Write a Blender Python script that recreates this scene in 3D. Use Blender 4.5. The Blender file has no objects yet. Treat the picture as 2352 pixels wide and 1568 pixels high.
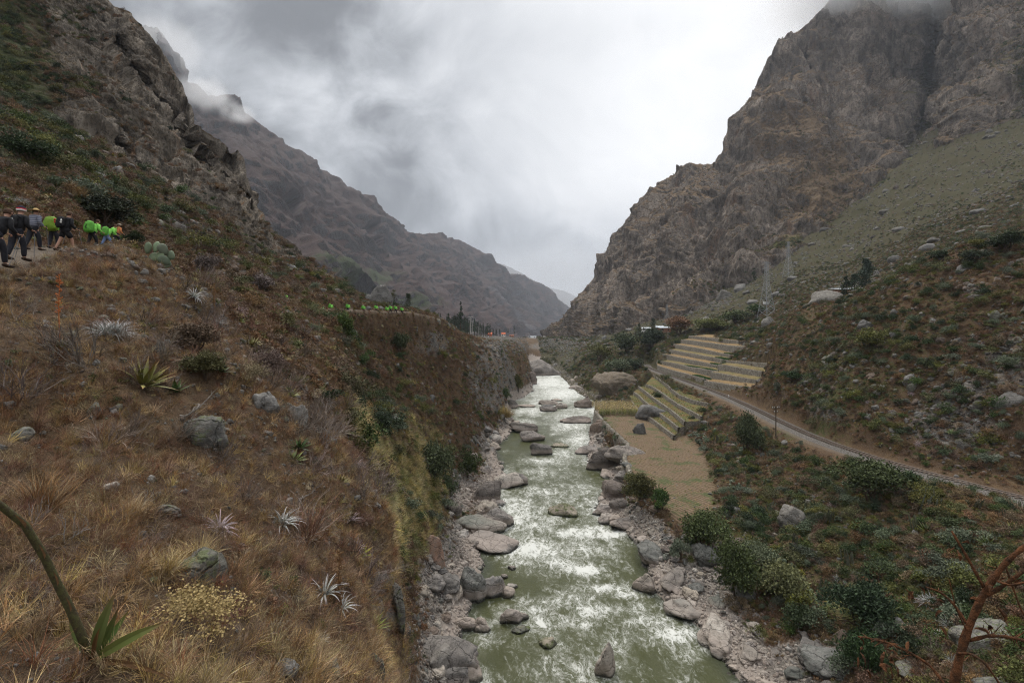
import bpy, math, random
import numpy as np
from mathutils import Vector, Matrix, Euler
rng = np.random.default_rng(7)
random.seed(7)
R = math.radians
SC = bpy.context.scene
COL = SC.collection

# ------------------------------------------------------------------ camera, sky, sun, exposure
F = 1110.0; CX = 1176.0; HY = 750.0; CZ = 35.0       # focal length and horizon in photograph units (2352 wide)
cam_d = bpy.data.cameras.new('camera'); cam = bpy.data.objects.new('camera', cam_d); COL.objects.link(cam)
cam_d.sensor_width = 36.0; cam_d.lens = 36.0 * F / 2352.0
cam_d.shift_y = -34.0 / 2352.0
cam_d.clip_start = 0.05; cam_d.clip_end = 60000
cam.location = (0, 0, CZ); cam.rotation_euler = (R(90), 0, 0)
SC.camera = cam

W = bpy.data.worlds.new('World'); SC.world = W; W.use_nodes = True
SUN_EL, SUN_AZ = R(58), R(-20)                          # behind thin cloud, up the valley
SC.view_settings.view_transform = 'Standard'; SC.view_settings.look = 'None'
SC.view_settings.exposure = 0.55; SC.view_settings.gamma = 1.0; SC.view_settings.use_curve_mapping = False
sun_d = bpy.data.lights.new('sun', 'SUN'); sun_d.energy = 1.5; sun_d.angle = R(14); sun_d.color = (1.0, 0.93, 0.82)
sun = bpy.data.objects.new('sun', sun_d); COL.objects.link(sun)
_sd = Vector((math.sin(SUN_AZ) * math.cos(SUN_EL), math.cos(SUN_AZ) * math.cos(SUN_EL), math.sin(SUN_EL)))
sun.rotation_euler = _sd.to_track_quat('Z', 'Y').to_euler()
SC.cycles.max_bounces = 5; SC.cycles.diffuse_bounces = 2; SC.cycles.glossy_bounces = 2
SC.cycles.transmission_bounces = 3; SC.cycles.volume_bounces = 2; SC.cycles.transparent_max_bounces = 6
SC.cycles.use_adaptive_sampling = True; SC.cycles.adaptive_threshold = 0.02
SC.cycles.use_denoising = True; SC.cycles.denoising_input_passes = 'RGB_ALBEDO_NORMAL'; SC.cycles.denoising_prefilter = 'NONE'; SC.cycles.pixel_filter_type = 'BLACKMAN_HARRIS'; SC.cycles.filter_width = 1.2
SC.cycles.volume_step_rate = 2.0

# ------------------------------------------------------------------ node helper
class NT:
    def __init__(s, tree):
        s.t = tree; s.n = tree.nodes; s.l = tree.links
    def new(s, typ, **kw):
        n = s.n.new(typ)
        for k, v in kw.items(): setattr(n, k, v)
        return n
    def set(s, sock, v):
        if isinstance(v, bpy.types.NodeSocket): s.l.new(v, sock)
        elif v is not None:
            if isinstance(v, (tuple, list)) and len(v) == 3 and sock.type == 'RGBA': v = (*v, 1)
            sock.default_value = v
    def math(s, op, a, b=None, c=None, clamp=False):
        n = s.new('ShaderNodeMath', operation=op); n.use_clamp = clamp
        s.set(n.inputs[0], a)
        if b is not None: s.set(n.inputs[1], b)
        if c is not None: s.set(n.inputs[2], c)
        return n.outputs[0]
    def vmath(s, op, a, b=None, sc=None):
        n = s.new('ShaderNodeVectorMath', operation=op); s.set(n.inputs[0], a)
        if b is not None: s.set(n.inputs[1], b)
        if sc is not None: s.set(n.inputs['Scale'], sc)
        return n.outputs['Value'] if op in ('DOT_PRODUCT', 'LENGTH', 'DISTANCE') else n.outputs[0]
    def noise(s, co, scale, detail=3, rough=0.55, dist=0.0, out=0):
        n = s.new('ShaderNodeTexNoise'); s.set(n.inputs['Vector'], co); s.set(n.inputs['Scale'], scale)
        n.inputs['Detail'].default_value = detail; n.inputs['Roughness'].default_value = rough
        s.set(n.inputs['Distortion'], dist)
        return n.outputs[out]
    def voro(s, co, scale, feature='F1', out='Distance', rnd=1.0):
        n = s.new('ShaderNodeTexVoronoi', feature=feature); s.set(n.inputs['Vector'], co); s.set(n.inputs['Scale'], scale)
        n.inputs['Randomness'].default_value = rnd
        return n.outputs[out]
    def mix(s, f, a, b, blend='MIX'):
        n = s.new('ShaderNodeMix', data_type='RGBA', blend_type=blend); n.clamp_factor = True
        s.set(n.inputs[0], f); s.set(n.inputs[6], a); s.set(n.inputs[7], b)
        return n.outputs[2]
    def fmix(s, f, a, b):
        n = s.new('ShaderNodeMix', data_type='FLOAT'); s.set(n.inputs[0], f); s.set(n.inputs[2], a); s.set(n.inputs[3], b)
        return n.outputs[0]
    def step(s, v, lo, hi, a=0.0, b=1.0):
        n = s.new('ShaderNodeMapRange', interpolation_type='SMOOTHSTEP'); s.set(n.inputs[0], v)
        s.set(n.inputs[1], lo); s.set(n.inputs[2], hi); s.set(n.inputs[3], a); s.set(n.inputs[4], b)
        return n.outputs[0]
    def ramp(s, f, stops):
        n = s.new('ShaderNodeValToRGB'); s.set(n.inputs[0], f); e = n.color_ramp.elements
        while len(e) < len(stops): e.new(0.5)
        for k, (p, c) in enumerate(stops): e[k].position = p; e[k].color = (*c, 1)
        return n.outputs[0]
    def attr(s, name, out='Fac'):
        n = s.new('ShaderNodeAttribute', attribute_name=name); return n.outputs[out]
    def sep(s, c):
        n = s.new('ShaderNodeSeparateColor'); s.set(n.inputs[0], c); return n.outputs[0], n.outputs[1], n.outputs[2]
    def mapv(s, co, scale=(1, 1, 1), rot=(0, 0, 0), loc=(0, 0, 0)):
        n = s.new('ShaderNodeMapping'); s.set(n.inputs[0], co); n.inputs['Scale'].default_value = scale
        n.inputs['Rotation'].default_value = rot; n.inputs['Location'].default_value = loc
        return n.outputs[0]

# world: overcast cloud layer over a physical sky
def build_world():
    t = NT(W.node_tree); t.n.clear()
    out = t.new('ShaderNodeOutputWorld'); bg = t.new('ShaderNodeBackground')
    sky = t.new('ShaderNodeTexSky', sky_type='NISHITA'); sky.sun_disc = False
    sky.sun_elevation = SUN_EL; sky.sun_rotation = SUN_AZ; sky.altitude = 2600
    co = t.new('ShaderNodeTexCoord').outputs['Generated']
    sp = t.new('ShaderNodeSeparateXYZ'); t.set(sp.inputs[0], co); z = sp.outputs[2]; x = sp.outputs[0]
    # flatten direction so clouds spread like a layer overhead
    warp = t.vmath('ADD', co, t.vmath('SCALE', t.vmath('SUBTRACT', t.noise(co, 1.7, 3, 0.5, out=1), (0.5, 0.5, 0.5)), sc=0.35))
    m = t.mapv(warp, (1.0, 1.0, 1.35))
    big = t.noise(m, 1.9, 3, 0.5, 0.25)
    mid = t.noise(m, 4.6, 5, 0.55, 0.45)
    fine = t.noise(m, 12.0, 5, 0.55, 0.3)
    # heavier cloud lies over the left side of the valley, thin bright cloud up the valley to the right
    dl = t.vmath('DOT_PRODUCT', co, tuple(Vector((-0.52, 0.76, 0.50)).normalized()))
    heavy = t.step(dl, 0.66, 0.99)
    dr = t.vmath('DOT_PRODUCT', co, tuple(Vector((0.25, 0.80, 0.50)).normalized()))
    thin = t.step(dr, 0.86, 0.985)
    c = t.math('ADD', t.math('MULTIPLY', t.math('SUBTRACT', big, 0.5), 1.0), t.math('MULTIPLY', t.math('SUBTRACT', mid, 0.5), 1.1))
    c = t.math('ADD', c, t.math('MULTIPLY', t.math('SUBTRACT', fine, 0.5), 0.40))
    c = t.math('MULTIPLY', c, t.fmix(thin, 1.0, 0.15))
    lum = t.math('ADD', 0.47, t.math('MULTIPLY', c, 0.85))
    lum = t.math('SUBTRACT', lum, t.math('MULTIPLY', heavy, 0.27))
    lum = t.math('ADD', lum, t.math('MULTIPLY', thin, 0.26))
    low = t.step(z, -0.02, 0.30)
    lum = t.math('MULTIPLY', lum, t.fmix(low, 0.40, 1.0))
    lum = t.math('ADD', lum, t.math('MULTIPLY', t.math('SUBTRACT', fine, 0.5), 0.05)); lum = t.math('SMOOTH_MAX', lum, 0.16, 0.12)
    lum = t.math('MULTIPLY', lum, t.step(z, 0.50, 0.95, 1.0, 3.4))    # an overcast sky is brightest overhead
    tint = t.mix(t.step(lum, 0.3, 0.8), (0.93, 0.965, 1.02), (0.985, 0.99, 1.005))
    cl = t.vmath('SCALE', tint, sc=t.math('MULTIPLY', lum, 10.0))
    fin = t.mix(0.97, sky.outputs[0], cl)
    t.set(bg.inputs[0], fin); bg.inputs[1].default_value = 0.1
    t.l.new(bg.outputs[0], out.inputs[0])
build_world()

# ------------------------------------------------------------------ numeric helpers
def ss(a, b, x):
    t = np.clip((x - a) / (b - a), 0, 1); return t * t * (3 - 2 * t)
def _h(ix, iy, iz, seed):
    h = (ix.astype(np.uint32) * np.uint32(0x8da6b343)) ^ (iy.astype(np.uint32) * np.uint32(0xd8163841)) ^ (iz.astype(np.uint32) * np.uint32(0xcb1ab31f)) ^ np.uint32((seed * 0x9E3779B1) & 0xffffffff)
    h ^= h >> np.uint32(15); h *= np.uint32(0x2c1b3c6d); h ^= h >> np.uint32(12); h *= np.uint32(0x297a2d39); h ^= h >> np.uint32(15)
    return h
def perlin(P, seed=0):
    P = P.astype(np.float32); I = np.floor(P); f = P - I; I = I.astype(np.int64)
    w = f * f * f * (f * (f * 6 - 15) + 10)
    out = np.zeros(len(P), np.float32)
    for dx in (0, 1):
        wx = w[:, 0] if dx else 1 - w[:, 0]
        for dy in (0, 1):
            wy = w[:, 1] if dy else 1 - w[:, 1]
            for dz in (0, 1):
                wz = w[:, 2] if dz else 1 - w[:, 2]
                h = _h(I[:, 0] + dx, I[:, 1] + dy, I[:, 2] + dz, seed)
                gx = ((h & np.uint32(1023)).astype(np.float32) / 511.5 - 1)
                gy = (((h >> np.uint32(10)) & np.uint32(1023)).astype(np.float32) / 511.5 - 1)
                gz = (((h >> np.uint32(20)) & np.uint32(1023)).astype(np.float32) / 511.5 - 1)
                out += wx * wy * wz * (gx * (f[:, 0] - dx) + gy * (f[:, 1] - dy) + gz * (f[:, 2] - dz))
    return out * 1.3
def fbm(P, scales, amps, seed=0, cell=None, ridged=False):
    out = np.zeros(len(P), np.float32)
    for k, (s, a) in enumerate(zip(scales, amps)):
        n = perlin(P / s, seed + k)
        if ridged: n = 0.5 - np.abs(n) * 1.4
        if cell is not None: n = n * ss(1.2, 3.0, s / cell)
        out += a * n
    return out
def facet(P, scale, seed=0, stretch=(1, 1, 1), tilt=1.0):
    """blocky fractured relief: each irregular cell is a tilted plane. returns height in units of scale, and edge distance"""
    Q = (P / (np.array(stretch) * scale)).astype(np.float32); I = np.floor(Q).astype(np.int64)
    best = np.full(len(Q), 9.0, np.float32); sec = best.copy(); val = np.zeros(len(Q), np.float32)
    for dx in (-1, 0, 1):
        for dy in (-1, 0, 1):
            for dz in (-1, 0, 1):
                cx, cy, cz = I[:, 0] + dx, I[:, 1] + dy, I[:, 2] + dz
                h = _h(cx, cy, cz, seed); h2 = _h(cx, cy, cz, seed + 77)
                ox = (h & np.uint32(1023)).astype(np.float32) / 1023; oy = ((h >> np.uint32(10)) & np.uint32(1023)).astype(np.float32) / 1023
                oz = ((h >> np.uint32(20)) & np.uint32(1023)).astype(np.float32) / 1023
                ex, ey, ez = Q[:, 0] - cx - ox, Q[:, 1] - cy - oy, Q[:, 2] - cz - oz
                d = ex * ex + ey * ey + ez * ez
                gx = (h2 & np.uint32(1023)).astype(np.float32) / 511.5 - 1; gy = ((h2 >> np.uint32(10)) & np.uint32(1023)).astype(np.float32) / 511.5 - 1
                gz = ((h2 >> np.uint32(20)) & np.uint32(1023)).astype(np.float32) / 511.5 - 1
                v = tilt * (gx * ex + gy * ey + gz * ez) + 0.5 * gx
                m = d < best
                sec = np.where(m, best, np.minimum(sec, d)); best = np.where(m, d, best); val = np.where(m, v, val)
    edge = np.sqrt(sec) - np.sqrt(best)
    return val * ss(-0.02, 0.22, edge), edge
class RBF:
    def __init__(s, X, v, c=0.04):
        s.X = np.asarray(X, float); s.c = c; n = len(s.X)
        d = np.sqrt(((s.X[:, None] - s.X[None]) ** 2).sum(-1) + c * c)
        Pm = np.c_[np.ones(n), s.X]; A = np.zeros((n + 3, n + 3))
        A[:n, :n] = d + np.eye(n) * -1e-3; A[:n, n:] = Pm; A[n:, :n] = Pm.T
        s.w = np.linalg.solve(A, np.r_[np.asarray(v, float), 0, 0, 0])
    def __call__(s, a, b):
        sh = a.shape; a = a.ravel(); b = b.ravel(); out = np.empty(len(a)); n = len(s.X)
        for i in range(0, len(a), 20000):
            A = a[i:i + 20000, None]; B = b[i:i + 20000, None]
            d = np.sqrt((A - s.X[:, 0]) ** 2 + (B - s.X[:, 1]) ** 2 + s.c ** 2)
            out[i:i + 20000] = d @ s.w[:n] + s.w[n] + s.w[n + 1] * A[:, 0] + s.w[n + 2] * B[:, 0]
        return out.reshape(sh)
def at(px, py, D):
    return Vector(((px - CX) / F * D, D, CZ - (py - HY) / F * D))

# ------------------------------------------------------------------ object helpers
def mesh_np(name, V, Q=None, T=None, smooth=False):
    me = bpy.data.meshes.new(name); V = np.asarray(V, np.float32)
    me.vertices.add(len(V)); me.vertices.foreach_set('co', V.ravel())
    nq = 0 if Q is None else len(Q); nt = 0 if T is None else len(T)
    idx = []; 
    if nq: idx.append(np.asarray(Q, np.int32).ravel())
    if nt: idx.append(np.asarray(T, np.int32).ravel())
    idx = np.concatenate(idx); me.loops.add(len(idx)); me.loops.foreach_set('vertex_index', idx)
    st = np.concatenate([np.arange(nq) * 4, nq * 4 + np.arange(nt) * 3]).astype(np.int32)
    me.polygons.add(nq + nt); me.polygons.foreach_set('loop_start', st)
    if smooth: me.polygons.foreach_set('use_smooth', np.ones(nq + nt, bool))
    me.update(calc_edges=True); return me
def grid_faces(nr, nc):
    i = np.arange(nr * nc).reshape(nr, nc)
    return np.stack([i[:-1, :-1], i[:-1, 1:], i[1:, 1:], i[1:, :-1]], -1).reshape(-1, 4)
def add_attr(me, name, arr):
    arr = np.asarray(arr, np.float32)
    if arr.ndim == 1:
        a = me.attributes.new(name, 'FLOAT', 'POINT'); a.data.foreach_set('value', arr)
    else:
        a = me.attributes.new(name, 'FLOAT_COLOR', 'POINT')
        c = np.ones((len(arr), 4), np.float32); c[:, :arr.shape[1]] = arr; a.data.foreach_set('color', c.ravel())
def obj(name, me, mat=None, parent=None, loc=None, rot=None, scale=None):
    o = bpy.data.objects.new(name, me); COL.objects.link(o)
    if mat is not None and me is not None:
        if not me.materials: me.materials.append(mat)
    if parent is not None: o.parent = parent
    if loc is not None: o.location = loc
    if rot is not None: o.rotation_euler = rot
    if scale is not None: o.scale = scale if hasattr(scale, '__len__') else (scale,) * 3
    return o
def tag(o, label=None, cat=None, group=None, kind=None):
    if label: o['label'] = label
    if cat: o['category'] = cat
    if group: o['group'] = group
    if kind: o['kind'] = kind
    return o
def thing(name, label, cat, loc=(0, 0, 0), rot=(0, 0, 0), group=None):
    o = bpy.data.objects.new(name, None); o.empty_display_size = 0.1; COL.objects.link(o)
    o.location = loc; o.rotation_euler = rot; return tag(o, label, cat, group)
CH = {}
def kids(o):
    return [c for c in bpy.data.objects if c.parent == o]
def copy_tree(o, loc=None, rot=None, scale=None, label=None, group=None, ch=None):
    if ch is None:
        if o.name not in CH: CH[o.name] = kids(o)
        ch = CH[o.name]
    c = o.copy(); COL.objects.link(c)
    for k in ch:
        d = k.copy(); COL.objects.link(d); d.parent = c
    if loc is not None: c.location = loc
    if rot is not None: c.rotation_euler = rot
    if scale is not None: c.scale = scale if hasattr(scale, '__len__') else (scale,) * 3
    if label: c['label'] = label
    if group: c['group'] = group
    return c
class MB:
    """collects simple shapes into one mesh"""
    def __init__(s): s.v = []; s.f = []
    def add(s, v, f):
        n = len(s.v); s.v += [tuple(p) for p in v]; s.f += [tuple(i + n for i in q) for q in f]
    def box(s, c, d, rz=0.0):
        cx, cy, cz = c; dx, dy, dz = [q / 2 for q in d]; co, si = math.cos(rz), math.sin(rz)
        v = [(cx + a * dx * co - b * dy * si, cy + a * dx * si + b * dy * co, cz + e * dz) for e in (-1, 1) for b in (-1, 1) for a in (-1, 1)]
        s.add(v, [(0, 2, 3, 1), (4, 5, 7, 6), (0, 1, 5, 4), (2, 6, 7, 3), (0, 4, 6, 2), (1, 3, 7, 5)])
    def bar(s, a, b, w, w2=None):
        s.tube([a, b], [w / 2, (w2 or w) / 2], 4)
    def tube(s, pts, rad, n=6, cap=True):
        pts = [Vector(p) for p in pts]
        if not hasattr(rad, '__len__'): rad = [rad] * len(pts)
        b0 = len(s.v); up = None
        for i, p in enumerate(pts):
            d = (pts[min(i + 1, len(pts) - 1)] - pts[max(i - 1, 0)]).normalized()
            if up is None:
                up = d.orthogonal().normalized()
            u = (up - d * up.dot(d)).normalized(); up = u; w = d.cross(u)
            for k in range(n):
                a = 2 * math.pi * k / n
                s.v.append(tuple(p + (u * math.cos(a) + w * math.sin(a)) * rad[i]))
        for i in range(len(pts) - 1):
            for k in range(n):
                a = b0 + i * n + k; b = b0 + i * n + (k + 1) % n
                s.f.append((a, b, b + n, a + n))
        if cap:
            s.f.append(tuple(b0 + k for k in range(n))[::-1]); e = b0 + (len(pts) - 1) * n
            s.f.append(tuple(e + k for k in range(n)))
    def mesh(s, name, smooth=False):
        me = bpy.data.meshes.new(name); me.from_pydata(s.v, [], s.f)
        if smooth:
            me.polygons.foreach_set('use_smooth', np.ones(len(me.polygons), bool))
        me.update(); return me
# ------------------------------------------------------------------ ground materials
def new_mat(name):
    m = bpy.data.materials.new(name); m.use_nodes = True; t = NT(m.node_tree)
    b = t.n['Principled BSDF']; return m, t, b
def fin(t, b, col, rough=0.95, bump=None, strength=0.5, dist=0.05, spec=0.2):
    t.set(b.inputs['Base Color'], col); t.set(b.inputs['Roughness'], rough)
    b.inputs['Specular IOR Level'].default_value = spec
    if bump is not None:
        n = t.new('ShaderNodeBump'); n.inputs['Strength'].default_value = strength; n.inputs['Distance'].default_value = dist
        t.set(n.inputs['Height'], bump); t.l.new(n.outputs[0], b.inputs['Normal'])
def pos(t): return t.new('ShaderNodeNewGeometry').outputs['Position']

def mat_valley():
    """soil and dry growth, rock, green growth, river gravel, tracks: told apart by the attributes of the mesh"""
    m, t, b = new_mat('valley_ground'); P = pos(t)
    r, g, p = t.sep(t.attr('mask', 'Color')); tr, fld, wet = t.sep(t.attr('mask2', 'Color'))
    n1 = t.noise(P, 0.12, 4, 0.6); n2 = t.noise(P, 0.9, 5, 0.65); n3 = t.noise(P, 6.0, 5, 0.7); n4 = t.noise(P, 40.0, 3, 0.7)
    dry = t.ramp(n2, [(0.25, (0.032, 0.023, 0.015)), (0.42, (0.090, 0.055, 0.030)), (0.58, (0.16, 0.10, 0.050)), (0.78, (0.25, 0.175, 0.086))])
    dry = t.mix(t.step(n1, 0.45, 0.7), dry, t.mix(n3, (0.06, 0.036, 0.024), (0.14, 0.078, 0.046)))
    dry = t.mix(t.step(n3, 0.42, 0.72), dry, (0.15, 0.11, 0.066))
    dry = t.mix(t.step(n4, 0.35, 0.7, 0.7, 0.0), dry, (0.032, 0.022, 0.015))
    gr = t.ramp(t.noise(P, 1.7, 5, 0.7), [(0.3, (0.018, 0.026, 0.009)), (0.5, (0.048, 0.054, 0.018)), (0.75, (0.095, 0.088, 0.034))])
    base = t.mix(t.step(t.math('ADD', g, t.math('MULTIPLY', t.math('SUBTRACT', n2, 0.5), 1.6)), 0.35, 0.75), dry, gr)
    v = t.voro(t.vmath('ADD', P, t.vmath('SCALE', t.noise(P, 1.3, 3, out=1), sc=0.7)), 1.1, 'DISTANCE_TO_EDGE')
    rk = t.ramp(t.noise(P, 1.1, 6, 0.7, 0.4), [(0.3, (0.055, 0.052, 0.050)), (0.5, (0.135, 0.126, 0.116)), (0.7, (0.25, 0.235, 0.21))])
    rk = t.mix(t.step(t.noise(P, 0.35, 5, .7), 0.45, 0.62), rk, t.mix(n3, (0.09, 0.068, 0.048), (0.24, 0.18, 0.125)))
    rk = t.mix(t.step(v, 0.0, 0.06, 0.6, 0.0), rk, (0.03, 0.025, 0.02))
    base = t.mix(t.step(t.math('ADD', r, t.math('MULTIPLY', t.math('SUBTRACT', n3, 0.5), 1.1)), 0.4, 0.65), base, rk)
    vg = t.voro(P, 2.6, out='Color'); vge = t.voro(P, 2.6, 'DISTANCE_TO_EDGE')
    gv = t.mix(t.sep(vg)[0], (0.12, 0.107, 0.094), (0.28, 0.247, 0.215))
    gv = t.mix(t.step(vge, 0.0, 0.12, 0.8, 0.0), gv, (0.05, 0.042, 0.035))
    gv = t.mix(wet, gv, t.mix(n2, (0.17, 0.155, 0.135), (0.36, 0.30, 0.26)))
    base = t.mix(t.step(t.math('ADD', p, t.math('MULTIPLY', t.math('SUBTRACT', n2, 0.5), 0.9)), 0.35, 0.6), base, gv)
    sc_ = t.math('MULTIPLY', t.attr('scrub'), t.step(t.noise(P, 0.16, 7, .75, .5), .31, .52)); base = t.mix(t.math('MULTIPLY', sc_, .95), base, t.mix(n3, (0.014, 0.015, 0.007), t.mix(t.step(n1, .42, .58), (0.050, 0.044, 0.020), (0.075, 0.050, 0.028))))
    base = t.mix(t.math('MULTIPLY', t.attr('scrub'), .5), base, (0.042, 0.041, 0.015))
    path = t.mix(t.noise(P, 7, 5, 0.7), (0.075, 0.058, 0.043), (0.20, 0.165, 0.13))
    base = t.mix(tr, base, path)
    # the ploughed field with its furrows and stubble
    fu = t.mapv(P, (1, 1, 1), (0, 0, R(-32)))
    w = t.new('ShaderNodeTexWave', wave_type='BANDS', bands_direction='X'); t.set(w.inputs['Vector'], fu)
    w.inputs['Scale'].default_value = 0.42; w.inputs['Distortion'].default_value = 2.6; w.inputs['Detail'].default_value = 2.0; w.inputs['Detail Scale'].default_value = 1.5
    fc = t.mix(t.math('ADD', t.math('MULTIPLY', w.outputs['Fac'], .55), t.math('MULTIPLY', t.noise(P, 1.3, 5, .8), .45)), (0.065, 0.042, 0.027), (0.215, 0.155, 0.10))
    fc = t.mix(t.step(t.noise(P, 2.2, 5, 0.75), 0.5, 0.72), fc, (0.25, 0.195, 0.125))
    fc = t.mix(t.step(t.math('ADD', t.noise(P, 0.25, 4, 0.7), t.math('MULTIPLY', n3, 0.3)), 0.66, 0.8, 0.0, 0.8), fc, (0.06, 0.085, 0.03))
    base = t.mix(fld, base, fc)
    hgt = t.math('ADD', t.math('MULTIPLY', n3, 0.4), t.math('ADD', t.math('MULTIPLY', n4, 0.1), t.math('MULTIPLY', t.math('MULTIPLY', v, r), 1.2)))
    hgt = t.math('ADD', hgt, t.math('MULTIPLY', t.math('MULTIPLY', w.outputs['Fac'], fld), 0.5))
    fin(t, b, base, 0.95, hgt, 0.9, 0.4)
    return m
def mat_mountain(name, warm=1.0, sc=1.0, grass=(0.135, 0.080, 0.046), grass2=(0.075, 0.045, 0.032), green=(0.060, 0.064, 0.026),
                 r0=(0.05, 0.046, 0.044), r1=(0.135, 0.122, 0.110), r2=(0.25, 0.225, 0.20), stain=(0.26, 0.135, 0.07)):
    m, t, b = new_mat(name); P = t.vmath('SCALE', pos(t), sc=sc)
    veg, grn, scr = t.sep(t.attr('mask', 'Color'))
    n1 = t.noise(P, 0.012, 5, 0.65); n2 = t.noise(P, 0.07, 5, 0.7); n3 = t.noise(P, 0.45, 5, 0.75)
    st = t.mapv(P, (1, 1, 0.28), (R(12), R(-14), 0))
    n5 = t.noise(st, 0.16, 7, 0.75, 1.0)
    rk = t.ramp(n5, [(0.28, r0), (0.48, r1), (0.68, r2)])
    nb = t.noise(st, 0.035, 6, 0.7, 1.2); rk = t.mix(t.step(nb, 0.36, 0.50, 0.75, 0.0), rk, r0); rk = t.mix(t.step(nb, 0.54, 0.66, 0, 0.65), rk, r2)  # dark and pale rock patches; their contrast also stands in for relief shading
    rk = t.mix(t.step(n3, 0.55, 0.75, 0, 0.5), rk, r2)
    rk = t.mix(t.step(t.noise(st, 0.045, 5, 0.7), 0.56, 0.70, 0.0, 0.75), rk, stain)
    rk = t.mix(t.step(n3, 0.32, 0.50, 0.85, 0.0), rk, (0.018, 0.016, 0.014)); rk = t.mix(t.step(n1, 0.42, 0.62, 0.45, 0.0), rk, (0.045, 0.04, 0.037))
    gc = t.mix(n2, grass2, grass)
    gc = t.mix(t.step(t.math('ADD', grn, t.math('MULTIPLY', t.math('SUBTRACT', n2, 0.5), 1.4)), 0.3, 0.8), gc, green)
    gc = t.mix(t.step(n3, 0.36, 0.52, 0.6, 0.0), gc, (0.024, 0.026, 0.013))
    gc = t.mix(t.step(n3, 0.64, 0.76, 0.0, 0.5), gc, r1)
    f = t.step(t.math('ADD', veg, t.math('ADD', t.math('MULTIPLY', t.math('SUBTRACT', n2, 0.5), 1.3), t.math('MULTIPLY', t.math('SUBTRACT', n3, 0.5), 0.8))), 0.38, 0.66)
    c = t.mix(f, rk, gc)
    c = t.mix(t.step(t.math('ADD', scr, t.math('MULTIPLY', t.math('SUBTRACT', n3, 0.5), 0.5)), 0.4, 0.7), c, t.mix(n3, r1, tuple(q * 1.3 for q in r2)))
    h = t.math('ADD', t.math('MULTIPLY', n3, 0.8), t.math('MULTIPLY', n5, t.fmix(f, 2.6, 0.6)))
    fin(t, b, c, 0.95, h, 1.0, 2.2 / sc)
    return m

# ------------------------------------------------------------------ water's edge, field edge, railway
WL = np.array([(0, -8), (40, -5), (47.5, -4.3), (54, -5.8), (60, -5.0), (66, -4.8), (71, -3.8), (80, -6.6), (88, -1.6), (97, -2.8), (104, -3.6), (112, -1.8), (120, -2.6), (135, -4.5), (143, -4.0), (155, -1.0), (172, 1.5), (187, -1.0), (204, -0.5), (222, -1.5), (240, 6), (262, 11), (300, 13), (338, 15.5), (370, 17), (400, 15), (437, 14.0), (470, 15), (500, 16), (560, 17), (640, 10), (760, -10)])
WR = np.array([(0, 30), (40, 25), (47.5, 22.4), (52, 21.9), (57, 21.6), (61, 19.5), (65, 18.6), (70, 19.5), (78, 20.7), (86, 18.0), (93, 16.0), (100, 18.9), (108, 22.2), (117, 22.6), (126, 20), (134, 20.5), (150, 24), (165, 27), (185, 31.5), (205, 36), (225, 38.5), (250, 35), (277, 34), (310, 34.5), (338, 34.0), (380, 35), (431, 35.5), (470, 30), (500, 27), (560, 30), (640, 24), (760, 4)])
wl = lambda y: np.interp(y, WL[:, 0], WL[:, 1]); wr = lambda y: np.interp(y, WR[:, 0], WR[:, 1])
FE = np.array([(72, 25.5), (98, 23.6), (110, 25.0), (118, 27.5), (123, 29.0), (140, 28.5), (158, 28.6), (172, 29.0), (180, 31)])       # river side of the field
FR = np.array([(72, 28.5), (77, 32), (84, 36), (95, 40), (108, 44), (122, 47), (132, 48), (150, 47), (165, 45), (180, 43)])           # hill side
RW = np.array([(30, 76), (64, 68.0), (76, 63.6), (94.5, 61.7), (112, 63.5), (130, 66.5), (150, 69.2), (165, 70.6), (200, 72.6), (255, 74.6), (275, 77), (300, 84), (330, 96)])
rw = lambda y: np.interp(y, RW[:, 0], RW[:, 1])
ZF = 5.0; ZR = 12.0

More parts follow.
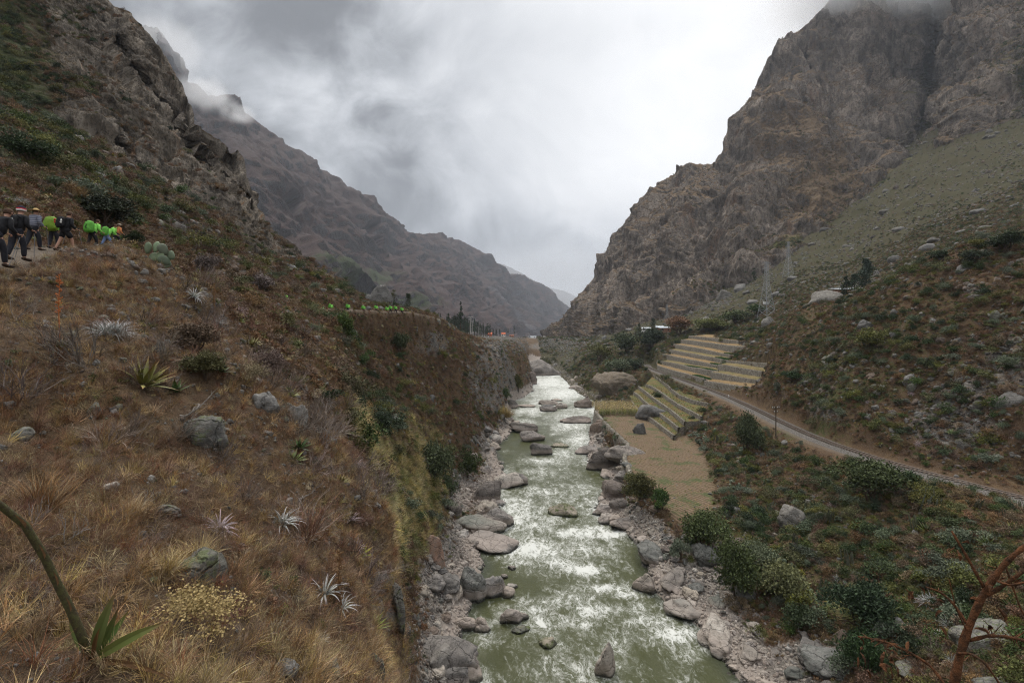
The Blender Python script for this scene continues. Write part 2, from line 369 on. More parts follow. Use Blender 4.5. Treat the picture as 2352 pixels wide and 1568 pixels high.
# terrain profile along sight lines: photograph x -> (distance, photograph y) ...
COLS = {
 -420: [(1.2, 2900), (3, 1700), (6, 1150), (10, 800), (15, 560), (25, 380), (45, 200), (75, 20), (110, 60), (200, 300), (600, 600)],
 0: [(1.2, 2600), (3, 1750), (3.8, 1560), (5, 1330), (7, 1100), (10, 850), (13, 680), (15.3, 603), (20, 570), (24, 520), (30, 440), (40, 365), (60, 262), (75, 222), (90, 240), (120, 300), (200, 420), (600, 650)],
 130: [(1.2, 2750), (3, 1850), (4.2, 1560), (5.5, 1330), (8, 1080), (11, 860), (14, 700), (17, 601), (21, 577), (26, 540), (32, 480), (42, 410), (60, 330), (78, 290), (100, 330), (200, 480), (600, 670)],
 250: [(1.2, 2850), (3, 1930), (4.6, 1500), (6, 1270), (8, 1080), (11, 880), (15, 700), (18, 603), (21, 580), (24, 577), (30, 566), (36, 550), (45, 490), (60, 410), (78, 350), (100, 400), (200, 520), (600, 680)],
 380: [(1.5, 2700), (4, 1650), (5.2, 1450), (7, 1250), (10, 1010), (13, 870), (17, 730), (21, 640), (27, 612), (34, 595), (42, 575), (52, 530), (66, 470), (82, 430), (100, 480), (200, 580), (600, 690)],
 500: [(1.5, 2800), (4, 1730), (5.3, 1500), (7, 1290), (9, 1130), (12, 965), (16, 850), (20, 770), (27, 700), (35, 655), (44, 628), (56, 585), (72, 530), (90, 500), (110, 560), (200, 620), (600, 700)],
 600: [(1.5, 2900), (4.2, 1800), (5.6, 1560), (7.5, 1330), (10, 1160), (13, 1010), (16, 930), (20, 860), (27, 780), (36, 725), (46, 690), (56, 668), (72, 625), (90, 590), (108, 570), (130, 640), (250, 690), (600, 720)],
 700: [(2, 2700), (4.5, 1850), (6, 1560), (8, 1370), (10, 1230), (13, 1080), (17, 985), (22, 915), (28, 855), (37, 790), (48, 740), (60, 705), (75, 675), (95, 635), (112, 612), (125, 622), (160, 680), (300, 720), (600, 735)],
 780: [(2, 2750), (5, 1850), (6.5, 1600), (8.5, 1400), (11, 1250), (14, 1120), (18, 1020), (23, 955), (30, 900), (38, 850), (48, 800), (60, 755), (74, 710), (92, 670), (110, 652), (125, 668), (160, 705), (300, 735), (600, 745)],
 850: [(2, 2850), (5, 1950), (7, 1650), (9, 1450), (11, 1330), (13.5, 1230), (17, 1140), (21, 1075), (28, 1085), (46, 1058), (58, 1000), (67, 940), (75, 865), (83, 780), (89, 716), (100, 704), (114, 690), (128, 700), (160, 722), (300, 742), (600, 752)],
 900: [(2, 2950), (6, 2000), (8, 1720), (10, 1520), (12, 1410), (14.5, 1330), (20, 1400), (30, 1370), (44, 1310), (55, 1215), (61, 1130), (69, 1040), (79, 940), (89, 840), (97, 765), (102, 716), (118, 706), (135, 714), (170, 735), (300, 748), (600, 757)],
 950: [(2, 3100), (7, 2100), (10, 1760), (13, 1590), (20, 1600), (30, 1590), (40, 1540), (48, 1475), (55, 1370), (62, 1250), (70, 1130), (79, 1020), (88, 925), (98, 850), (108, 780), (118, 722), (130, 711), (150, 722), (250, 742), (600, 760)],
 1000: [(2, 3400), (8, 2400), (16, 2000), (30, 1800), (44, 1590), (52, 1455), (60, 1360), (68, 1290), (78, 1190), (87, 1110), (96, 1035), (105, 950), (115, 865), (123, 795), (131, 732), (145, 726), (170, 736), (250, 750), (600, 763)],
 1050: [(2, 3700), (10, 2600), (30, 1960), (47, 1555), (68, 1300), (85, 1192), (104, 1105), (110, 1050), (116, 975), (124, 880), (132, 800), (141, 765), (155, 758), (200, 764), (350, 770), (600, 768)],
 1085: [(2, 3800), (20, 2300), (47, 1570), (85, 1200), (125, 1045), (132, 1020), (138, 960), (144, 890), (152, 820), (160, 790), (180, 778), (240, 775), (350, 775), (600, 770)],
 1120: [(2, 3900), (20, 2400), (47, 1580), (100, 1130), (150, 1000), (158, 985), (164, 930), (170, 860), (177, 810), (190, 795), (240, 783), (350, 779), (600, 772)],
 1160: [(2, 4000), (30, 2100), (60, 1400), (120, 1070), (185, 955), (194, 930), (202, 860), (210, 810), (225, 795), (270, 787), (380, 780), (600, 774)],
 1200: [(2, 4200), (30, 2100), (60, 1400), (120, 1080), (200, 945), (240, 908), (252, 885), (262, 830), (275, 800), (300, 790), (380, 783), (600, 776)],
 1225: [(2, 4200), (60, 1400), (120, 1080), (200, 945), (300, 880), (400, 847), (450, 836), (480, 822), (510, 803), (535, 787), (600, 777), (720, 774)],
 1260: [(2, 4200), (60, 1400), (120, 1080), (200, 945), (300, 880), (400, 847), (450, 836), (490, 824), (520, 806), (550, 787), (600, 778), (720, 774)],
 1300: [(2, 4200), (60, 1400), (120, 1080), (200, 945), (280, 888), (345, 860), (370, 848), (400, 833), (440, 815), (500, 797), (560, 785), (720, 774)],
 1350: [(2, 4200), (60, 1400), (120, 1080), (165, 968), (240, 910), (290, 880), (305, 862), (325, 838), (355, 812), (400, 797), (480, 786), (600, 777), (720, 772)],
 1400: [(2, 4200), (60, 1400), (117, 1080), (140, 1005), (175, 950), (205, 925), (230, 895), (255, 865), (285, 835), (320, 808), (360, 790), (430, 777), (600, 768), (720, 762)],
 1480: [(2, 4300), (57, 1430), (66, 1330), (72, 1240), (80, 1168), (120, 1028), (160, 958), (175, 930), (195, 892), (225, 862), (255, 846), (280, 822), (310, 796), (350, 772), (420, 755), (560, 745), (720, 738)],
 1560: [(2, 4300), (50, 1520), (60, 1375), (68, 1290), (76, 1200), (84, 1140), (100, 1083), (130, 1006), (150, 955), (175, 910), (205, 875), (222, 863), (245, 840), (268, 800), (290, 775), (330, 758), (400, 742), (500, 720), (720, 700)],
 1650: [(2, 4300), (50, 1520), (60, 1370), (66, 1300), (74, 1210), (84, 1135), (100, 1065), (118, 1005), (135, 960), (150, 920), (166, 902), (180, 882), (200, 845), (222, 800), (245, 775), (270, 762), (310, 745), (380, 715), (500, 670), (720, 610)],
 1740: [(2, 4300), (48, 1540), (54, 1440), (60, 1350), (70, 1240), (82, 1150), (95, 1070), (108, 1020), (120, 965), (132, 942), (142, 918), (156, 870), (172, 825), (190, 790), (208, 765), (230, 752), (280, 728), (360, 690), (500, 620), (720, 540)],
 1840: [(2, 4300), (46, 1540), (52, 1450), (58, 1360), (66, 1240), (76, 1150), (88, 1065), (100, 1005), (108, 985), (112, 955), (120, 900), (130, 820), (140, 755), (152, 712), (168, 700), (220, 705), (300, 660), (400, 600), (500, 545), (720, 450)],
 1950: [(2, 4300), (44, 1540), (50, 1440), (56, 1340), (63, 1225), (72, 1130), (83, 1052), (90, 1030), (95, 985), (103, 880), (112, 790), (124, 722), (138, 688), (155, 680), (220, 680), (300, 640), (400, 565), (500, 500), (720, 380)],
 2100: [(2, 4300), (40, 1545), (46, 1430), (54, 1290), (62, 1190), (71, 1105), (78, 1080), (83, 1040), (88, 960), (94, 850), (101, 750), (110, 665), (120, 612), (135, 625), (200, 610), (300, 550), (420, 450), (560, 360), (720, 290)],
 2230: [(2, 4200), (36, 1560), (42, 1430), (50, 1300), (58, 1190), (66, 1125), (72, 1108), (76, 1070), (81, 960), (88, 810), (96, 690), (106, 600), (116, 560), (130, 575), (200, 560), (300, 490), (420, 390), (560, 280), (720, 200)],
 2352: [(2, 4200), (33, 1570), (38, 1450), (45, 1320), (53, 1225), (60, 1168), (66, 1140), (70, 1090), (74, 970), (81, 790), (90, 660), (100, 580), (110, 545), (125, 560), (200, 520), (300, 440), (420, 340), (560, 220), (720, 120)],
 2700: [(2, 4200), (30, 1600), (42, 1330), (52, 1200), (60, 1130), (66, 1000), (74, 800), (88, 620), (105, 520), (150, 480), (250, 380), (400, 200), (720, -50)],
}
LS = 0.8
pts = [((px - CX) / F, math.log(D) * LS, -(py - HY) / F) for px, col in COLS.items() for D, py in col]
def profile(L):
    """sight-line profiles: monotone cubic along each column, blended across columns"""
    us = np.array([(px - CX) / F for px in COLS]); out = np.empty((len(L), len(us)))
    for k, col in enumerate(COLS.values()):
        x = np.log([q[0] for q in col]); y = -(np.array([q[1] for q in col], float) - HY) / F; h = np.diff(x); d = np.diff(y) / h
        m = np.zeros(len(x)); w1 = 2 * h[1:] + h[:-1]; w2 = h[1:] + 2 * h[:-1]; same = d[1:] * d[:-1] > 0
        with np.errstate(all='ignore'): m[1:-1] = np.where(same, (w1 + w2) / (w1 / d[:-1] + w2 / d[1:]), 0)
        m[0] = d[0]; m[-1] = d[-1]; i = np.clip(np.searchsorted(x, L) - 1, 0, len(h) - 1); t = np.clip((L - x[i]) / h[i], 0, 1.0)
        t2, t3 = t * t, t * t * t
        out[:, k] = (2 * t3 - 3 * t2 + 1) * y[i] + (t3 - 2 * t2 + t) * h[i] * m[i] + (-2 * t3 + 3 * t2) * y[i + 1] + (t3 - t2) * h[i] * m[i + 1]
    return us, out

def make_rows():
    seg = [(1.2, 3.5, 25), (3.5, 30, 118), (30, 150, 205), (150, 300, 120), (300, 560, 70), (560, 760, 25)]
    L = []
    for a, b, d in seg:
        n = max(2, int(math.log(b / a) * d)); L += list(np.linspace(math.log(a), math.log(b), n, endpoint=False))
    return np.array(L + [math.log(760)])
HFL = make_rows()
HFU = np.concatenate([np.linspace(-1.9, -1.16, 22, endpoint=False), np.linspace(-1.16, 1.16, 800), np.linspace(1.16, 1.9, 23)[1:]])
U, LL = np.meshgrid(HFU, HFL); Dg = np.exp(LL)
us_, prof_ = profile(HFL)
Tn = np.stack([np.interp(HFU, us_, r_) for r_ in prof_])
_k = np.exp(-np.linspace(-2, 2, 25) ** 2); _k /= _k.sum()
Tn = np.apply_along_axis(lambda r_: np.convolve(np.pad(r_, 12, mode='edge'), _k, 'valid'), 1, Tn)
X0 = U * Dg; Y0 = Dg; Z0 = CZ + Tn * Dg
def carve(X, Y, Z):
    s = np.maximum(wl(Y) - X, X - wr(Y))                    # >0 on land
    side = X > 0.5 * (wl(Y) + wr(Y))
    on = ss(20, 36, Y) * (1 - ss(486, 500, Y))
    # field bench
    fe = np.interp(Y, FE[:, 0], FE[:, 1]); fr = np.interp(Y, FR[:, 0], FR[:, 1])
    fin_ = ss(0.0, 0.5, X - fe) * ss(0.0, 3.0, fr - X + 1.5) * ss(73, 79, Y) * (1 - ss(171, 178, Y))
    Z = Z * (1 - fin_) + ZF * fin_
    low = ss(0, 0.6, fe - X) * ss(92, 98, Y) * (1 - ss(176, 184, Y)) * side
    Z = Z * (1 - low) + np.minimum(Z, 1.2) * low
    # railway bench
    d = X - rw(Y); k = (1 - ss(2.6, 5.5, np.where(d < 0, -d - 2.2, d))) * ss(40, 60, Y) * (1 - ss(300, 330, Y)) * ss(40, 50, X)
    Z = Z * (1 - k) + ZR * k
    # river bed and banks
    b = ss(-2.0, 0.6, s); bank = 0.05 + 0.55 * np.clip(s, 0, 4) ** 0.8
    Zb = np.maximum(Z, 0.3)
    q = ss(0.0, 5.0, s); Zl = bank * (1 - q) + Zb * q
    Zr = -1.6 * (1 - b) + Zl * b
    Z = Z * (1 - on) + Zr * on
    return Z, s, fin_, k
Z1, S_riv, M_field, M_rail = carve(X0, Y0, Z0)
# trail on the left slope: world polyline of (px, py, D)
TR = np.array([tuple(at(*q)) for q in [(-420, 640, 12), (-150, 615, 13.5), (10, 592, 16.5), (80, 577, 19.5), (150, 576, 21), (212, 572, 27), (250, 566, 32), (300, 566, 38), (400, 592, 43), (500, 634, 48), (640, 692, 56), (760, 712, 74), (850, 714, 90), (930, 716, 108), (1000, 730, 128), (1040, 762, 150), (1080, 778, 200), (1120, 780, 300)]])
def seg_dist(X, Y, P):
    best = np.full(X.shape, 1e9); zz = np.zeros(X.shape)
    for a, b in zip(P[:-1], P[1:]):
        d = b[:2] - a[:2]; L2 = d @ d
        t = np.clip(((X - a[0]) * d[0] + (Y - a[1]) * d[1]) / L2, 0, 1)
        q = np.hypot(X - a[0] - t * d[0], Y - a[1] - t * d[1]); m = q < best
        best = np.where(m, q, best); zz = np.where(m, a[2] + t * (b[2] - a[2]), zz)
    return best, zz
td, tz = seg_dist(X0, Y0, TR)
M_trail = 1 - ss(0.9, 1.5, td)
kt = 1 - ss(1.0, 2.6, td); Z1 = Z1 * (1 - kt) + tz * kt

# masks and relief
dzx = np.gradient(Z1, axis=1) / np.maximum(np.gradient(X0, axis=1), 1e-6)
dzy = (np.gradient(Z1, axis=0) - dzx * np.gradient(X0, axis=0)) / np.gradient(Y0, axis=0)
slope = np.hypot(dzx, dzy)
nrm = np.stack([-dzx, -dzy, np.ones_like(dzx)], -1); nrm /= np.linalg.norm(nrm, axis=-1, keepdims=True)
P0 = np.stack([X0, Y0, Z1], -1).reshape(-1, 3)
cell = (Dg * 0.0029).ravel()
PXg = CX + U * F; PYg = HY - (Z1 - CZ) / Dg * F
def blobs(lst, PX, PY):
    m = np.zeros(PX.shape)
    for bx, by, rx, ry, a in lst:
        m = np.maximum(m, a * np.exp(-((PX - bx) / rx) ** 2 - ((PY - by) / ry) ** 2))
    return m
rock_b = blobs([(2200, 960, 170, 130, 1), (2320, 850, 90, 110, .9), (1880, 870, 60, 60, .6), (1700, 800, 60, 30, .3), (1135, 860, 32, 85, 1.3), (1170, 900, 24, 60, 1.2), (1260, 795, 60, 12, 1.2), (1830, 1190, 42, 38, 1.2), (1950, 820, 70, 45, .5),
                (1000, 790, 45, 30, .7), (700, 830, 70, 60, .5), (2230, 670, 40, 25, .7), (620, 600, 60, 35, .6), (250, 400, 60, 40, .7), (420, 520, 60, 30, .8), (130, 440, 40, 30, .7), (2010, 660, 90, 22, .5), (1610, 700, 70, 18, .5), (560, 620, 60, 30, .8),
                (590, 1280, 60, 60, .5), (450, 1000, 40, 30, .4), (620, 940, 40, 50, .5), (870, 1130, 25, 70, .7), (900, 1380, 25, 100, .8), (1290, 790, 60, 10, .8)], PXg, PYg)
green_b = blobs([(40, 330, 160, 110, .9), (250, 470, 140, 60, .5), (2150, 470, 350, 110, .55), (1850, 640, 250, 70, .4), (1500, 790, 200, 40, .75), (1340, 840, 90, 50, .7), (1180, 830, 50, 50, .45), (1650, 730, 130, 40, .5), (1750, 1250, 220, 150, .5), (2150, 1380, 260, 160, .6),
                 (960, 1150, 55, 120, .6), (840, 960, 100, 70, .45), (2000, 830, 300, 200, .35), (1950, 1130, 250, 60, .3), (800, 640, 60, 40, .6)], PXg, PYg)
lowf = fbm(P0, [30, 12, 5], [1, .7, .5], 11).reshape(slope.shape)
M_rock = np.clip(ss(1.4, 3.0, slope) * np.where(X0 < 12, 0.30, 0.6) + rock_b + np.where((X0 > 30) & (Dg > 150), .10, .28) * lowf - 0.05 + .22 * (X0 < 0) * (Dg > 55) * (Dg < 200) * ss(1.0, 2.0, slope) * ss(0, .5, lowf), 0, 1) * (1 - M_field) * (1 - M_rail)
M_green = np.clip(.22 * (X0 > 30) * (Dg < 150) + np.maximum(green_b, .5 * ss(150, 200, Dg) * (X0 > 30)) + 0.25 * lowf, 0, 1)
M_bank = (1 - ss(2.5, 7.5, S_riv)) * (1 - ss(2.2, 5.5, Z1)) * ss(25, 40, Y0)
M_bank = np.maximum(M_bank, blobs([(1620, 1350, 120, 110, 1), (1850, 1520, 150, 60, 1), (1000, 1330, 70, 150, 1), (1060, 1130, 55, 60, 1), (1080, 1000, 60, 30, .9), (1300, 905, 70, 18, 1)], PXg, PYg) * ss(30, 42, Y0) * (1 - ss(3.5, 7, Z1)) * ss(-1.5, 0, S_riv))
flat = (1 - M_field) * (1 - M_rail) * (1 - 0.85 * M_trail)
gfar = fbm(P0, [45, 20, 9], [4.0, 2.2, 1.0], 33).reshape(slope.shape) * ss(150, 230, Dg) * (X0 > 40) * (Z1 > 22)
g0 = fbm(P0, [9, 4.2, 2.0, 1.0, .5, .25, .12], [.9, .5, .3, .17, .09, .05, .028], 3, cell).reshape(slope.shape)
amp = (ss(2, 14, Dg) * 0.75 + 0.25) * (1 - .6 * ss(110, 170, Dg) * (X0 < 12))
f1, e1 = facet(P0, 5.0, 21, (1, 1, 1.3)); f2, _ = facet(P0 + 0.5 * np.stack([perlin(P0 / 2, 5)] * 3, -1), 1.7, 22)
fr_ = (f1 * 1.7 + f2 * 0.75 * ss(.35, .9, 1.7 / cell / 3)).reshape(slope.shape) * (1 - .65 * ss(90, 140, Dg) * (X0 < 12))
amp_r = ss(15, 60, Dg) * 0.9 + 0.1
onriv = ss(-0.5, 1.5, np.where(Y0 > 30, S_riv, 5))
near_rail = 1 - ss(5, 9, np.abs(X0 - rw(Y0)) + 100 * (Y0 < 40) + 100 * (Y0 > 320)); near_field = ss(0, 4, np.hypot(np.maximum(0, np.maximum(28 - X0, X0 - 48)), np.maximum(0, np.maximum(76 - Y0, Y0 - 175))))
disp = (gfar + g0 * amp * (1 - 0.6 * M_bank) + fr_ * M_rock * amp_r) * flat * onriv * (1 - 0.75 * near_rail)
dn = np.where(slope > 3, 1, 1)
P1 = P0.reshape(*slope.shape, 3) + nrm * disp[..., None]
P1[..., 2] += (M_trail * fbm(P0, [.6, .25, .12], [.05, .03, .02], 9, cell).reshape(slope.shape))
P1[..., 2] += M_field * fbm(P0, [3, 1.2], [.10, .06], 19, cell).reshape(slope.shape)
# sink the ground beneath the terraces (they are built as walls and beds of their own)
HFP = P1
# ------------------------------------------------------------------ valley ground mesh
nr, nc = slope.shape
def in_poly(X, Y, poly):
    ins = np.zeros(X.shape, bool); n = len(poly)
    for i in range(n):
        x1, y1 = poly[i][:2]; x2, y2 = poly[(i + 1) % n][:2]
        c = ((y1 > Y) != (y2 > Y)) & (X < (x2 - x1) * (Y - y1) / ((y2 - y1) + 1e-12) + x1); ins ^= c
    return ins
# terraces: zoomed-photo coordinates -> photograph units
zc = lambda a, b: ((2240 + a / 3.0947) * .6125, (1200 + b / 3.0947) * .6125)
def by_x(pts, x0, x1):     # wall running at x0..x1 along the valley
    o = []
    for k, (a, b) in enumerate(pts):
        px, py = zc(a, b); x = x0 + (x1 - x0) * k / (len(pts) - 1); D = x * F / (px - CX)
        o.append(Vector((x, D, CZ - (py - HY) / F * D)))
    return o
def by_z(pts, z):
    o = []
    for a, b in pts:
        px, py = zc(a, b); D = (CZ - z) * F / (py - HY); o.append(Vector(((px - CX) / F * D, D, z)))
    return o
def level(p):              # a wall top is nearly level
    zs = np.array([v.z for v in p]); k = np.linspace(0, 1, len(p)); m = np.polyfit(k, zs, 1)
    for v, q in zip(p, k): v.z = 0.25 * v.z + 0.75 * (m[0] * q + m[1])
    return p
UPPER = [level(by_x(*q)) for q in [
    ([(700, 505), (740, 548), (850, 585), (965, 612), (1000, 608), (1180, 658), (1300, 688)], 77, 76.5),
    ([(690, 462), (800, 480), (900, 490), (1060, 552), (1180, 562), (1300, 585), (1400, 575)], 80, 80.5),
    ([(755, 398), (830, 400), (900, 418), (1040, 450), (1180, 470), (1300, 505), (1420, 535)], 83.5, 84),
    ([(830, 340), (920, 350), (1000, 375), (1130, 385), (1250, 418), (1400, 440), (1520, 472)], 87, 87.5),
    ([(880, 287), (1000, 290), (1100, 308), (1200, 320), (1300, 345), (1400, 390), (1600, 408)], 90.5, 91.5),
    ([(970, 227), (1060, 222), (1180, 248), (1300, 262), (1420, 285), (1520, 300), (1740, 296)], 94, 95),
    ([(1060, 186), (1130, 183), (1240, 192), (1340, 205), (1450, 215), (1560, 232), (1640, 240)], 97.5, 98.5)]]
RIGHT = [level(by_x(*q)) for q in [
    ([(1240, 700), (1330, 712), (1450, 728), (1560, 752), (1660, 764), (1780, 770)], 74.8, 74.8),
    ([(1315, 612), (1400, 603), (1500, 622), (1600, 652), (1700, 675), (1840, 690)], 78.3, 78.6),
    ([(1400, 522), (1480, 510), (1580, 525), (1660, 560), (1780, 580), (1910, 590)], 82, 82.5),
    ([(1500, 462), (1600, 468), (1690, 485), (1800, 495), (1950, 505), (2150, 490)], 86, 88)]]
LOWER = [by_z(*q) for q in [
    ([(330, 882), (380, 925), (440, 1000), (500, 1080), (600, 1122), (740, 1225), (885, 1335)], 6.3),
    ([(420, 832), (475, 868), (540, 935), (620, 1000), (700, 1062), (820, 1150), (935, 1245)], 7.5),
    ([(470, 762), (540, 815), (610, 868), (740, 965), (830, 1025), (920, 1098), (1010, 1175)], 8.7),
    ([(560, 742), (640, 770), (740, 838), (830, 905), (920, 965), (1060, 1040), (1200, 1112)], 9.9),
    ([(640, 622), (730, 690), (800, 745), (870, 810), (950, 868), (1100, 925), (1290, 962)], 11.1)]]
def foot_poly(rows, m):
    a = [v.copy() for v in rows[0]]; b = [v.copy() for v in rows[-1]]
    return a + b[::-1]
for rows in (UPPER, RIGHT, LOWER):
    poly = foot_poly(rows, 0); X = HFP[..., 0]; Y = HFP[..., 1]
    sel = in_poly(X, Y, poly)
    # height of the surface of beds, interpolated between wall tops
    tp = np.array([(v.x, v.y) for r_ in rows for v in r_]); tv = np.array([v.z for r_ in rows for v in r_])
    ii = np.where(sel.ravel())[0]; xx = X.ravel()[ii]; yy = Y.ravel()[ii]
    d = np.hypot(xx[:, None] - tp[:, 0], (yy[:, None] - tp[:, 1])) + 0.5; w = 1 / d ** 3; zz = (w * tv).sum(1) / w.sum(1)
    zf = HFP[..., 2].ravel(); zf[ii] = np.minimum(zf[ii], zz - (3.4 if rows is not LOWER else 2.0)); HFP[..., 2] = zf.reshape(X.shape)
HFZ = HFP[..., 2]
me = mesh_np('ground', HFP.reshape(-1, 3), Q=grid_faces(nr, nc), smooth=True)
add_attr(me, 'mask', np.stack([M_rock, M_green, M_bank], -1).reshape(-1, 3))
M_wet = 1 - ss(1.2, 3.2, S_riv)
trk = np.maximum(M_trail, 0.6 * (1 - ss(0.4, 1.2, np.abs(X0 - rw(Y0) + 2.8))) * M_rail * (Y0 > 40))
add_attr(me, 'mask2', np.stack([trk, M_field, np.clip(M_wet, 0, 1)], -1).reshape(-1, 3))
add_attr(me, 'scrub', (ss(150, 200, Dg) * (X0 > 30)).ravel())
ground = obj('ground', me, mat_valley()); tag(ground, kind='structure')
print('ground', len(me.polygons))

def zat(x, y):
    """height of the ground at world points"""
    x = np.asarray(x, float); y = np.asarray(y, float)
    fi = np.clip(np.interp(np.log(np.maximum(y, 1.21)), HFL, np.arange(nr)), 0, nr - 1.001); fj = np.clip(np.interp(x / y, HFU, np.arange(nc)), 0, nc - 1.001)
    i = fi.astype(int); j = fj.astype(int); a = fi - i; b = fj - j
    return (HFZ[i, j] * (1 - a) * (1 - b) + HFZ[i + 1, j] * a * (1 - b) + HFZ[i, j + 1] * (1 - a) * b + HFZ[i + 1, j + 1] * a * b)
PYd = HY - (HFZ - CZ) / HFP[..., 1] * F; PXd = CX + HFP[..., 0] / HFP[..., 1] * F
def ground_at(px, py, dmin=2.0):
    j = int(np.argmin(np.abs(HFU - (px - CX) / F))); col = PYd[:, j]; ys = HFP[:, j, 1]
    k = np.where((ys > dmin) & (col <= py))[0]
    k = k[0] if len(k) else nr - 1
    return Vector(HFP[k, j])
runmin = np.minimum.accumulate(PYd, axis=0)
VIS = PYd <= runmin + 6
# cell areas
ex = HFP[:-1, 1:] - HFP[:-1, :-1]; ey = HFP[1:, :-1] - HFP[:-1, :-1]
AREA = np.linalg.norm(np.cross(ex, ey), axis=-1); NZ = np.cross(ex, ey)[..., 2] / np.maximum(AREA, 1e-9)
CELLN = np.cross(ex, ey) / np.maximum(AREA, 1e-9)[..., None]
Uc = U[:-1, :-1]
INF = (np.abs(Uc) < 1.13) & VIS[:-1, :-1]
def scatter(density, seed, inf=True, maxn=None):
    """random points on the ground: density per square metre (array over cells)"""
    g = np.random.default_rng(seed); lam = density * AREA * (INF if inf else 1)
    lam = np.nan_to_num(lam); n = g.poisson(lam); idx = np.repeat(np.arange(n.size), n.ravel())
    if maxn and len(idx) > maxn: idx = g.choice(idx, maxn, replace=False)
    i, j = np.unravel_index(idx, n.shape); a = g.random(len(i))[:, None]; b = g.random(len(i))[:, None]
    P = HFP[i, j] + ex[i, j] * a + ey[i, j] * b
    return P, CELLN[i, j], i, j

big = mesh_np('valley_floor', [(-30000, -2000, -12), (30000, -2000, -12), (30000, 40000, -12), (-30000, 40000, -12)], Q=[(0, 1, 2, 3)])
def mat_plain(name, c, rough=0.9, spec=0.2, var=None, scale=3.0, bump=None, metal=0.0):
    m, t, b = new_mat(name); P = t.new('ShaderNodeTexCoord').outputs['Object']
    col = c
    if var is not None: col = t.mix(t.step(t.noise(P, scale, 5, 0.65), 0.35, 0.65), c, var)
    b.inputs['Metallic'].default_value = metal
    fin(t, b, col, rough, t.noise(P, scale * 3, 4, 0.7) if bump else None, bump or 0.3, 0.02, spec)
    return m
tag(obj('terrain', big, mat_plain('far_soil', (0.09, 0.065, 0.045))), kind='structure')

# ------------------------------------------------------------------ mountains: faces with their own distances
SHEETS = {}
def sheet(name, sky, foot, ctrl, ncol, nrow, mat, noisef, px0, px1, behind=5, back=80, gully=None, veg=None, green=None, scree=None, slopeveg=(0.5, 1.2), c=0.06):
    px = np.linspace(px0, px1, ncol); sk = np.interp(px, [q[0] for q in sky], [q[1] for q in sky]); ft = np.interp(px, [q[0] for q in foot], [q[1] for q in foot])
    r = RBF(np.array([(a / 600, b / 600) for a, b, _ in ctrl]), np.log([d for *_, d in ctrl]), c)
    v = np.linspace(0, 1, nrow); PX, V = np.meshgrid(px, v); PY = ft + (sk - ft) * V
    D = np.exp(r(PX / 600, PY / 600))
    if gully is not None: D = D * (1 + gully(PX, PY))
    X = (PX - CX) / F * D; Z = CZ - (PY - HY) / F * D
    rowsX, rowsY, rowsZ = [X], [D], [Z]
    for k in range(1, behind + 1):      # the far side of the ridge
        dd = back * k / behind * (1 + 0.0 * px); Dk = D[-1] + dd
        rowsX.append((X[-1] * (Dk / D[-1]))[None]); rowsY.append(Dk[None]); rowsZ.append((Z[-1] - dd * (0.1 + 0.5 * k / behind))[None])
    X = np.concatenate(rowsX); Y = np.concatenate(rowsY); Z = np.concatenate(rowsZ)
    P = np.stack([X, Y, Z], -1)
    a = np.gradient(P, axis=1); bb = np.gradient(P, axis=0); n = np.cross(a, bb); n /= np.linalg.norm(n, axis=-1, keepdims=True) + 1e-9
    n = np.where(n[..., 1:2] > 0, -n, n)
    cell = np.linalg.norm(a, axis=-1).ravel()
    d, veg0 = noisef(P.reshape(-1, 3), cell, PX, PY)
    d = d.reshape(X.shape).copy(); tp_ = np.clip((len(d) - 1 - behind - np.arange(len(d))) / 10.0, 0.25, 1)[:, None]; d = d * tp_; P2 = P + n * d[..., None]
    a = np.gradient(P2, axis=1); bb = np.gradient(P2, axis=0); n2 = np.cross(a, bb); n2 /= np.linalg.norm(n2, axis=-1, keepdims=True) + 1e-9
    # smooth normals a little for the growth mask
    nz = np.abs(n2[..., 2])
    PXf = CX + P[..., 0] / P[..., 1] * F; PYf = HY - (P[..., 2] - CZ) / P[..., 1] * F
    mveg = ss(slopeveg[0], slopeveg[1], nz + 0.25 * veg0.reshape(X.shape))
    if veg: mveg = mveg + blobs([q for q in veg if q[4] > 0], PXf, PYf) - blobs([(*q[:4], -q[4]) for q in veg if q[4] < 0], PXf, PYf)
    mg = blobs(green, PXf, PYf) if green else np.zeros(X.shape)
    ms = np.zeros(X.shape)
    if scree:
        for line, wd, amp_ in scree:
            dd, _ = seg_dist(PXf, PYf, np.array([(q[0], q[1], 0) for q in line])); ms = np.maximum(ms, amp_ * np.exp(-(dd / wd) ** 2))
    me = mesh_np(name, P2.reshape(-1, 3), Q=grid_faces(*X.shape), smooth=True)
    add_attr(me, 'mask', np.clip(np.stack([mveg, mg, ms], -1), 0, 1).reshape(-1, 3))
    o = obj(name, me, mat); tag(o, kind='structure'); print(name, len(me.polygons)); SHEETS[name] = (P2, np.clip(mveg, 0, 1), np.clip(mg, 0, 1), nrow); return P2

def polyd(PX, PY, line, w):
    d, _ = seg_dist(PX, PY, np.array([(q[0], q[1], 0) for q in line])); return np.exp(-(d / w) ** 2)
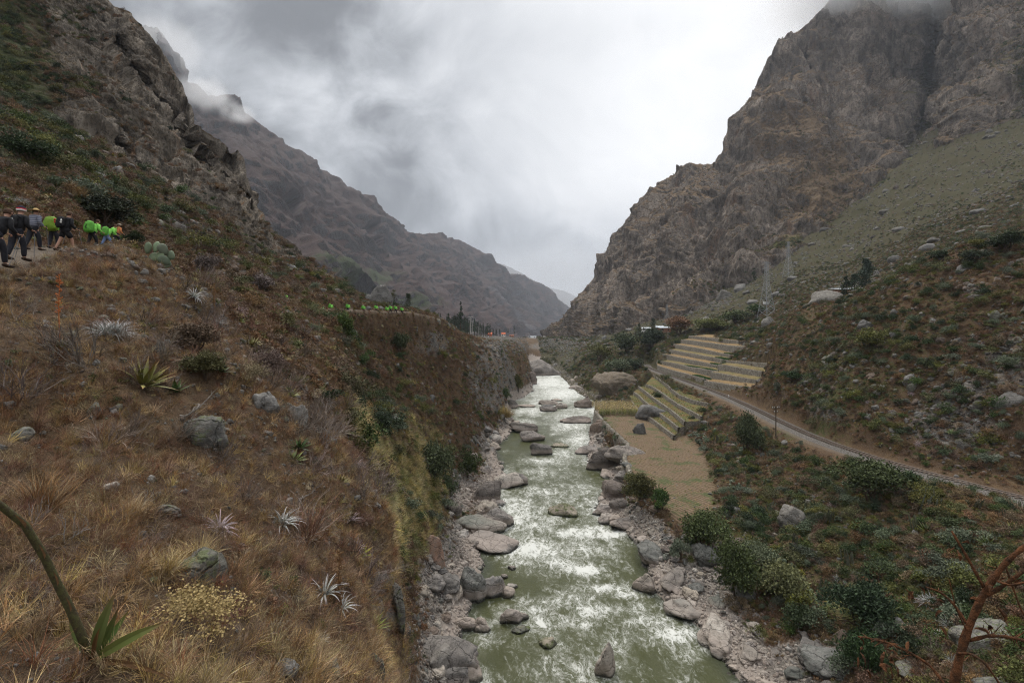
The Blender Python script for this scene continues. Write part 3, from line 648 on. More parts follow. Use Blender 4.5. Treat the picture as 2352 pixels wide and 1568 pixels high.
# left cliff
def n_cliff(P, cell, PX, PY):
    Q = P + 1.5 * np.stack([perlin(P / 6, 31), perlin(P / 6, 32), perlin(P / 6, 33)], -1)
    c, s_ = math.cos(R(35)), math.sin(R(35))
    Qr = np.stack([Q[:, 0] * c - Q[:, 2] * s_, Q[:, 1], Q[:, 0] * s_ + Q[:, 2] * c], -1)
    f1, _ = facet(Qr, 11, 41, (1.5, 1, .8)); f2, _ = facet(Qr, 4.0, 42, (1.7, 1, .7)); f3, _ = facet(Qr, 1.5, 43, (1.6, 1, .8)); f4, _ = facet(Qr, .7, 44, (1.4, 1, .8))
    v = fbm(P, [40, 18, 8], [1, .7, .4], 50)
    d = f1 * 2.2 + f2 * 1.7 + f3 * .9 + f4 * .42 + fbm(P, [30, 12], [3.0, 1.2], 52)
    pxf = np.concatenate([PX.ravel(), np.tile(PX[0], (len(P) - PX.size) // PX.shape[1])]); pyf = np.concatenate([PY.ravel(), np.tile(PY[-1], (len(P) - PX.size) // PX.shape[1])])
    g = blobs([(20, 200, 110, 260, 1)], pxf, pyf); d = d * (1 - 0.7 * g) + 0.5 * g * fbm(P, [3, 1.5, .8], [.9, .5, .3], 57, cell)
    return d, v + 0.2
SKY_LC = [(-200, -330), (100, -160), (180, -90), (240, -10), (262, 15), (300, 32), (320, 55), (345, 80), (380, 130), (412, 188), (425, 215), (437, 245), (440, 285), (455, 295), (500, 323), (520, 345), (545, 348), (552, 370), (562, 405), (578, 448), (588, 478), (600, 498), (640, 545), (660, 552), (690, 575), (697, 595), (720, 612), (745, 640), (790, 668), (830, 692), (900, 720)]
m_cliff = mat_mountain('cliff_rock', sc=6.0, grass=(0.11, 0.075, 0.045), grass2=(0.06, 0.045, 0.028), green=(0.045, 0.052, 0.017), r0=(0.05, 0.043, 0.034), r1=(0.22, 0.185, 0.145), r2=(0.42, 0.36, 0.29), stain=(0.30, 0.155, 0.07))
sheet('cliff', SKY_LC, [(-200, 330), (0, 330), (130, 380), (250, 440), (380, 510), (500, 570), (600, 630), (700, 690), (800, 720), (900, 740)],
      [(-200, 330, 64), (-200, -330, 110), (0, 330, 70), (0, 230, 80), (0, 0, 108), (0, -200, 130), (130, 380, 70), (130, 290, 84), (150, 200, 94), (200, -60, 128), (250, 440, 68), (250, 350, 86), (260, 300, 93), (300, 120, 112), (300, 32, 122), (400, 510, 72), (400, 440, 90), (400, 300, 108), (412, 188, 122),
       (500, 570, 80), (500, 505, 94), (500, 420, 106), (500, 323, 118), (560, 500, 106), (560, 405, 118), (600, 630, 88), (600, 575, 98), (600, 498, 114), (700, 690, 92), (700, 615, 112), (690, 575, 120), (800, 720, 95), (800, 675, 112), (900, 740, 100), (900, 720, 112)],
      430, 310, m_cliff, n_cliff, -200, 900, behind=6, back=30, slopeveg=(0.55, 0.95),
      gully=lambda PX, PY: 0.05 * polyd(PX, PY, [(250, 280), (330, 420), (350, 460)], 10) + 0.05 * polyd(PX, PY, [(270, 100), (330, 200), (420, 320), (560, 460)], 16) - 0.03 * polyd(PX, PY, [(430, 330), (500, 420), (560, 520)], 30),
      veg=[(20, 200, 120, 260, 1.2), (190, 60, 60, 90, .4), (520, 620, 140, 35, .5), (240, 470, 90, 40, .6), (330, 330, 120, 90, -.4), (480, 420, 90, 80, -.5), (330, 180, 100, 80, -.2)], green=[(0, 200, 140, 260, 1), (150, 30, 90, 80, .5), (500, 600, 120, 50, .5)])
# right mountain
def n_mount(P, cell, PX, PY):
    Q = P + 8 * np.stack([perlin(P / 40, 61), perlin(P / 40, 62), perlin(P / 40, 63)], -1)
    c, s_ = math.cos(R(18)), math.sin(R(18))
    Qr = np.stack([Q[:, 0] * c + Q[:, 2] * s_, Q[:, 1], -Q[:, 0] * s_ + Q[:, 2] * c], -1)
    f1, _ = facet(Qr, 48, 71, (.8, 1, 1.9)); f2, _ = facet(Qr, 17, 72, (.8, 1, 1.9)); f3, _ = facet(Qr, 6.5, 73, (.8, 1, 1.6)); f4, _ = facet(Qr, 3, 74, (.9, 1, 1.3))
    v = fbm(P, [160, 70, 30], [1.0, .7, .5], 80)
    pxf = np.concatenate([PX.ravel(), np.tile(PX[0], (len(P) - PX.size) // PX.shape[1])]); pyf = np.concatenate([PY.ravel(), np.tile(PY[-1], (len(P) - PX.size) // PX.shape[1])])
    g = blobs([(1800, 300, 160, 160, .65), (1880, 400, 110, 120, .6), (2300, 420, 260, 90, .6)], pxf, pyf)
    d = (f1 * 10 + f2 * 5.2 + f3 * 2.6 + f4 * 1.3) * (1 - 0.7 * g) + fbm(P, [150, 60, 25], [22, 10, 4], 82) + fbm(np.stack([P[:, 0], P[:, 1], P[:, 2] * .35], -1), [70, 32, 14], [22, 12, 5], 86, None, True) * (1 - .5 * g)
    return d, v
SKY_RM = [(1190, 800), (1235, 785), (1262, 764), (1300, 722), (1350, 655), (1400, 592), (1440, 535), (1480, 490), (1505, 455), (1525, 428), (1545, 415), (1565, 392), (1590, 380), (1630, 378), (1650, 372), (1662, 352), (1668, 320), (1690, 275), (1712, 240), (1727, 225), (1742, 180), (1757, 155), (1768, 138), (1785, 105), (1808, 88), (1845, 78), (1858, 55), (1880, 35), (1910, -5), (1960, -50), (2000, -75), (2060, -90), (2130, -70), (2160, -130), (2300, -260), (2500, -420)]
GUL = [(2150, -60), (2128, 40), (2125, 110), (2105, 220), (2088, 290), (2080, 340), (2060, 400), (2010, 450), (1950, 520), (1880, 570)]
m_mount = mat_mountain('mountain_rock', sc=1.0, grass=(0.19, 0.130, 0.080), grass2=(0.12, 0.086, 0.056), green=(0.085, 0.085, 0.030), r0=(0.065, 0.054, 0.046), r1=(0.235, 0.195, 0.162), r2=(0.50, 0.42, 0.345), stain=(0.30, 0.18, 0.115))
sheet('mountain', SKY_RM, [(1190, 820), (1260, 800), (1400, 800), (1480, 790), (1600, 740), (1800, 650), (1950, 580), (2100, 520), (2250, 470), (2352, 430), (2500, 380)],
      [(1190, 800, 900), (1262, 764, 830), (1300, 780, 760), (1300, 722, 830), (1400, 790, 600), (1400, 700, 650), (1400, 592, 790), (1500, 770, 520), (1500, 650, 580), (1505, 455, 760), (1600, 700, 480), (1600, 500, 600), (1600, 380, 740), (1700, 660, 470), (1700, 450, 580), (1700, 250, 720),
       (1800, 600, 480), (1800, 400, 590), (1800, 250, 660), (1800, 90, 790), (1900, 560, 500), (1900, 350, 620), (1900, 150, 740), (1900, 0, 860), (2000, 480, 540), (2000, 300, 640), (2000, 100, 760), (2000, -75, 900), (2090, 420, 560), (2080, 330, 640), (2100, 200, 740), (2120, 0, 880),
       (2180, 400, 540), (2180, 250, 580), (2200, 50, 660), (2200, -180, 780), (2352, 430, 480), (2352, 250, 520), (2352, 0, 600), (2352, -300, 720), (2500, 380, 440), (2500, 0, 540), (2500, -420, 680)],
      580, 390, m_mount, n_mount, 1190, 2500, behind=6, back=160, slopeveg=(0.42, 0.80),
      gully=lambda PX, PY: 0.13 * polyd(PX, PY, GUL[:7], 16) + 0.03 * polyd(PX, PY, GUL[6:], 12) + 0.03 * polyd(PX, PY, [(1845, 78), (1850, 160), (1835, 260)], 9) - 0.03 * polyd(PX, PY, [(1990, 0), (1960, 120), (1975, 230)], 30),
      veg=[(1800, 320, 140, 120, .55), (1880, 430, 110, 110, .7), (1700, 560, 60, 60, .3), (2300, 420, 260, 70, 1.0), (2352, 200, 90, 160, .5), (2000, 60, 90, 80, -.5), (1620, 620, 160, 70, -.5), (1400, 700, 100, 60, -.3), (2150, 250, 50, 160, -.2), (1900, 180, 70, 70, -.3), (2128, 80, 9, 90, 1.3), (2108, 205, 11, 80, 1.3), (2086, 300, 12, 60, 1.3), (2062, 395, 14, 40, 1.2), (2000, 470, 30, 40, .9), (1650, 660, 60, 26, .7), (1800, 585, 70, 30, .8), (1920, 530, 60, 30, .8), (2040, 460, 60, 34, .8), (2160, 430, 90, 50, .8)],  # narrow blobs along the gully darken it: shade put in as growth colour
      green=[(2250, 450, 260, 70, .9), (2352, 200, 120, 220, .6), (2090, 300, 40, 220, 1), (1950, 520, 60, 40, .6), (1650, 660, 60, 26, .6), (1800, 585, 70, 30, .7), (1920, 530, 60, 30, .7), (2040, 460, 60, 34, .7)], scree=[([(2060, 400), (1960, 510), (1900, 560)], 12, .7)])
# far side of the valley, left
def n_far(sc):
    def f(P, cell, PX, PY):
        Q = P / sc; Qw = Q + 10 * np.stack([perlin(Q / 60, 91), perlin(Q / 60, 92), perlin(Q / 60, 93)], -1)
        f1, _ = facet(Qw, 90, 101, (.8, 1, 2.2)); f2, _ = facet(Qw, 32, 102, (.7, 1, 2.2)); f3, _ = facet(Qw, 13, 103, (.8, 1, 1.8))
        v = fbm(Q, [200, 90, 40], [1, .7, .5], 110)
        return sc * (f1 * 1.5 + f2 * 3.2 + f3 * 2.0 + fbm(Q, [200, 90, 40, 18], [26, 20, 12, 6], 112, None, True)), v
    return f
SKY_A = [(330, 60), (400, 130), (430, 193), (450, 196), (480, 222), (500, 228), (520, 222), (545, 228), (560, 262), (600, 290), (640, 318), (655, 335), (690, 348), (715, 362), (730, 385), (780, 412), (805, 440), (830, 455), (860, 480), (880, 500), (922, 527), (960, 545), (1002, 542), (1022, 550), (1053, 550), (1090, 569), (1120, 591), (1147, 617), (1160, 631), (1180, 629), (1214, 640), (1254, 662), (1281, 688), (1301, 708), (1330, 745), (1400, 800)]
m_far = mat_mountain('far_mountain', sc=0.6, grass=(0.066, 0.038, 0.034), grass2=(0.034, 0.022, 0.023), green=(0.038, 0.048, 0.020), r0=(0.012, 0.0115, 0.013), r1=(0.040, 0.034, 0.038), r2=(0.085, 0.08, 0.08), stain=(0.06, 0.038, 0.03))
RID = [(560, 380), (640, 400), (760, 440), (800, 470), (850, 560), (900, 620), (960, 700)]
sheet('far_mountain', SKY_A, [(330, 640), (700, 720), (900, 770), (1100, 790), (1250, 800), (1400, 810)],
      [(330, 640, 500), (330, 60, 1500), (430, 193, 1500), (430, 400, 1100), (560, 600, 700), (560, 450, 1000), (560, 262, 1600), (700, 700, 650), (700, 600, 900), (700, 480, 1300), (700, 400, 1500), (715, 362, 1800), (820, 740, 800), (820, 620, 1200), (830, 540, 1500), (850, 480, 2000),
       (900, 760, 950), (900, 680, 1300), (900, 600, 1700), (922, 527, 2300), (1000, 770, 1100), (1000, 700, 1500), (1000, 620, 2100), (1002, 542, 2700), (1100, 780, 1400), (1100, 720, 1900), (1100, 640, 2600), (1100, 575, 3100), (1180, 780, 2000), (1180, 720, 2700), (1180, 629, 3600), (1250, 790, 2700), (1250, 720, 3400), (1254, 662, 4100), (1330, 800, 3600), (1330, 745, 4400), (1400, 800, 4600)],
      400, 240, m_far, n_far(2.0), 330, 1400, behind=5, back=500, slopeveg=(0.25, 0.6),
      gully=lambda PX, PY: 0.035 * polyd(PX, PY, [(560, 330), (640, 420), (700, 520)], 34) - 0.035 * polyd(PX, PY, RID, 34) + 0.04 * polyd(PX, PY, [(850, 540), (900, 600), (1000, 690), (1080, 740)], 30) - 0.03 * polyd(PX, PY, [(950, 590), (1000, 640), (1100, 710), (1170, 745)], 28) + 0.025 * polyd(PX, PY, [(1070, 600), (1120, 660), (1190, 740)], 20),
      veg=[(700, 480, 150, 90, .8), (800, 640, 120, 70, -.5), (900, 560, 70, 60, -.2), (780, 650, 120, 30, 1.0)], green=[(790, 655, 110, 26, 1.2), (900, 730, 120, 20, .9)],
      scree=[([(1080, 640), (1110, 668), (1150, 705), (1215, 772)], 4.5, .8), ([(900, 590), (980, 690), (1060, 740)], 6, .5), ([(680, 560), (760, 620), (900, 730)], 12, .3)])
SKY_B = [(1050, 560), (1133, 600), (1160, 608), (1187, 621), (1214, 636), (1245, 660), (1268, 661), (1298, 668), (1321, 681), (1350, 700), (1400, 720), (1500, 760)]
sheet('distant_ridge', SKY_B, [(1050, 800), (1500, 800)], [(1050, 800, 5200), (1050, 560, 6200), (1187, 621, 6300), (1187, 780, 5300), (1268, 661, 8500), (1268, 780, 7000), (1321, 681, 9500), (1400, 790, 8500), (1500, 760, 10000)],
      160, 80, m_far, n_far(3.5), 1050, 1500, behind=4, back=900)
# ------------------------------------------------------------------ river
def build_water():
    D = np.exp(np.linspace(math.log(36), math.log(640), 330)); u = np.linspace(-0.16, 0.62, 250)
    Uw, Dw = np.meshgrid(u, D); X = Uw * Dw; Y = Dw
    keep = (X > wl(Y) - 3.0) & (X < wr(Y) + 3.0) & (Y < 496)
    PX = CX + Uw * F; PY = HY + CZ / Dw * F
    P = np.stack([X * 1.0, Y * 0.55, 0 * X], -1).reshape(-1, 3)
    w = np.stack([perlin(P / 5, 201), perlin(P / 5, 202), 0 * P[:, 0]], -1); Pw = P + 2.0 * w
    n = fbm(Pw, [6, 2.6, 1.2], [1, .6, .4], 205).reshape(X.shape)
    h = fbm(Pw, [3.2, 1.5, .7, .35], [.22, .13, .07, .03], 207, (Dw * .003).ravel()).reshape(X.shape)
    fb = blobs([(1190, 1180, 55, 38, 1), (1245, 1205, 60, 18, .8), (1335, 1222, 62, 15, 1.3), (1400, 1225, 40, 10, 1), (1220, 1262, 80, 22, 1.25), (1195, 1290, 40, 9, .7), (1330, 1262, 70, 22, .7), (1290, 1290, 40, 12, .9), (1340, 1308, 42, 12, 1.3), (1400, 1352, 42, 10, 1.3), (1440, 1365, 40, 8, .9),
                (1240, 1400, 35, 12, .7), (1300, 1380, 70, 20, .7), (1360, 1400, 80, 16, .75), (1250, 1430, 40, 18, .8), (1300, 1425, 30, 14, .7), (1345, 1435, 16, 9, 1.1), (1440, 1400, 60, 14, .7), (1480, 1425, 50, 14, .9), (1545, 1455, 60, 20, 1), (1600, 1500, 50, 18, .7), (1180, 1405, 40, 10, .6),
                (1170, 1395, 40, 8, .6), (1110, 1470, 26, 26, .5), (1090, 1560, 40, 30, .7), (1340, 1530, 120, 20, .35), (1240, 1530, 60, 20, .3), (1420, 1480, 30, 30, .4),
                (1310, 970, 42, 26, .9), (1335, 1010, 40, 22, .9), (1300, 1040, 40, 12, .8), (1370, 1060, 40, 10, .7), (1360, 940, 40, 14, .8), (1290, 905, 50, 16, .95), (1250, 925, 40, 10, .7), (1220, 945, 40, 10, .8), (1260, 880, 40, 12, .9), (1300, 885, 30, 10, .7), (1240, 834, 30, 6, 1), (1215, 850, 14, 12, .9), (1270, 862, 24, 6, .5), (1240, 820, 20, 5, .8),
                (1200, 970, 30, 8, .7), (1245, 1060, 60, 9, .8), (1230, 1085, 60, 12, .5), (1150, 1135, 30, 12, .7), (1230, 1130, 60, 14, .5), (1330, 1130, 60, 20, .45), (1180, 1150, 50, 14, .7), (1370, 1165, 30, 30, .7), (1290, 1150, 30, 12, .4)], PX, PY)
    calm = blobs([(1190, 1020, 34, 34, .8), (1240, 1010, 40, 20, .4), (1130, 1345, 50, 24, 1), (1200, 1345, 40, 24, .8), (1120, 1500, 60, 40, .4), (1650, 1520, 50, 60, .7), (1480, 1320, 30, 40, .5), (1410, 1110, 40, 20, .5), (1280, 1205, 26, 8, .7), (1160, 1400, 20, 10, .4)], PX, PY)
    far = ss(150, 330, Dw) * .35
    foam = np.clip(0.21 + fb * 0.60 - calm * .42 + n * 0.24 + far, -0.2, 1.3)
    Z = 0.0 + h * (0.6 + 0.9 * np.clip(foam, 0, 1)) + 0.15 * np.clip(foam - .5, 0, 1)
    nr_, nc_ = X.shape; Q = grid_faces(nr_, nc_)
    kq = keep.ravel()[Q].all(1); Q = Q[kq]
    used = np.unique(Q); remap = np.full(X.size, -1); remap[used] = np.arange(len(used))
    V = np.stack([X, Y, Z], -1).reshape(-1, 3)[used]
    me = mesh_np('river', V, Q=remap[Q], smooth=True)
    s = np.minimum(X - wl(Y), wr(Y) - X)
    add_attr(me, 'foam', np.stack([foam, 1 - ss(0, 2.2, s), 0 * foam], -1).reshape(-1, 3)[used])
    m, t, b = new_mat('river_water'); Pp = pos(t); fo, edge, _ = t.sep(t.attr('foam', 'Color'))
    st = t.mapv(Pp, (1.0, 0.6, 1), (0, 0, 0))
    wp = t.vmath('ADD', st, t.vmath('SCALE', t.vmath('SUBTRACT', t.noise(st, 0.5, 3, 0.6, out=1), (.5, .5, .5)), sc=3.2))
    wq = t.vmath('ADD', wp, t.vmath('SCALE', t.vmath('SUBTRACT', t.noise(wp, 1.8, 3, 0.6, out=1), (.5, .5, .5)), sc=1.1))
    a1 = t.math('MULTIPLY', t.voro(wq, 0.62, 'DISTANCE_TO_EDGE'), 0.5)
    a2 = t.math('ABSOLUTE', t.math('SUBTRACT', t.noise(wp, 2.1, 4, 0.65, 0.9), 0.5))
    fil = t.math('MAXIMUM', t.step(a1, 0.0, 0.05, 1, 0), t.math('MULTIPLY', t.step(a2, 0.0, 0.07, 1, 0), 0.85))
    body = t.noise(wp, 0.75, 7, 0.68, 1.3); fineb = t.noise(wp, 6.0, 3, 0.7)
    body = t.math('ADD', t.math('MULTIPLY', body, .9), t.math('MULTIPLY', fineb, .10))
    f = t.math('ADD', t.math('MULTIPLY', t.step(t.math('ADD', fo, t.math('MULTIPLY', t.math('SUBTRACT', body, .5), 3.0)), 0.64, 1.04), 1.0),
               t.math('MULTIPLY', fil, t.step(t.math('ADD', fo, t.math('MULTIPLY', t.math('SUBTRACT', body, .5), 1.8)), 0.10, 0.70)), clamp=True)
    wc = t.mix(t.noise(Pp, 0.35, 4), (0.040, 0.045, 0.018), (0.066, 0.070, 0.031))
    wc = t.mix(t.math('MULTIPLY', t.step(t.math('ADD', fo, t.math('SUBTRACT', body, .5)), 0.0, .75), 0.5), wc, (0.165, 0.178, 0.128))
    wc = t.mix(t.math('MULTIPLY', edge, 0.6), wc, (0.035, 0.042, 0.032))
    c = t.mix(f, wc, (0.55, 0.56, 0.53))
    t.set(b.inputs['Base Color'], c); t.set(b.inputs['Roughness'], t.fmix(f, 0.34, 0.9)); b.inputs['IOR'].default_value = 1.33
    bp = t.new('ShaderNodeBump'); bp.inputs['Strength'].default_value = 0.55; bp.inputs['Distance'].default_value = 0.2; b.inputs['Specular IOR Level'].default_value = 0.22
    t.set(bp.inputs['Height'], t.math('ADD', t.noise(wp, 1.6, 5, 0.65), t.math('MULTIPLY', f, 0.25))); t.l.new(bp.outputs[0], b.inputs['Normal'])
    tag(obj('river_water', me, m), kind='structure'); print('river', len(Q))
build_water()

# ------------------------------------------------------------------ rocks
import bmesh
def ico(sub):
    bm = bmesh.new(); bmesh.ops.create_icosphere(bm, subdivisions=sub, radius=1); v = np.array([q.co[:] for q in bm.verts]); f = np.array([[w.index for w in q.verts] for q in bm.faces]); bm.free(); return v, f
ICO = {k: ico(k) for k in (1, 2, 3, 4, 5)}
def rock_mesh(name, seed, sub=4, planes=16, rough=0.06, flat=0.75, roundness=0.12):
    g = np.random.default_rng(seed); v, f = ICO[sub]; n = g.normal(size=(planes, 3)); n /= np.linalg.norm(n, axis=1, keepdims=True)
    d = g.uniform(0.62, 1.0, planes); dn = v @ n.T; r = np.where(dn > 0.08, d / np.maximum(dn, 0.08), 9.0)
    k = 1 / max(roundness, .02) ; r = -np.log(np.exp(-k * r).sum(1) + np.exp(-k * 1.08)) / k
    P = v * np.clip(r, .3, 1.2)[:, None]
    off = g.uniform(0, 50, 3)
    nn = fbm(P + off, [.9, .45, .22, .11], [1.3 * rough, .8 * rough, .45 * rough, .28 * rough], seed)
    fc, _ = facet(P + off, .5, seed + 5, (1.4, 1, .6)); nn = nn + (rough * 0.8) * fc * (sub > 2)
    fb, _ = facet(P + off + .2 * np.stack([perlin(P * 2, 3), perlin(P * 2, 4), perlin(P * 2, 5)], -1), .85, seed + 9, (1.2, 1, .8), 1.6); nn = nn + rough * 1.9 * fb
    P = P * (1 + nn)[:, None]; P[:, 2] *= flat
    return mesh_np(name, P, T=f, smooth=True)
def mat_rock(name, c0, c1, c2, wetline=False, moss=None, sc=1.0, lich=0.3):
    m, t, b = new_mat(name); P = t.new('ShaderNodeTexCoord').outputs['Object']; Wp = pos(t)
    rnd = t.new('ShaderNodeObjectInfo').outputs['Random']
    Pv = t.vmath('SCALE', Wp, sc=sc)
    n1 = t.noise(Pv, 0.8, 5, 0.65, 0.5); n2 = t.noise(Pv, 5, 5, 0.75); lay = t.noise(t.mapv(Pv, (.5, .6, 3.0), (R(20), R(-15), 0)), 1.0, 5, .7)
    c = t.mix(t.step(n1, .35, .65), c0, c1); c = t.mix(t.step(lay, .5, .66, 0, .6), c, c2)
    c = t.mix(t.step(t.noise(Pv, 1.9, 6, .8, .8), .34, .50, .75, 0), c, (.035, .03, .026)); c = t.mix(t.step(n2, .30, .47, .7, 0), c, (.03, .027, .024)); crk = t.voro(t.vmath('ADD', Pv, t.vmath('SCALE', t.noise(Pv, 1.5, 3, out=1), sc=.8)), .55, 'DISTANCE_TO_EDGE'); c = t.mix(t.math('MULTIPLY', t.step(crk, 0, .018, .6, 0), t.step(n1, .45, .6)), c, (.018, .015, .013)); c = t.mix(t.step(n2, .62, .74, 0, lich), c, (.36, .35, .31))
    hsv = t.new('ShaderNodeHueSaturation'); t.set(hsv.inputs['Color'], c); t.set(hsv.inputs['Value'], t.fmix(rnd, .75, 1.3)); t.set(hsv.inputs['Saturation'], t.fmix(t.math('FRACT', t.math('MULTIPLY', rnd, 7.3)), .6, 1.3)); c = hsv.outputs[0]
    rough = 0.9
    if wetline:
        z = t.new('ShaderNodeSeparateXYZ'); t.set(z.inputs[0], Wp); zz = t.math('ADD', z.outputs[2], t.math('MULTIPLY', t.math('SUBTRACT', n1, .5), .7))
        wv = t.step(zz, 0.12, 0.5, 1, 0); c = t.mix(t.math('MULTIPLY', wv, .85), c, (.022, .022, .017))
        wash = t.math('MULTIPLY', t.step(zz, 0.3, .6), t.step(zz, 1.0, 2.0, 1, 0)); c = t.mix(t.math('MULTIPLY', wash, .55), c, (.36, .30, .26)); rough = t.fmix(wv, .9, .35)
    if moss: c = t.mix(t.step(t.noise(Pv, 1.6, 4, .7), .5, .62), c, moss)
    fin(t, b, c, rough, t.math('ADD', t.math('ADD', t.math('MULTIPLY', n2, .5), lay), t.step(crk, 0, .05)), .8, .14, .3)
    return m
M_RG = mat_rock('river_stone_grey', (.125, .115, .105), (.19, .17, .155), (.24, .215, .19), True)
M_RP = mat_rock('river_stone_pale', (.22, .196, .168), (.30, .27, .235), (.38, .35, .31), True)
M_RB = mat_rock('river_stone_brown', (.10, .078, .064), (.15, .12, .10), (.20, .165, .14), True)
M_RGN = mat_rock('river_stone_green', (.105, .110, .098), (.15, .15, .135), (.20, .19, .17), True)
M_RO = mat_rock('boulder_orange', (.24, .125, .075), (.20, .135, .095), (.13, .11, .10), False, sc=1.2)
M_HG = mat_rock('hill_stone_grey', (.105, .10, .092), (.155, .147, .135), (.21, .20, .18), False, sc=1.3, lich=.6)
M_HB = mat_rock('hill_stone_lichen', (.105, .10, .09), (.16, .155, .13), (.22, .20, .16), False, (.12, .135, .07), 2.5, .7)
M_RM = mat_rock('river_stone_mossy', (.09, .10, .05), (.15, .15, .09), (.28, .24, .2), True, (.07, .085, .03))
_rk = {}
def proto_rock(i, sub=4, style='a'):
    k = (i, sub, style)
    if k not in _rk:
        kw = dict(a=dict(planes=12, roundness=.045, rough=.075, flat=.8), r=dict(planes=9, roundness=.11, rough=.06, flat=.72), s=dict(planes=8, roundness=.03, rough=.085, flat=.85))[style]
        _rk[k] = rock_mesh('rock', 300 + i * 13, sub, **kw)
    return _rk[k]
nrk = [0]
def boulder(px, pyb, w, h, z, mat, label, style='a', rot=None, dep=0.62, seed=None, name='boulder', sink=0.25, sub=4, D=None, grp=None, tilt=(0, 0)):
    """boulder whose visible foot stands at photograph point (px, pyb), w x h photograph units"""
    nrk[0] += 1; seed = seed or nrk[0]
    if D is None: D = (CZ - z) * F / (pyb - HY)
    s = D / F; sx = w / 2 * s; sy = sx * dep; Dc = D + sy * 0.8
    # vertical view extent = foreshortened depth + height
    el = (CZ - z) / D; hh = max(h * s - 2 * sy * abs(el) * .8, h * s * 0.35); sz = hh / (2 - 2 * sink) * 1.25
    x = (px - CX) / F * Dc
    me = proto_rock(seed % 97, sub, style).copy(); me.materials.clear(); me.materials.append(mat)
    o = obj(name, me, None, loc=(x, Dc, z + sz * (1 - 2 * sink) * .55), rot=(tilt[0], tilt[1], random.choice([0, .25, -.3, 3.1, 2.9, 3.4]) if rot is None else rot), scale=(sx * 1.22, sy * 1.25, sz * 1.5))
    tag(o, label, 'boulder', grp); return o
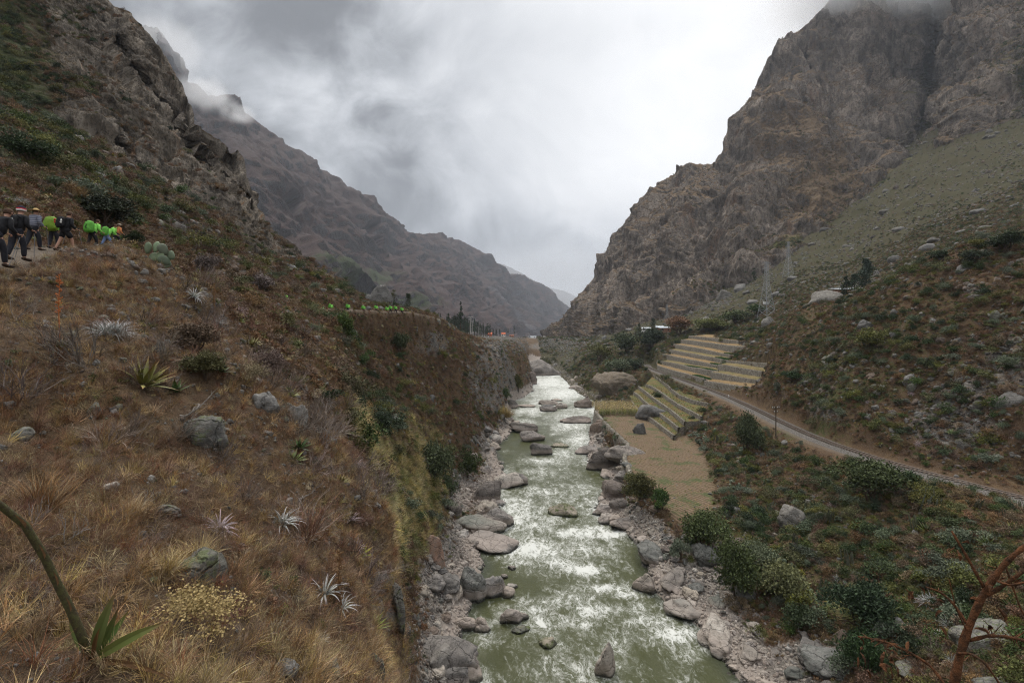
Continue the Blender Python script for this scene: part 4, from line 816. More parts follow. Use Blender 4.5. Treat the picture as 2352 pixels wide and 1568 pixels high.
BL = [
 (1296, 1186, 62, 34, 0, M_RM, 'broad humped boulder with brown wet base standing alone in mid river rapids', 'r'),
 (1178, 1432, 48, 36, 0, M_RP, 'pale pyramid shaped boulder in the river beside the left bank', 's'),
 (1258, 1486, 45, 27, 0, M_RM, 'rounded olive brown egg shaped boulder in the river downstream of a churning patch of foam', 'r'),
 (1392, 1555, 44, 78, 0, M_RP, 'long pale boulder with bumps on top, lowest boulder in the open river', 'r'),
 (1198, 1452, 36, 16, 0, M_RM, 'low wet rock ledge between the pyramid boulder and the egg shaped boulder', 'a'),
 (1176, 1308, 19, 14, 0, M_RG, 'small round grey stone in the water below the long brown slab', 'r'),
 (1158, 1328, 16, 11, 0, M_RP, 'small cream stone alone in the dark pool by the left bank', 'r'),
 (1110, 1222, 112, 44, .5, M_RGN, 'great smooth grey green boulder on the left bank lying on top of the long slab', 'r'),
 (1118, 1262, 118, 46, 0, M_RG, 'long grey brown slab boulder jutting from the left bank over the water', 'a'),
 (1142, 1208, 62, 44, .2, M_RG, 'grey boulder wedged behind the great smooth boulder at the water edge', 'a'),
 (990, 1314, 54, 72, 1.5, M_RO, 'tall rust orange boulder standing at the foot of the grassy slope', 's'),
 (1083, 1372, 56, 62, 0.4, M_RGN, 'dark angular boulder with cracked face beside a brown one on the left bank', 's'),
 (1132, 1372, 50, 50, 0, M_RG, 'brown grey boulder between the dark angular boulder and a pale one', 'a'),
 (1165, 1371, 34, 26, 0, M_RP, 'pale rounded boulder in the water at the tip of the boulder cluster', 'r'),
 (1175, 1350, 22, 14, 0, M_RP, 'small white topped stone resting just upstream of the pale rounded boulder', 'r'),
 (1066, 1446, 46, 32, .2, M_RP, 'pale boulder with a notched hollow on top among small stones by the left shore', 'r'),
 (1103, 1450, 38, 32, 0, M_RP, 'ochre stained pale boulder at the water edge below the pebble bar', 'a'),
 (1022, 1545, 125, 86, .8, M_RG, 'huge flat topped grey slab boulder at the bottom left of the river', 's'),
 (1046, 1590, 62, 66, .3, M_RG, 'upright grey boulder leaning against the huge flat topped slab', 's'),
 (1120, 1150, 60, 58, .5, M_RB, 'big brown boulder with a soil covered back below the dark bushes', 'r'),
 (1163, 1120, 62, 36, 0, M_RP, 'pale flat bedrock shelf with two arms reaching into the river', 'a'),
 (1195, 1114, 30, 26, 0, M_RG, 'tilted grey stone standing on the end of the pale shelf', 's'),
 (1141, 1160, 38, 16, 0, M_RP, 'low ochre and cream stones below the big brown boulder', 'a'),
 (1409, 1150, 68, 50, .4, M_RB, 'large dark brown boulder on the right bank under the green bushes', 'r'),
 (1423, 1178, 48, 30, .5, M_RB, 'blocky brown boulder in front of the large dark one on the right bank', 's'),
 (1385, 1184, 50, 26, 0, M_RG, 'low grey boulder at the right water edge beside the rapids', 'a'),
 (1394, 1202, 30, 22, 0, M_RP, 'pale square stone between the low grey boulder and the banded one', 's'),
 (1436, 1214, 56, 28, .3, M_RG, 'long banded grey boulder on the right shore', 'a'),
 (1493, 1230, 34, 34, .8, M_RB, 'rounded brown boulder set back from the right shore', 'r'),
 (1382, 1078, 64, 46, .2, M_RB, 'big brown block with a grass tuft on top below the field wall', 's'),
 (1435, 1056, 78, 36, 3.6, M_RG, 'dark grey whaleback boulder lying at the edge of the ploughed field', 'r'),
 (1484, 1362, 44, 46, 0, M_RP, 'pale grey saddle shaped boulder at the bend of the right shore', 'a'),
 (1241, 1045, 42, 30, 0, M_RG, 'rounded grey boulder in mid river with foam around its foot', 'r'),
 (1288, 1027, 33, 11, 0, M_RM, 'low green mossy stone just awash in mid river', 'r'),
 (1220, 1013, 52, 28, 0, M_RG, 'broad rounded boulder at the left shore above the mid river boulder', 'r'),
 (1118, 1003, 36, 26, 1, M_RO, 'orange brown squared boulder below the crumbling bank', 's'),
 (1202, 990, 56, 22, .3, M_RG, 'grey boulders mass behind the broad rounded boulder on the left shore', 'a'),
 (1352, 1044, 48, 24, 0, M_RG, 'sloping grey slab at the right shore beside the brown block', 'r'),
 (1372, 1000, 30, 38, .6, M_RB, 'brown bulging boulder built into the foot of the field wall', 'r'),
 (1322, 972, 58, 18, 0, M_RB, 'flat brown outcrop at the right shore above the field wall', 'a'),
 (1258, 945, 36, 14, 0, M_RG, 'grey rock island across the narrows, nearer of the two', 'a'),
 (1290, 938, 22, 12, 0, M_RP, 'pale rock at the right end of the narrows', 's'),
 (1243, 862, 72, 30, 0, M_RG, 'massive cracked grey outcrop splitting the far river', 's'),
 (1219, 881, 26, 20, .3, M_RB, 'dark sloping boulder at the far left shore', 's'),
 (1337, 935, 34, 18, .3, M_RB, 'smooth brown boulder beside the far right shore', 's'),
 (1262, 930, 42, 13, 0, M_RP, 'pale ridge of bedrock in the narrows, farther of the two', 'a'),
 (1322, 893, 26, 8, 0, M_RP, 'flat stone slab at the far right shore', 'a'),
 (1174, 935, 28, 18, .5, M_RG, 'grey boulder at the mouth of the rocky left beach', 'a'),
 (1207, 935, 36, 8, 0, M_RP, 'thin cream slab lying along the left water edge', 'a'),
 (1279, 921, 22, 5, 0, M_RP, 'low stone bar in the far rapids', 'a'),
]
for q in BL: boulder(*q)
# the great outcrop with an overhang, the boulder among the terraces, the grey face on the right bank
def big_outcrop():
    v, f = ICO[5]; P = np.sign(v) * np.abs(v) ** .6; P /= np.abs(P).max(0)
    P = P * np.array([9.5, 10, 8.0]); P[:, 0] -= 2.2 * np.clip(P[:, 2] / 8, -1, 1) * (P[:, 0] < 0); P[:, 0] += (P[:, 0] < 0) * 2.4 * np.exp(-((P[:, 2] + 1) / 4.5) ** 2)
    P[:, 2] -= (P[:, 2] > 0) * .16 * (P[:, 0] ** 2) ** .5 * 1.0; f1, _ = facet(P, 5, 8); f2, _ = facet(P, 1.8, 9)
    P += v * (f1 * 1.1 + f2 * .55 + fbm(P, [4, 1.6, .7], [.8, .4, .2], 12))[:, None]
    me = mesh_np('outcrop', P, T=f, smooth=True); o = obj('outcrop', me, M_HB, loc=(48.5, 225, 5.8), rot=(0, 0, .15)); tag(o, 'great overhanging outcrop beside the river with cactus on its top', 'rock outcrop')
M_HB = mat_rock('hill_stone_lichen', (.105, .10, .09), (.16, .155, .13), (.22, .20, .16), False, (.12, .135, .07), 2.5, .7)
M_OUT = mat_rock('outcrop_stone', (.12, .088, .062), (.17, .14, .11), (.22, .19, .16), False, (.12, .10, .06), 1.2, .4); M_HBk = M_HB; M_HB = M_OUT; big_outcrop(); M_HB = M_HBk
boulder(1503, 966, 62, 42, 5, M_HG, 'big pale grey boulder standing among the lower terraces', 'r', dep=.9, sub=4, seed=8, rot=.2)
boulder(1471, 996, 24, 22, 5, M_HG, 'lone pointed pale rock in the middle of the ploughed field', 's', dep=.6, seed=9)
boulder(1618, 987, 12, 5, 6.4, M_HG, 'flat grey stone lying on the lowest terrace bed', 'a', dep=.7, seed=10)
def hill_rock(px, py, w, h, mat, label, style='a', dmin=2, seed=None, sink=.3, dep=.8, name='boulder', sub=4, rot=None, grp=None):
    p = ground_at(px, py, dmin); D = p.y
    return boulder(px, py, w, h, p.z, mat, label, style, dep=dep, seed=seed, sink=sink, name=name, sub=sub, D=D, rot=rot, grp=grp)
for q in [
 (875, 702, 42, 34, M_HG, 'large rounded boulder block standing on the ridge above the far hikers', 's', 70),
 (462, 1345, 92, 76, M_HB, 'lichen covered grey boulder with stacked slabs in the dry grass', 's', 4),
 (470, 1020, 70, 56, M_HB, 'dark cracked boulder half buried beside the dead branch', 's', 8),
 (605, 955, 52, 46, M_HG, 'grey boulder with a pale top on the slope above the grass', 'a', 10),
 (680, 985, 52, 48, M_HG, 'pale lichen boulder at the edge of the near slope', 's', 10),
 (388, 1190, 50, 40, M_HB, 'round grey boulder in brown grass below the white stone', 'r', 4),
 (256, 1128, 30, 24, M_RP, 'white chalky stone in the dry grass', 'a', 4),
 (20, 936, 26, 16, M_HG, 'pale flat stone at the left margin of the slope', 'a', 4),
 (215, 955, 26, 22, M_HB, 'grey brown stone beside small rubble on the left slope', 'a', 4),
 (50, 1010, 36, 26, M_HB, 'low rounded stone in the brown weeds at the left margin', 'r', 4),
 (365, 830, 26, 30, M_HG, 'upright grey stone below the pale grass clump', 's', 6),
 (652, 1560, 52, 50, M_HG, 'grey boulder near the bottom margin left of a lichen slab', 'r', 4),
 (735, 1580, 100, 60, M_HB, 'green lichened slab with small white stones on it at the bottom margin', 'a', 4),
 (600, 1570, 30, 36, M_HB, 'small blue grey boulder at the bottom margin of the slope', 'r', 4),
 (915, 1425, 26, 70, M_HB, 'tall upright dark slab on the edge of the slope', 's', 8),
 (930, 1460, 30, 36, M_HG, 'grey green stone leaning below the upright slab', 'a', 8),
 (862, 1560, 36, 50, M_HB, 'pointed dark slab at the bottom edge of the slope', 's', 8),
 (515, 265, 0, 0, None, '', '', 0),
 (1700, 668, 22, 15, M_HG, 'boulder behind the power line on the far grassy slope', 'a', 150),
 (1662, 690, 30, 16, M_HG, 'sloping pale rock left of the boulder behind the power line', 'a', 150),
 (1890, 698, 64, 32, M_HG, 'broad grey whaleback rock beside the brick house', 'r', 140),
 (2015, 634, 16, 12, M_HG, 'pale boulder right of the tall tree by the house', 'a', 150),
 (2215, 625, 28, 14, M_HG, 'pale boulder on the skyline shoulder of the right slope', 'a', 100),
 (1727, 700, 24, 10, M_HG, 'low flat boulder near the foot of the pylon', 'r', 150),
 (1990, 760, 32, 18, M_HG, 'grey slab on the right slope under a cactus clump', 'a', 90),
 (2270, 1500, 120, 90, M_HB, 'large dim grey boulder behind the dry branch', 'a', 30),
 (2300, 1610, 90, 60, M_HB, 'dark round boulder at the bottom right margin', 'r', 30),
 (2095, 1560, 66, 40, M_HB, 'brown boulder under the dark bush at the bottom right', 'r', 30),
 (1822, 1222, 60, 55, M_HG, 'bare pale clay rock face on the right bank slope', 'a', 50),
 (2320, 940, 60, 40, M_HG, 'dark round rock on the rocky hillside above the track', 'r', 60),
 (2090, 890, 22, 18, M_HG, 'pale block lodged in the scrub above the track', 's', 60),
 (1765, 748, 26, 16, M_HG, 'grey rock at the top of the terraces path', 'a', 120),
]:
    if q[4] is None: continue
    hill_rock(q[0], q[1], q[2], q[3], q[4], q[5], q[6], dmin=q[7])

# ------------------------------------------------------------------ instancing for what nobody could count
def instances(name, protos, P, rot, scl, idx, kind='stuff'):
    me = bpy.data.meshes.new(name); P = np.asarray(P, np.float32); me.vertices.add(len(P)); me.vertices.foreach_set('co', P.ravel())
    a = me.attributes.new('rot', 'FLOAT_VECTOR', 'POINT'); a.data.foreach_set('vector', np.asarray(rot, np.float32).ravel())
    a = me.attributes.new('scl', 'FLOAT_VECTOR', 'POINT'); s = np.asarray(scl, np.float32); s = np.repeat(s[:, None], 3, 1) if s.ndim == 1 else s; a.data.foreach_set('vector', s.ravel())
    a = me.attributes.new('idx', 'INT', 'POINT'); a.data.foreach_set('value', np.asarray(idx, np.int32))
    o = obj(name, me); tag(o, kind=kind)
    g = bpy.data.node_groups.new(name, 'GeometryNodeTree')
    g.interface.new_socket('Geometry', in_out='INPUT', socket_type='NodeSocketGeometry'); g.interface.new_socket('Geometry', in_out='OUTPUT', socket_type='NodeSocketGeometry')
    gi = g.nodes.new('NodeGroupInput'); go = g.nodes.new('NodeGroupOutput'); ip = g.nodes.new('GeometryNodeInstanceOnPoints'); jn = g.nodes.new('GeometryNodeJoinGeometry')
    for p in protos[::-1]:
        oi = g.nodes.new('GeometryNodeObjectInfo'); oi.inputs['Object'].default_value = p; oi.inputs['As Instance'].default_value = True; oi.transform_space = 'ORIGINAL'
        g.links.new(oi.outputs['Geometry'], jn.inputs[0])
    def na(n, typ):
        q = g.nodes.new('GeometryNodeInputNamedAttribute'); q.data_type = typ; q.inputs['Name'].default_value = n; return q.outputs[0]
    g.links.new(gi.outputs[0], ip.inputs['Points']); g.links.new(jn.outputs[0], ip.inputs['Instance']); ip.inputs['Pick Instance'].default_value = True
    g.links.new(na('idx', 'INT'), ip.inputs['Instance Index']); g.links.new(na('rot', 'FLOAT_VECTOR'), ip.inputs['Rotation']); g.links.new(na('scl', 'FLOAT_VECTOR'), ip.inputs['Scale'])
    g.links.new(ip.outputs[0], go.inputs[0])
    md = o.modifiers.new('scatter', 'NODES'); md.node_group = g
    return o
def proto(name, me):
    return bpy.data.objects.new(name + '_source', me)
def rots(n, N=None, lean=0.3, g=rng, jit=0.12):
    yaw = g.uniform(0, 2 * math.pi, n); r = np.zeros((n, 3)); r[:, 2] = yaw
    if N is not None:      # lean toward the slope normal: euler xyz from direction
        up = np.stack([N[:, 0] * lean, N[:, 1] * lean, np.ones(n)], -1) + g.normal(size=(n, 3)) * jit; up /= np.linalg.norm(up, axis=1, keepdims=True)
        # rotation R = Rz(yaw) * ... choose x,y tilts so that the z axis maps to up
        c, s = np.cos(yaw), np.sin(yaw)
        ux = up[:, 0] * c + up[:, 1] * s; uy = -up[:, 0] * s + up[:, 1] * c
        ry = np.arctan2(ux, up[:, 2]); rx = -np.arcsin(np.clip(uy, -1, 1)); r[:, 0] = rx; r[:, 1] = ry
    return r
Dc = np.exp(LL[:-1, :-1]); Xc = HFP[:-1, :-1, 0]; Yc = HFP[:-1, :-1, 1]; Zc = HFP[:-1, :-1, 2]; Sc = S_riv[:-1, :-1]
mr, mgn, mb_, mf, mrl, mt = (q[:-1, :-1] for q in (M_rock, M_green, M_bank, M_field, M_rail, M_trail))
land = (Sc > 0) | (Yc < 30)
LEFT = Xc < 0.5 * (wl(Yc) + wr(Yc)); RIGHTS = ~LEFT
open_ = land * (1 - mf) * (1 - mrl) * (1 - mt) * (1 - np.clip(mb_ * 1.2, 0, 1))
TERR = np.zeros(Xc.shape, bool)
for rows in (UPPER, RIGHT, LOWER): TERR |= in_poly(Xc, Yc, foot_poly(rows, 0))
open_ = open_ * (~TERR)
nse = lambda s, seed: perlin(np.stack([Xc, Yc, Zc], -1).reshape(-1, 3) / s, seed).reshape(Xc.shape)
VN = nse(8, 401) * 1.2 + nse(3, 402) * .6; VM = nse(15, 403) * 1.3 + nse(5, 404) * .5
PXc = PXd[:-1, :-1]; PYc = PYd[:-1, :-1]

# river stones
SB = [proto_rock(50 + k, 4, 'a').copy() for k in range(3)] + [proto_rock(60 + k, 4, 's').copy() for k in range(3)]
for k, me in enumerate(SB): me.materials.clear(); me.materials.append([M_RG, M_RP, M_RB, M_RG, M_RP, M_RGN][k])
SS = [proto_rock(70 + k, 2, 'r').copy() for k in range(4)]
for k, me in enumerate(SS): me.materials.clear(); me.materials.append([M_RG, M_RP, M_RP, M_RB][k])
def rock_scatter():
    dens = mb_ * (Sc > -0.6) * (Yc > 38) * 1.0
    P, N, i, j = scatter(dens * 0.9 * np.clip(1.6 - Dc / 160, .25, 1), 501)
    sz = 0.22 * (1 + rng.pareto(2.2, len(P))); sz = np.clip(sz, .2, 1.9)
    s_ = Sc[i, j]; pale = rng.random(len(P)) < np.where(s_ < 3.0, .75, .2)
    order = np.argsort(-sz / P[:, 1]); n1 = 170
    for k in order[:n1]:
        lab_side = P[k, 0] < 0.5 * (wl(P[k, 1]) + wr(P[k, 1]))
        mi = (rng.choice([1, 4]) if pale[k] else rng.choice([0, 2, 3, 5]))
        s = sz[k]; o = obj('boulder', SB[mi], None, loc=P[k] + np.array([0, 0, s * .15]), rot=(rng.uniform(-.3, .3), rng.uniform(-.3, .3), rng.uniform(0, 6.28)), scale=(s * rng.uniform(.8, 1.4), s * rng.uniform(.8, 1.1), s * rng.uniform(.6, 1)))
        c = 'pale' if mi in (1, 4) else 'grey brown'
        tag(o, f'{c} boulder in the stony shore along the {"left" if lab_side else "right"} bank of the river', 'boulder', f'{c} boulders on the {"left" if lab_side else "right"} shore')
    k = order[n1:]; g = rng
    idx = np.where(pale[k], g.choice([1, 4], len(k)), g.choice([0, 2, 3, 5], len(k)))
    sc = np.stack([sz[k] * g.uniform(.8, 1.4, len(k)), sz[k] * g.uniform(.8, 1.1, len(k)), sz[k] * g.uniform(.6, 1, len(k))], -1)
    instances('river_stones', [proto('stone', m) for m in SB], P[k] + np.array([0, 0, .05]), g.uniform(-3, 3, (len(k), 3)), sc, idx)
    P, N, i, j = scatter(dens * 7.0 * np.clip(1.4 - Dc / 120, .0, 1), 502, maxn=60000)
    sz = rng.uniform(.07, .26, len(P)); s_ = Sc[i, j]
    idx = np.where(rng.random(len(P)) < np.where(s_ < 2.5, .85, .3), rng.choice([1, 2], len(P)), rng.choice([0, 3], len(P)))
    instances('pebbles', [proto('pebble', m) for m in SS], P, rng.uniform(-3, 3, (len(P), 3)), sz, idx)
    # rubble on the slopes
    P, N, i, j = scatter(open_ * (1 - .9 * ss(1.0, 1.9, slope[:-1, :-1])) * (0.25 + 2.2 * np.clip(mr, 0, 1) + 5.0 * (Dc < 30) * ss(.0, .45, nse(2.2, 431)) + 1.2 * (Dc < 30)) * np.clip(60 / Dc, .12, 4) * 0.75 * (Dc > 3), 503, maxn=60000)
    HG = [proto_rock(80 + k, 3, 'a').copy() for k in range(4)]
    for k, me in enumerate(HG): me.materials.clear(); me.materials.append([M_HG, M_HB, M_HG, M_RB][k])
    sz = np.minimum(np.clip(P[:, 1] * 0.0026 * (1 + rng.pareto(2.6, len(P))), .02, .9), np.where(P[:, 1] < 45, P[:, 1] * .010, .9)); sz = np.where((P[:, 1] < 45) & (seg_dist(P[:, 0], P[:, 1], TR)[0] < 3.5), np.minimum(sz, .10), sz)
    idx = rng.integers(0, 4, len(P)); sc = sz[:, None] * rng.uniform(.7, 1.3, (len(P), 3))
    instances('rubble', [proto('rubble', m) for m in HG], P, rng.uniform(-3, 3, (len(P), 3)), sc, idx)
    print('rubble', len(P))
    # scattered boulders on the grassy slope under the right mountain
    P, N, i, j = scatter(RIGHTS * (Dc > 150) * 0.0022 * (Zc > 20), 504, maxn=700)
    sz = np.clip(1.0 * (1 + rng.pareto(2.0, len(P))), .8, 4.5); order = np.argsort(-sz / P[:, 1])
    for k in order[:60]:
        s = sz[k]; o = obj('boulder', HG[0 if rng.random() < .7 else 2], None, loc=P[k], rot=(0, 0, rng.uniform(0, 6.28)), scale=(s, s * .8, s * .75))
        tag(o, 'pale boulder scattered on the grassy slope below the right mountain', 'boulder', 'boulders on the grassy slope')
    k = order[60:]
    instances('scree_stones', [proto('scree', m) for m in HG], P[k], rng.uniform(-3, 3, (len(k), 3)), sz[k], rng.integers(0, 4, len(k)))
rock_scatter()
# ------------------------------------------------------------------ stone terraces
def mat_wall():
    m, t, b = new_mat('dry_stone'); P = pos(t); Q = t.mapv(P, (1, 1, 1.7))
    c = t.sep(t.voro(Q, 2.6, out='Color'))[0]; e = t.voro(Q, 2.6, 'DISTANCE_TO_EDGE')
    col = t.ramp(c, [(0.0, (.13, .118, .098)), (0.5, (.23, .21, .178)), (1.0, (.36, .33, .28))])
    col = t.mix(t.step(e, 0, .08, .75, 0), col, (.04, .035, .028)); col = t.mix(t.step(t.noise(P, .8, 4), .5, .7, 0, .5), col, (.12, .10, .065))
    fin(t, b, col, .95, t.step(e, 0, .14), .9, .1); return m
def mat_bed(name, a, b_, c_):
    m, t, b = new_mat(name); P = pos(t)
    c = t.mix(t.step(t.noise(P, .35, 5, .7), .40, .60), a, b_); c = t.mix(t.step(t.noise(P, 1.6, 6, .8), .44, .62, 0, .9), c, c_)
    fin(t, b, c, .95, t.noise(P, 5, 4, .7), .7, .2); return m
M_WALL = mat_wall()
M_BO = mat_bed('bed_ochre', (.27, .175, .088), (.20, .14, .068), (.13, .10, .048))
M_BG = mat_bed('bed_green', (.090, .098, .032), (.17, .095, .042), (.060, .082, .026))
M_BY = mat_bed('bed_olive', (.18, .14, .062), (.10, .10, .038), (.21, .15, .078))
M_CROP = mat_bed('crop_green', (.025, .085, .02), (.035, .11, .03), (.06, .12, .04))
def resamp(p, n):
    a = np.array([v[:] for v in p]); d = np.r_[0, np.cumsum(np.linalg.norm(np.diff(a, axis=0), axis=1))]; s = np.linspace(0, d[-1], n)
    return np.stack([np.interp(s, d, a[:, k]) for k in range(3)], -1)
def ribbon_wall(name, top, base_z, parent, mat, thick=.5, out=None, lab=None):
    n = max(12, int(np.linalg.norm(np.diff(top, axis=0), axis=1).sum() / .45)); n = min(n, 260); T = resamp(top, n); bz = np.interp(np.linspace(0, 1, n), np.linspace(0, 1, len(base_z)), base_z)
    tan = np.gradient(T[:, :2], axis=0); nor = np.stack([-tan[:, 1], tan[:, 0]], -1); nor /= np.linalg.norm(nor, axis=1, keepdims=True) + 1e-9
    # face outwards = downhill (-x side)
    sgn = -np.sign((nor[:, 0]).mean()) or 1; nor = nor * sgn
    m = 9; rows = []
    for k in range(m):
        f = k / (m - 1); z = bz + (T[:, 2] - bz) * f; off = .12 * (1 - f) * (T[:, 2] - bz) * .8
        rows.append(np.stack([T[:, 0] + nor[:, 0] * off, T[:, 1] + nor[:, 1] * off, z], -1))
    ff, _ = facet(np.concatenate(rows), .38, 71, (1.2, 1.2, .8)); ff = ff.reshape(m, n)
    for k in range(m): rows[k][:, :2] += nor * (ff[k] * .10)[:, None]
    rows[-1][:, 2] += ff[-1] * .12
    rows.append(np.stack([T[:, 0] - nor[:, 0] * thick, T[:, 1] - nor[:, 1] * thick, T[:, 2] + ff[-1] * .1], -1)); rows.append(rows[-1] - np.array([0, 0, .6]))
    V = np.concatenate(rows); me = mesh_np(name, V, Q=grid_faces(len(rows), n)); o = obj(name, me, mat, parent)
    if lab: o['label'] = lab
    return o
def terraces(rows, labels, beds, cat='terrace', base=None, lastdepth=5.0, grp=None):
    N = 40; R_ = [resamp(r, N) for r in rows]
    for k, T in enumerate(R_):
        z_low = (R_[k - 1][:, 2] if k else base(T[:, 0], T[:, 1])) - .35; z_low = np.minimum(z_low, T[:, 2] - 1.2)
        t_ = thing('terrace', labels[k], cat, tuple(T[N // 2] * [1, 1, 0] + [0, 0, z_low[N // 2]]), group=grp)
        off = Vector(t_.location); Tl = T - np.array(off[:])
        ribbon_wall('retaining_wall', [Vector(p) for p in Tl], z_low - off.z, t_, M_WALL)
        if k + 1 < len(R_): B = R_[k + 1].copy()
        else:
            B = T.copy(); B[:, 0] += lastdepth
        C = T.copy(); d = B[:, :2] - C[:, :2]; dl = np.linalg.norm(d, axis=1, keepdims=True); u_ = d / dl
        nb = 7; G = []
        for q in range(nb):
            f = q / (nb - 1); P = np.stack([C[:, 0] + u_[:, 0] * .3 + d[:, 0] * f * 1.04, C[:, 1] + u_[:, 1] * .3 + d[:, 1] * f * 1.04, C[:, 2] - .10 + .75 * f ** 1.5 * (rows is not LOWER)], -1)
            G.append(P)
        for e_ in (0, -1):
            Vs = np.concatenate([[P[e_] for P in G], [P[e_] - np.array([0, 0, 1.7]) for P in G], [P[e_] - np.array([0, 0, 3.4]) for P in G]]) - np.array(off[:]); obj('side_wall', mesh_np('side_wall', Vs, Q=grid_faces(3, nb)), M_WALL, t_)
        V = np.concatenate(G); V[:, 2] += perlin(V / 1.6, 55) * .09
        me = mesh_np('bed', V - np.array(off[:]), Q=grid_faces(nb, N), smooth=False); obj('bed', me, beds[k], t_)
hb = lambda x, y: zat(x, y)
names = ['bottom', 'second', 'third', 'fourth', 'fifth', 'sixth', 'topmost']
terraces(UPPER, ['bottom curved dry stone terrace beside the railway, dry orange grass on its bed', 'second terrace up from the railway, straw coloured bed with a green patch', 'third terrace up from the railway with low stone wall and ochre bed', 'middle terrace of the upper flight, fourth wall above the railway', 'fifth terrace above the railway with long tan bed', 'second highest long terrace wall above the railway', 'highest terrace wall with pale grassy bed behind it'],
         [M_BO, M_BY, M_BO, M_BY, M_BO, M_BO, M_BO], base=lambda x, y: zat(x - 1.5, y), lastdepth=9, grp='upper terraces')
terraces(RIGHT, ['lowest tall grey stone terrace wall at the right end beside the railway', 'tall curved terrace wall above the lowest one at the right end', 'third right hand terrace wall with olive bed and rounded corner', 'uppermost right hand terrace wall running into the scrub'],
         [M_BO, M_BY, M_BY, M_BY], base=lambda x, y: np.full_like(x, 12.0), lastdepth=6, grp='right end terraces')
terraces(LOWER, ['lowest terrace wall standing at the edge of the ploughed field', 'second terrace wall above the ploughed field with yellow green bed', 'third terrace wall above the ploughed field crossing behind the pale boulder', 'fourth terrace wall above the field with orange and green bed', 'long terrace wall just below the railway embankment'],
         [M_BG] * 5, base=lambda x, y: np.full_like(x, ZF - .3), lastdepth=4, grp='lower terraces')
for (a, b_, w_, h_), z_, lab in [(((1360, 405), (1500, 440), 0, 0), 0, 'bright green crop patch on the third terrace, nearest the stone steps'), (((1285, 465), (1420, 500), 0, 0), 0, 'bright green crop patch in the middle of the upper terraces'), (((1000, 490), (1160, 512), 0, 0), 0, 'thin green crop strip at the left of the upper terraces'), (((1190, 525), (1370, 555), 0, 0), 0, 'green crop strip left of the tall right hand walls'), (((1090, 590), (1310, 640), 0, 0), 0, 'largest green crop patch just above the lowest upper wall'), (((1460, 360), (1580, 392), 0, 0), 0, 'small green crop patch highest on the terraces')]:
    px, py = zc((a[0] + b_[0]) / 2, (a[1] + b_[1]) / 2); bestd = None
    for r_ in UPPER:
        T = resamp(r_, 60); pxs = CX + T[:, 0] / T[:, 1] * F; pys = HY - (T[:, 2] - CZ) / T[:, 1] * F
        i = int(np.argmin(np.abs(pxs - px)));
        if pys[i] > py - 3 and (bestd is None or pys[i] < bestd[0]): bestd = (pys[i], T[i], T[min(i + 1, 59)] - T[max(i - 1, 0)])
    if bestd is None: continue
    c0 = bestd[1]; tn = bestd[2] / np.linalg.norm(bestd[2]); wpx = (zc(*b_)[0] - zc(*a)[0]); L_ = wpx / F * c0[1] / max(.25, abs(tn[0] - tn[1] * c0[0] / c0[1])); L_ = min(L_, 22)
    g = np.random.default_rng(int(px)); n = 900; s = g.uniform(-L_ / 2, L_ / 2, n); q = g.uniform(.3, 2.9, n)
    X = c0[0] + tn[0] * s + q; Y = c0[1] + tn[1] * s; Z = c0[2] + tn[2] * s - .05
    V = []; Fc = []
    for k in range(n):
        for r_ in range(3):
            a_ = g.uniform(0, 6.28); h = g.uniform(.25, .55); w = .09; i = len(V); V += [(X[k] - w * math.cos(a_), Y[k] - w * math.sin(a_), Z[k]), (X[k] + w * math.cos(a_), Y[k] + w * math.sin(a_), Z[k]), (X[k] + g.uniform(-.2, .2), Y[k] + g.uniform(-.2, .2), Z[k] + h)]; Fc.append((i, i + 1, i + 2))
    o = obj('crop_patch', mesh_np('crop_patch', V, T=Fc), M_CROP); tag(o, lab, 'crop patch', 'green crop patches on the terraces')
# rough growth along the terrace beds and the field
def bed_growth():
    g = np.random.default_rng(77); PP = []; II = []; S = []
    for rows in (UPPER, RIGHT, LOWER):
        for T in rows:
            A = resamp(T, 200); n = 420; k = g.integers(0, 199, n); f = g.random((n, 1)); P = A[k] * (1 - f) + A[k + 1] * f; P[:, 0] += g.uniform(.1, 3.4, n); P[:, 2] += -.1; PP.append(P); II.append(g.integers(0, 2, n) if rows is not LOWER else g.integers(1, 3, n)); S.append(g.uniform(.18, .5, n))
    n = 5200; X = g.uniform(23, 49, n); Y = g.uniform(75, 176, n); fe = np.interp(Y, FE[:, 0], FE[:, 1]) + .8; fr = np.interp(Y, FR[:, 0], FR[:, 1]) + 1; ok = (X > fe) & (X < fr); edge = np.maximum(ss(2.5, 0, fr - X), ss(95, 80, Y) * .6); ok &= g.random(n) < .35 + .65 * edge
    P = np.stack([X, Y, np.full(n, ZF)], -1)[ok]; PP.append(P); II.append(np.where(g.random(len(P)) < .15 + .6 * edge[ok], 2, 0)); S.append(g.uniform(.15, .42, len(P)))
    PP = np.concatenate(PP); instances('bed_grass', [proto('bed_tuft', m) for m in (P_GR[0], P_GR[2], P_GG[1])], PP, rots(len(PP), None, 0, g, .2), np.concatenate(S), np.concatenate(II))
# wall between the field and the river
fy = np.linspace(96, 174, 60); top = [Vector((np.interp(y, FE[:, 0], FE[:, 1]) + .15, y, ZF + .35)) for y in fy]
fw = thing('stone_wall', 'dry stone wall holding the ploughed field above the river', 'wall', (26, 120, 0))
ribbon_wall('wall_face', [p - Vector((26, 120, 0)) for p in top], np.full(60, -.2), fw, M_WALL, .8)

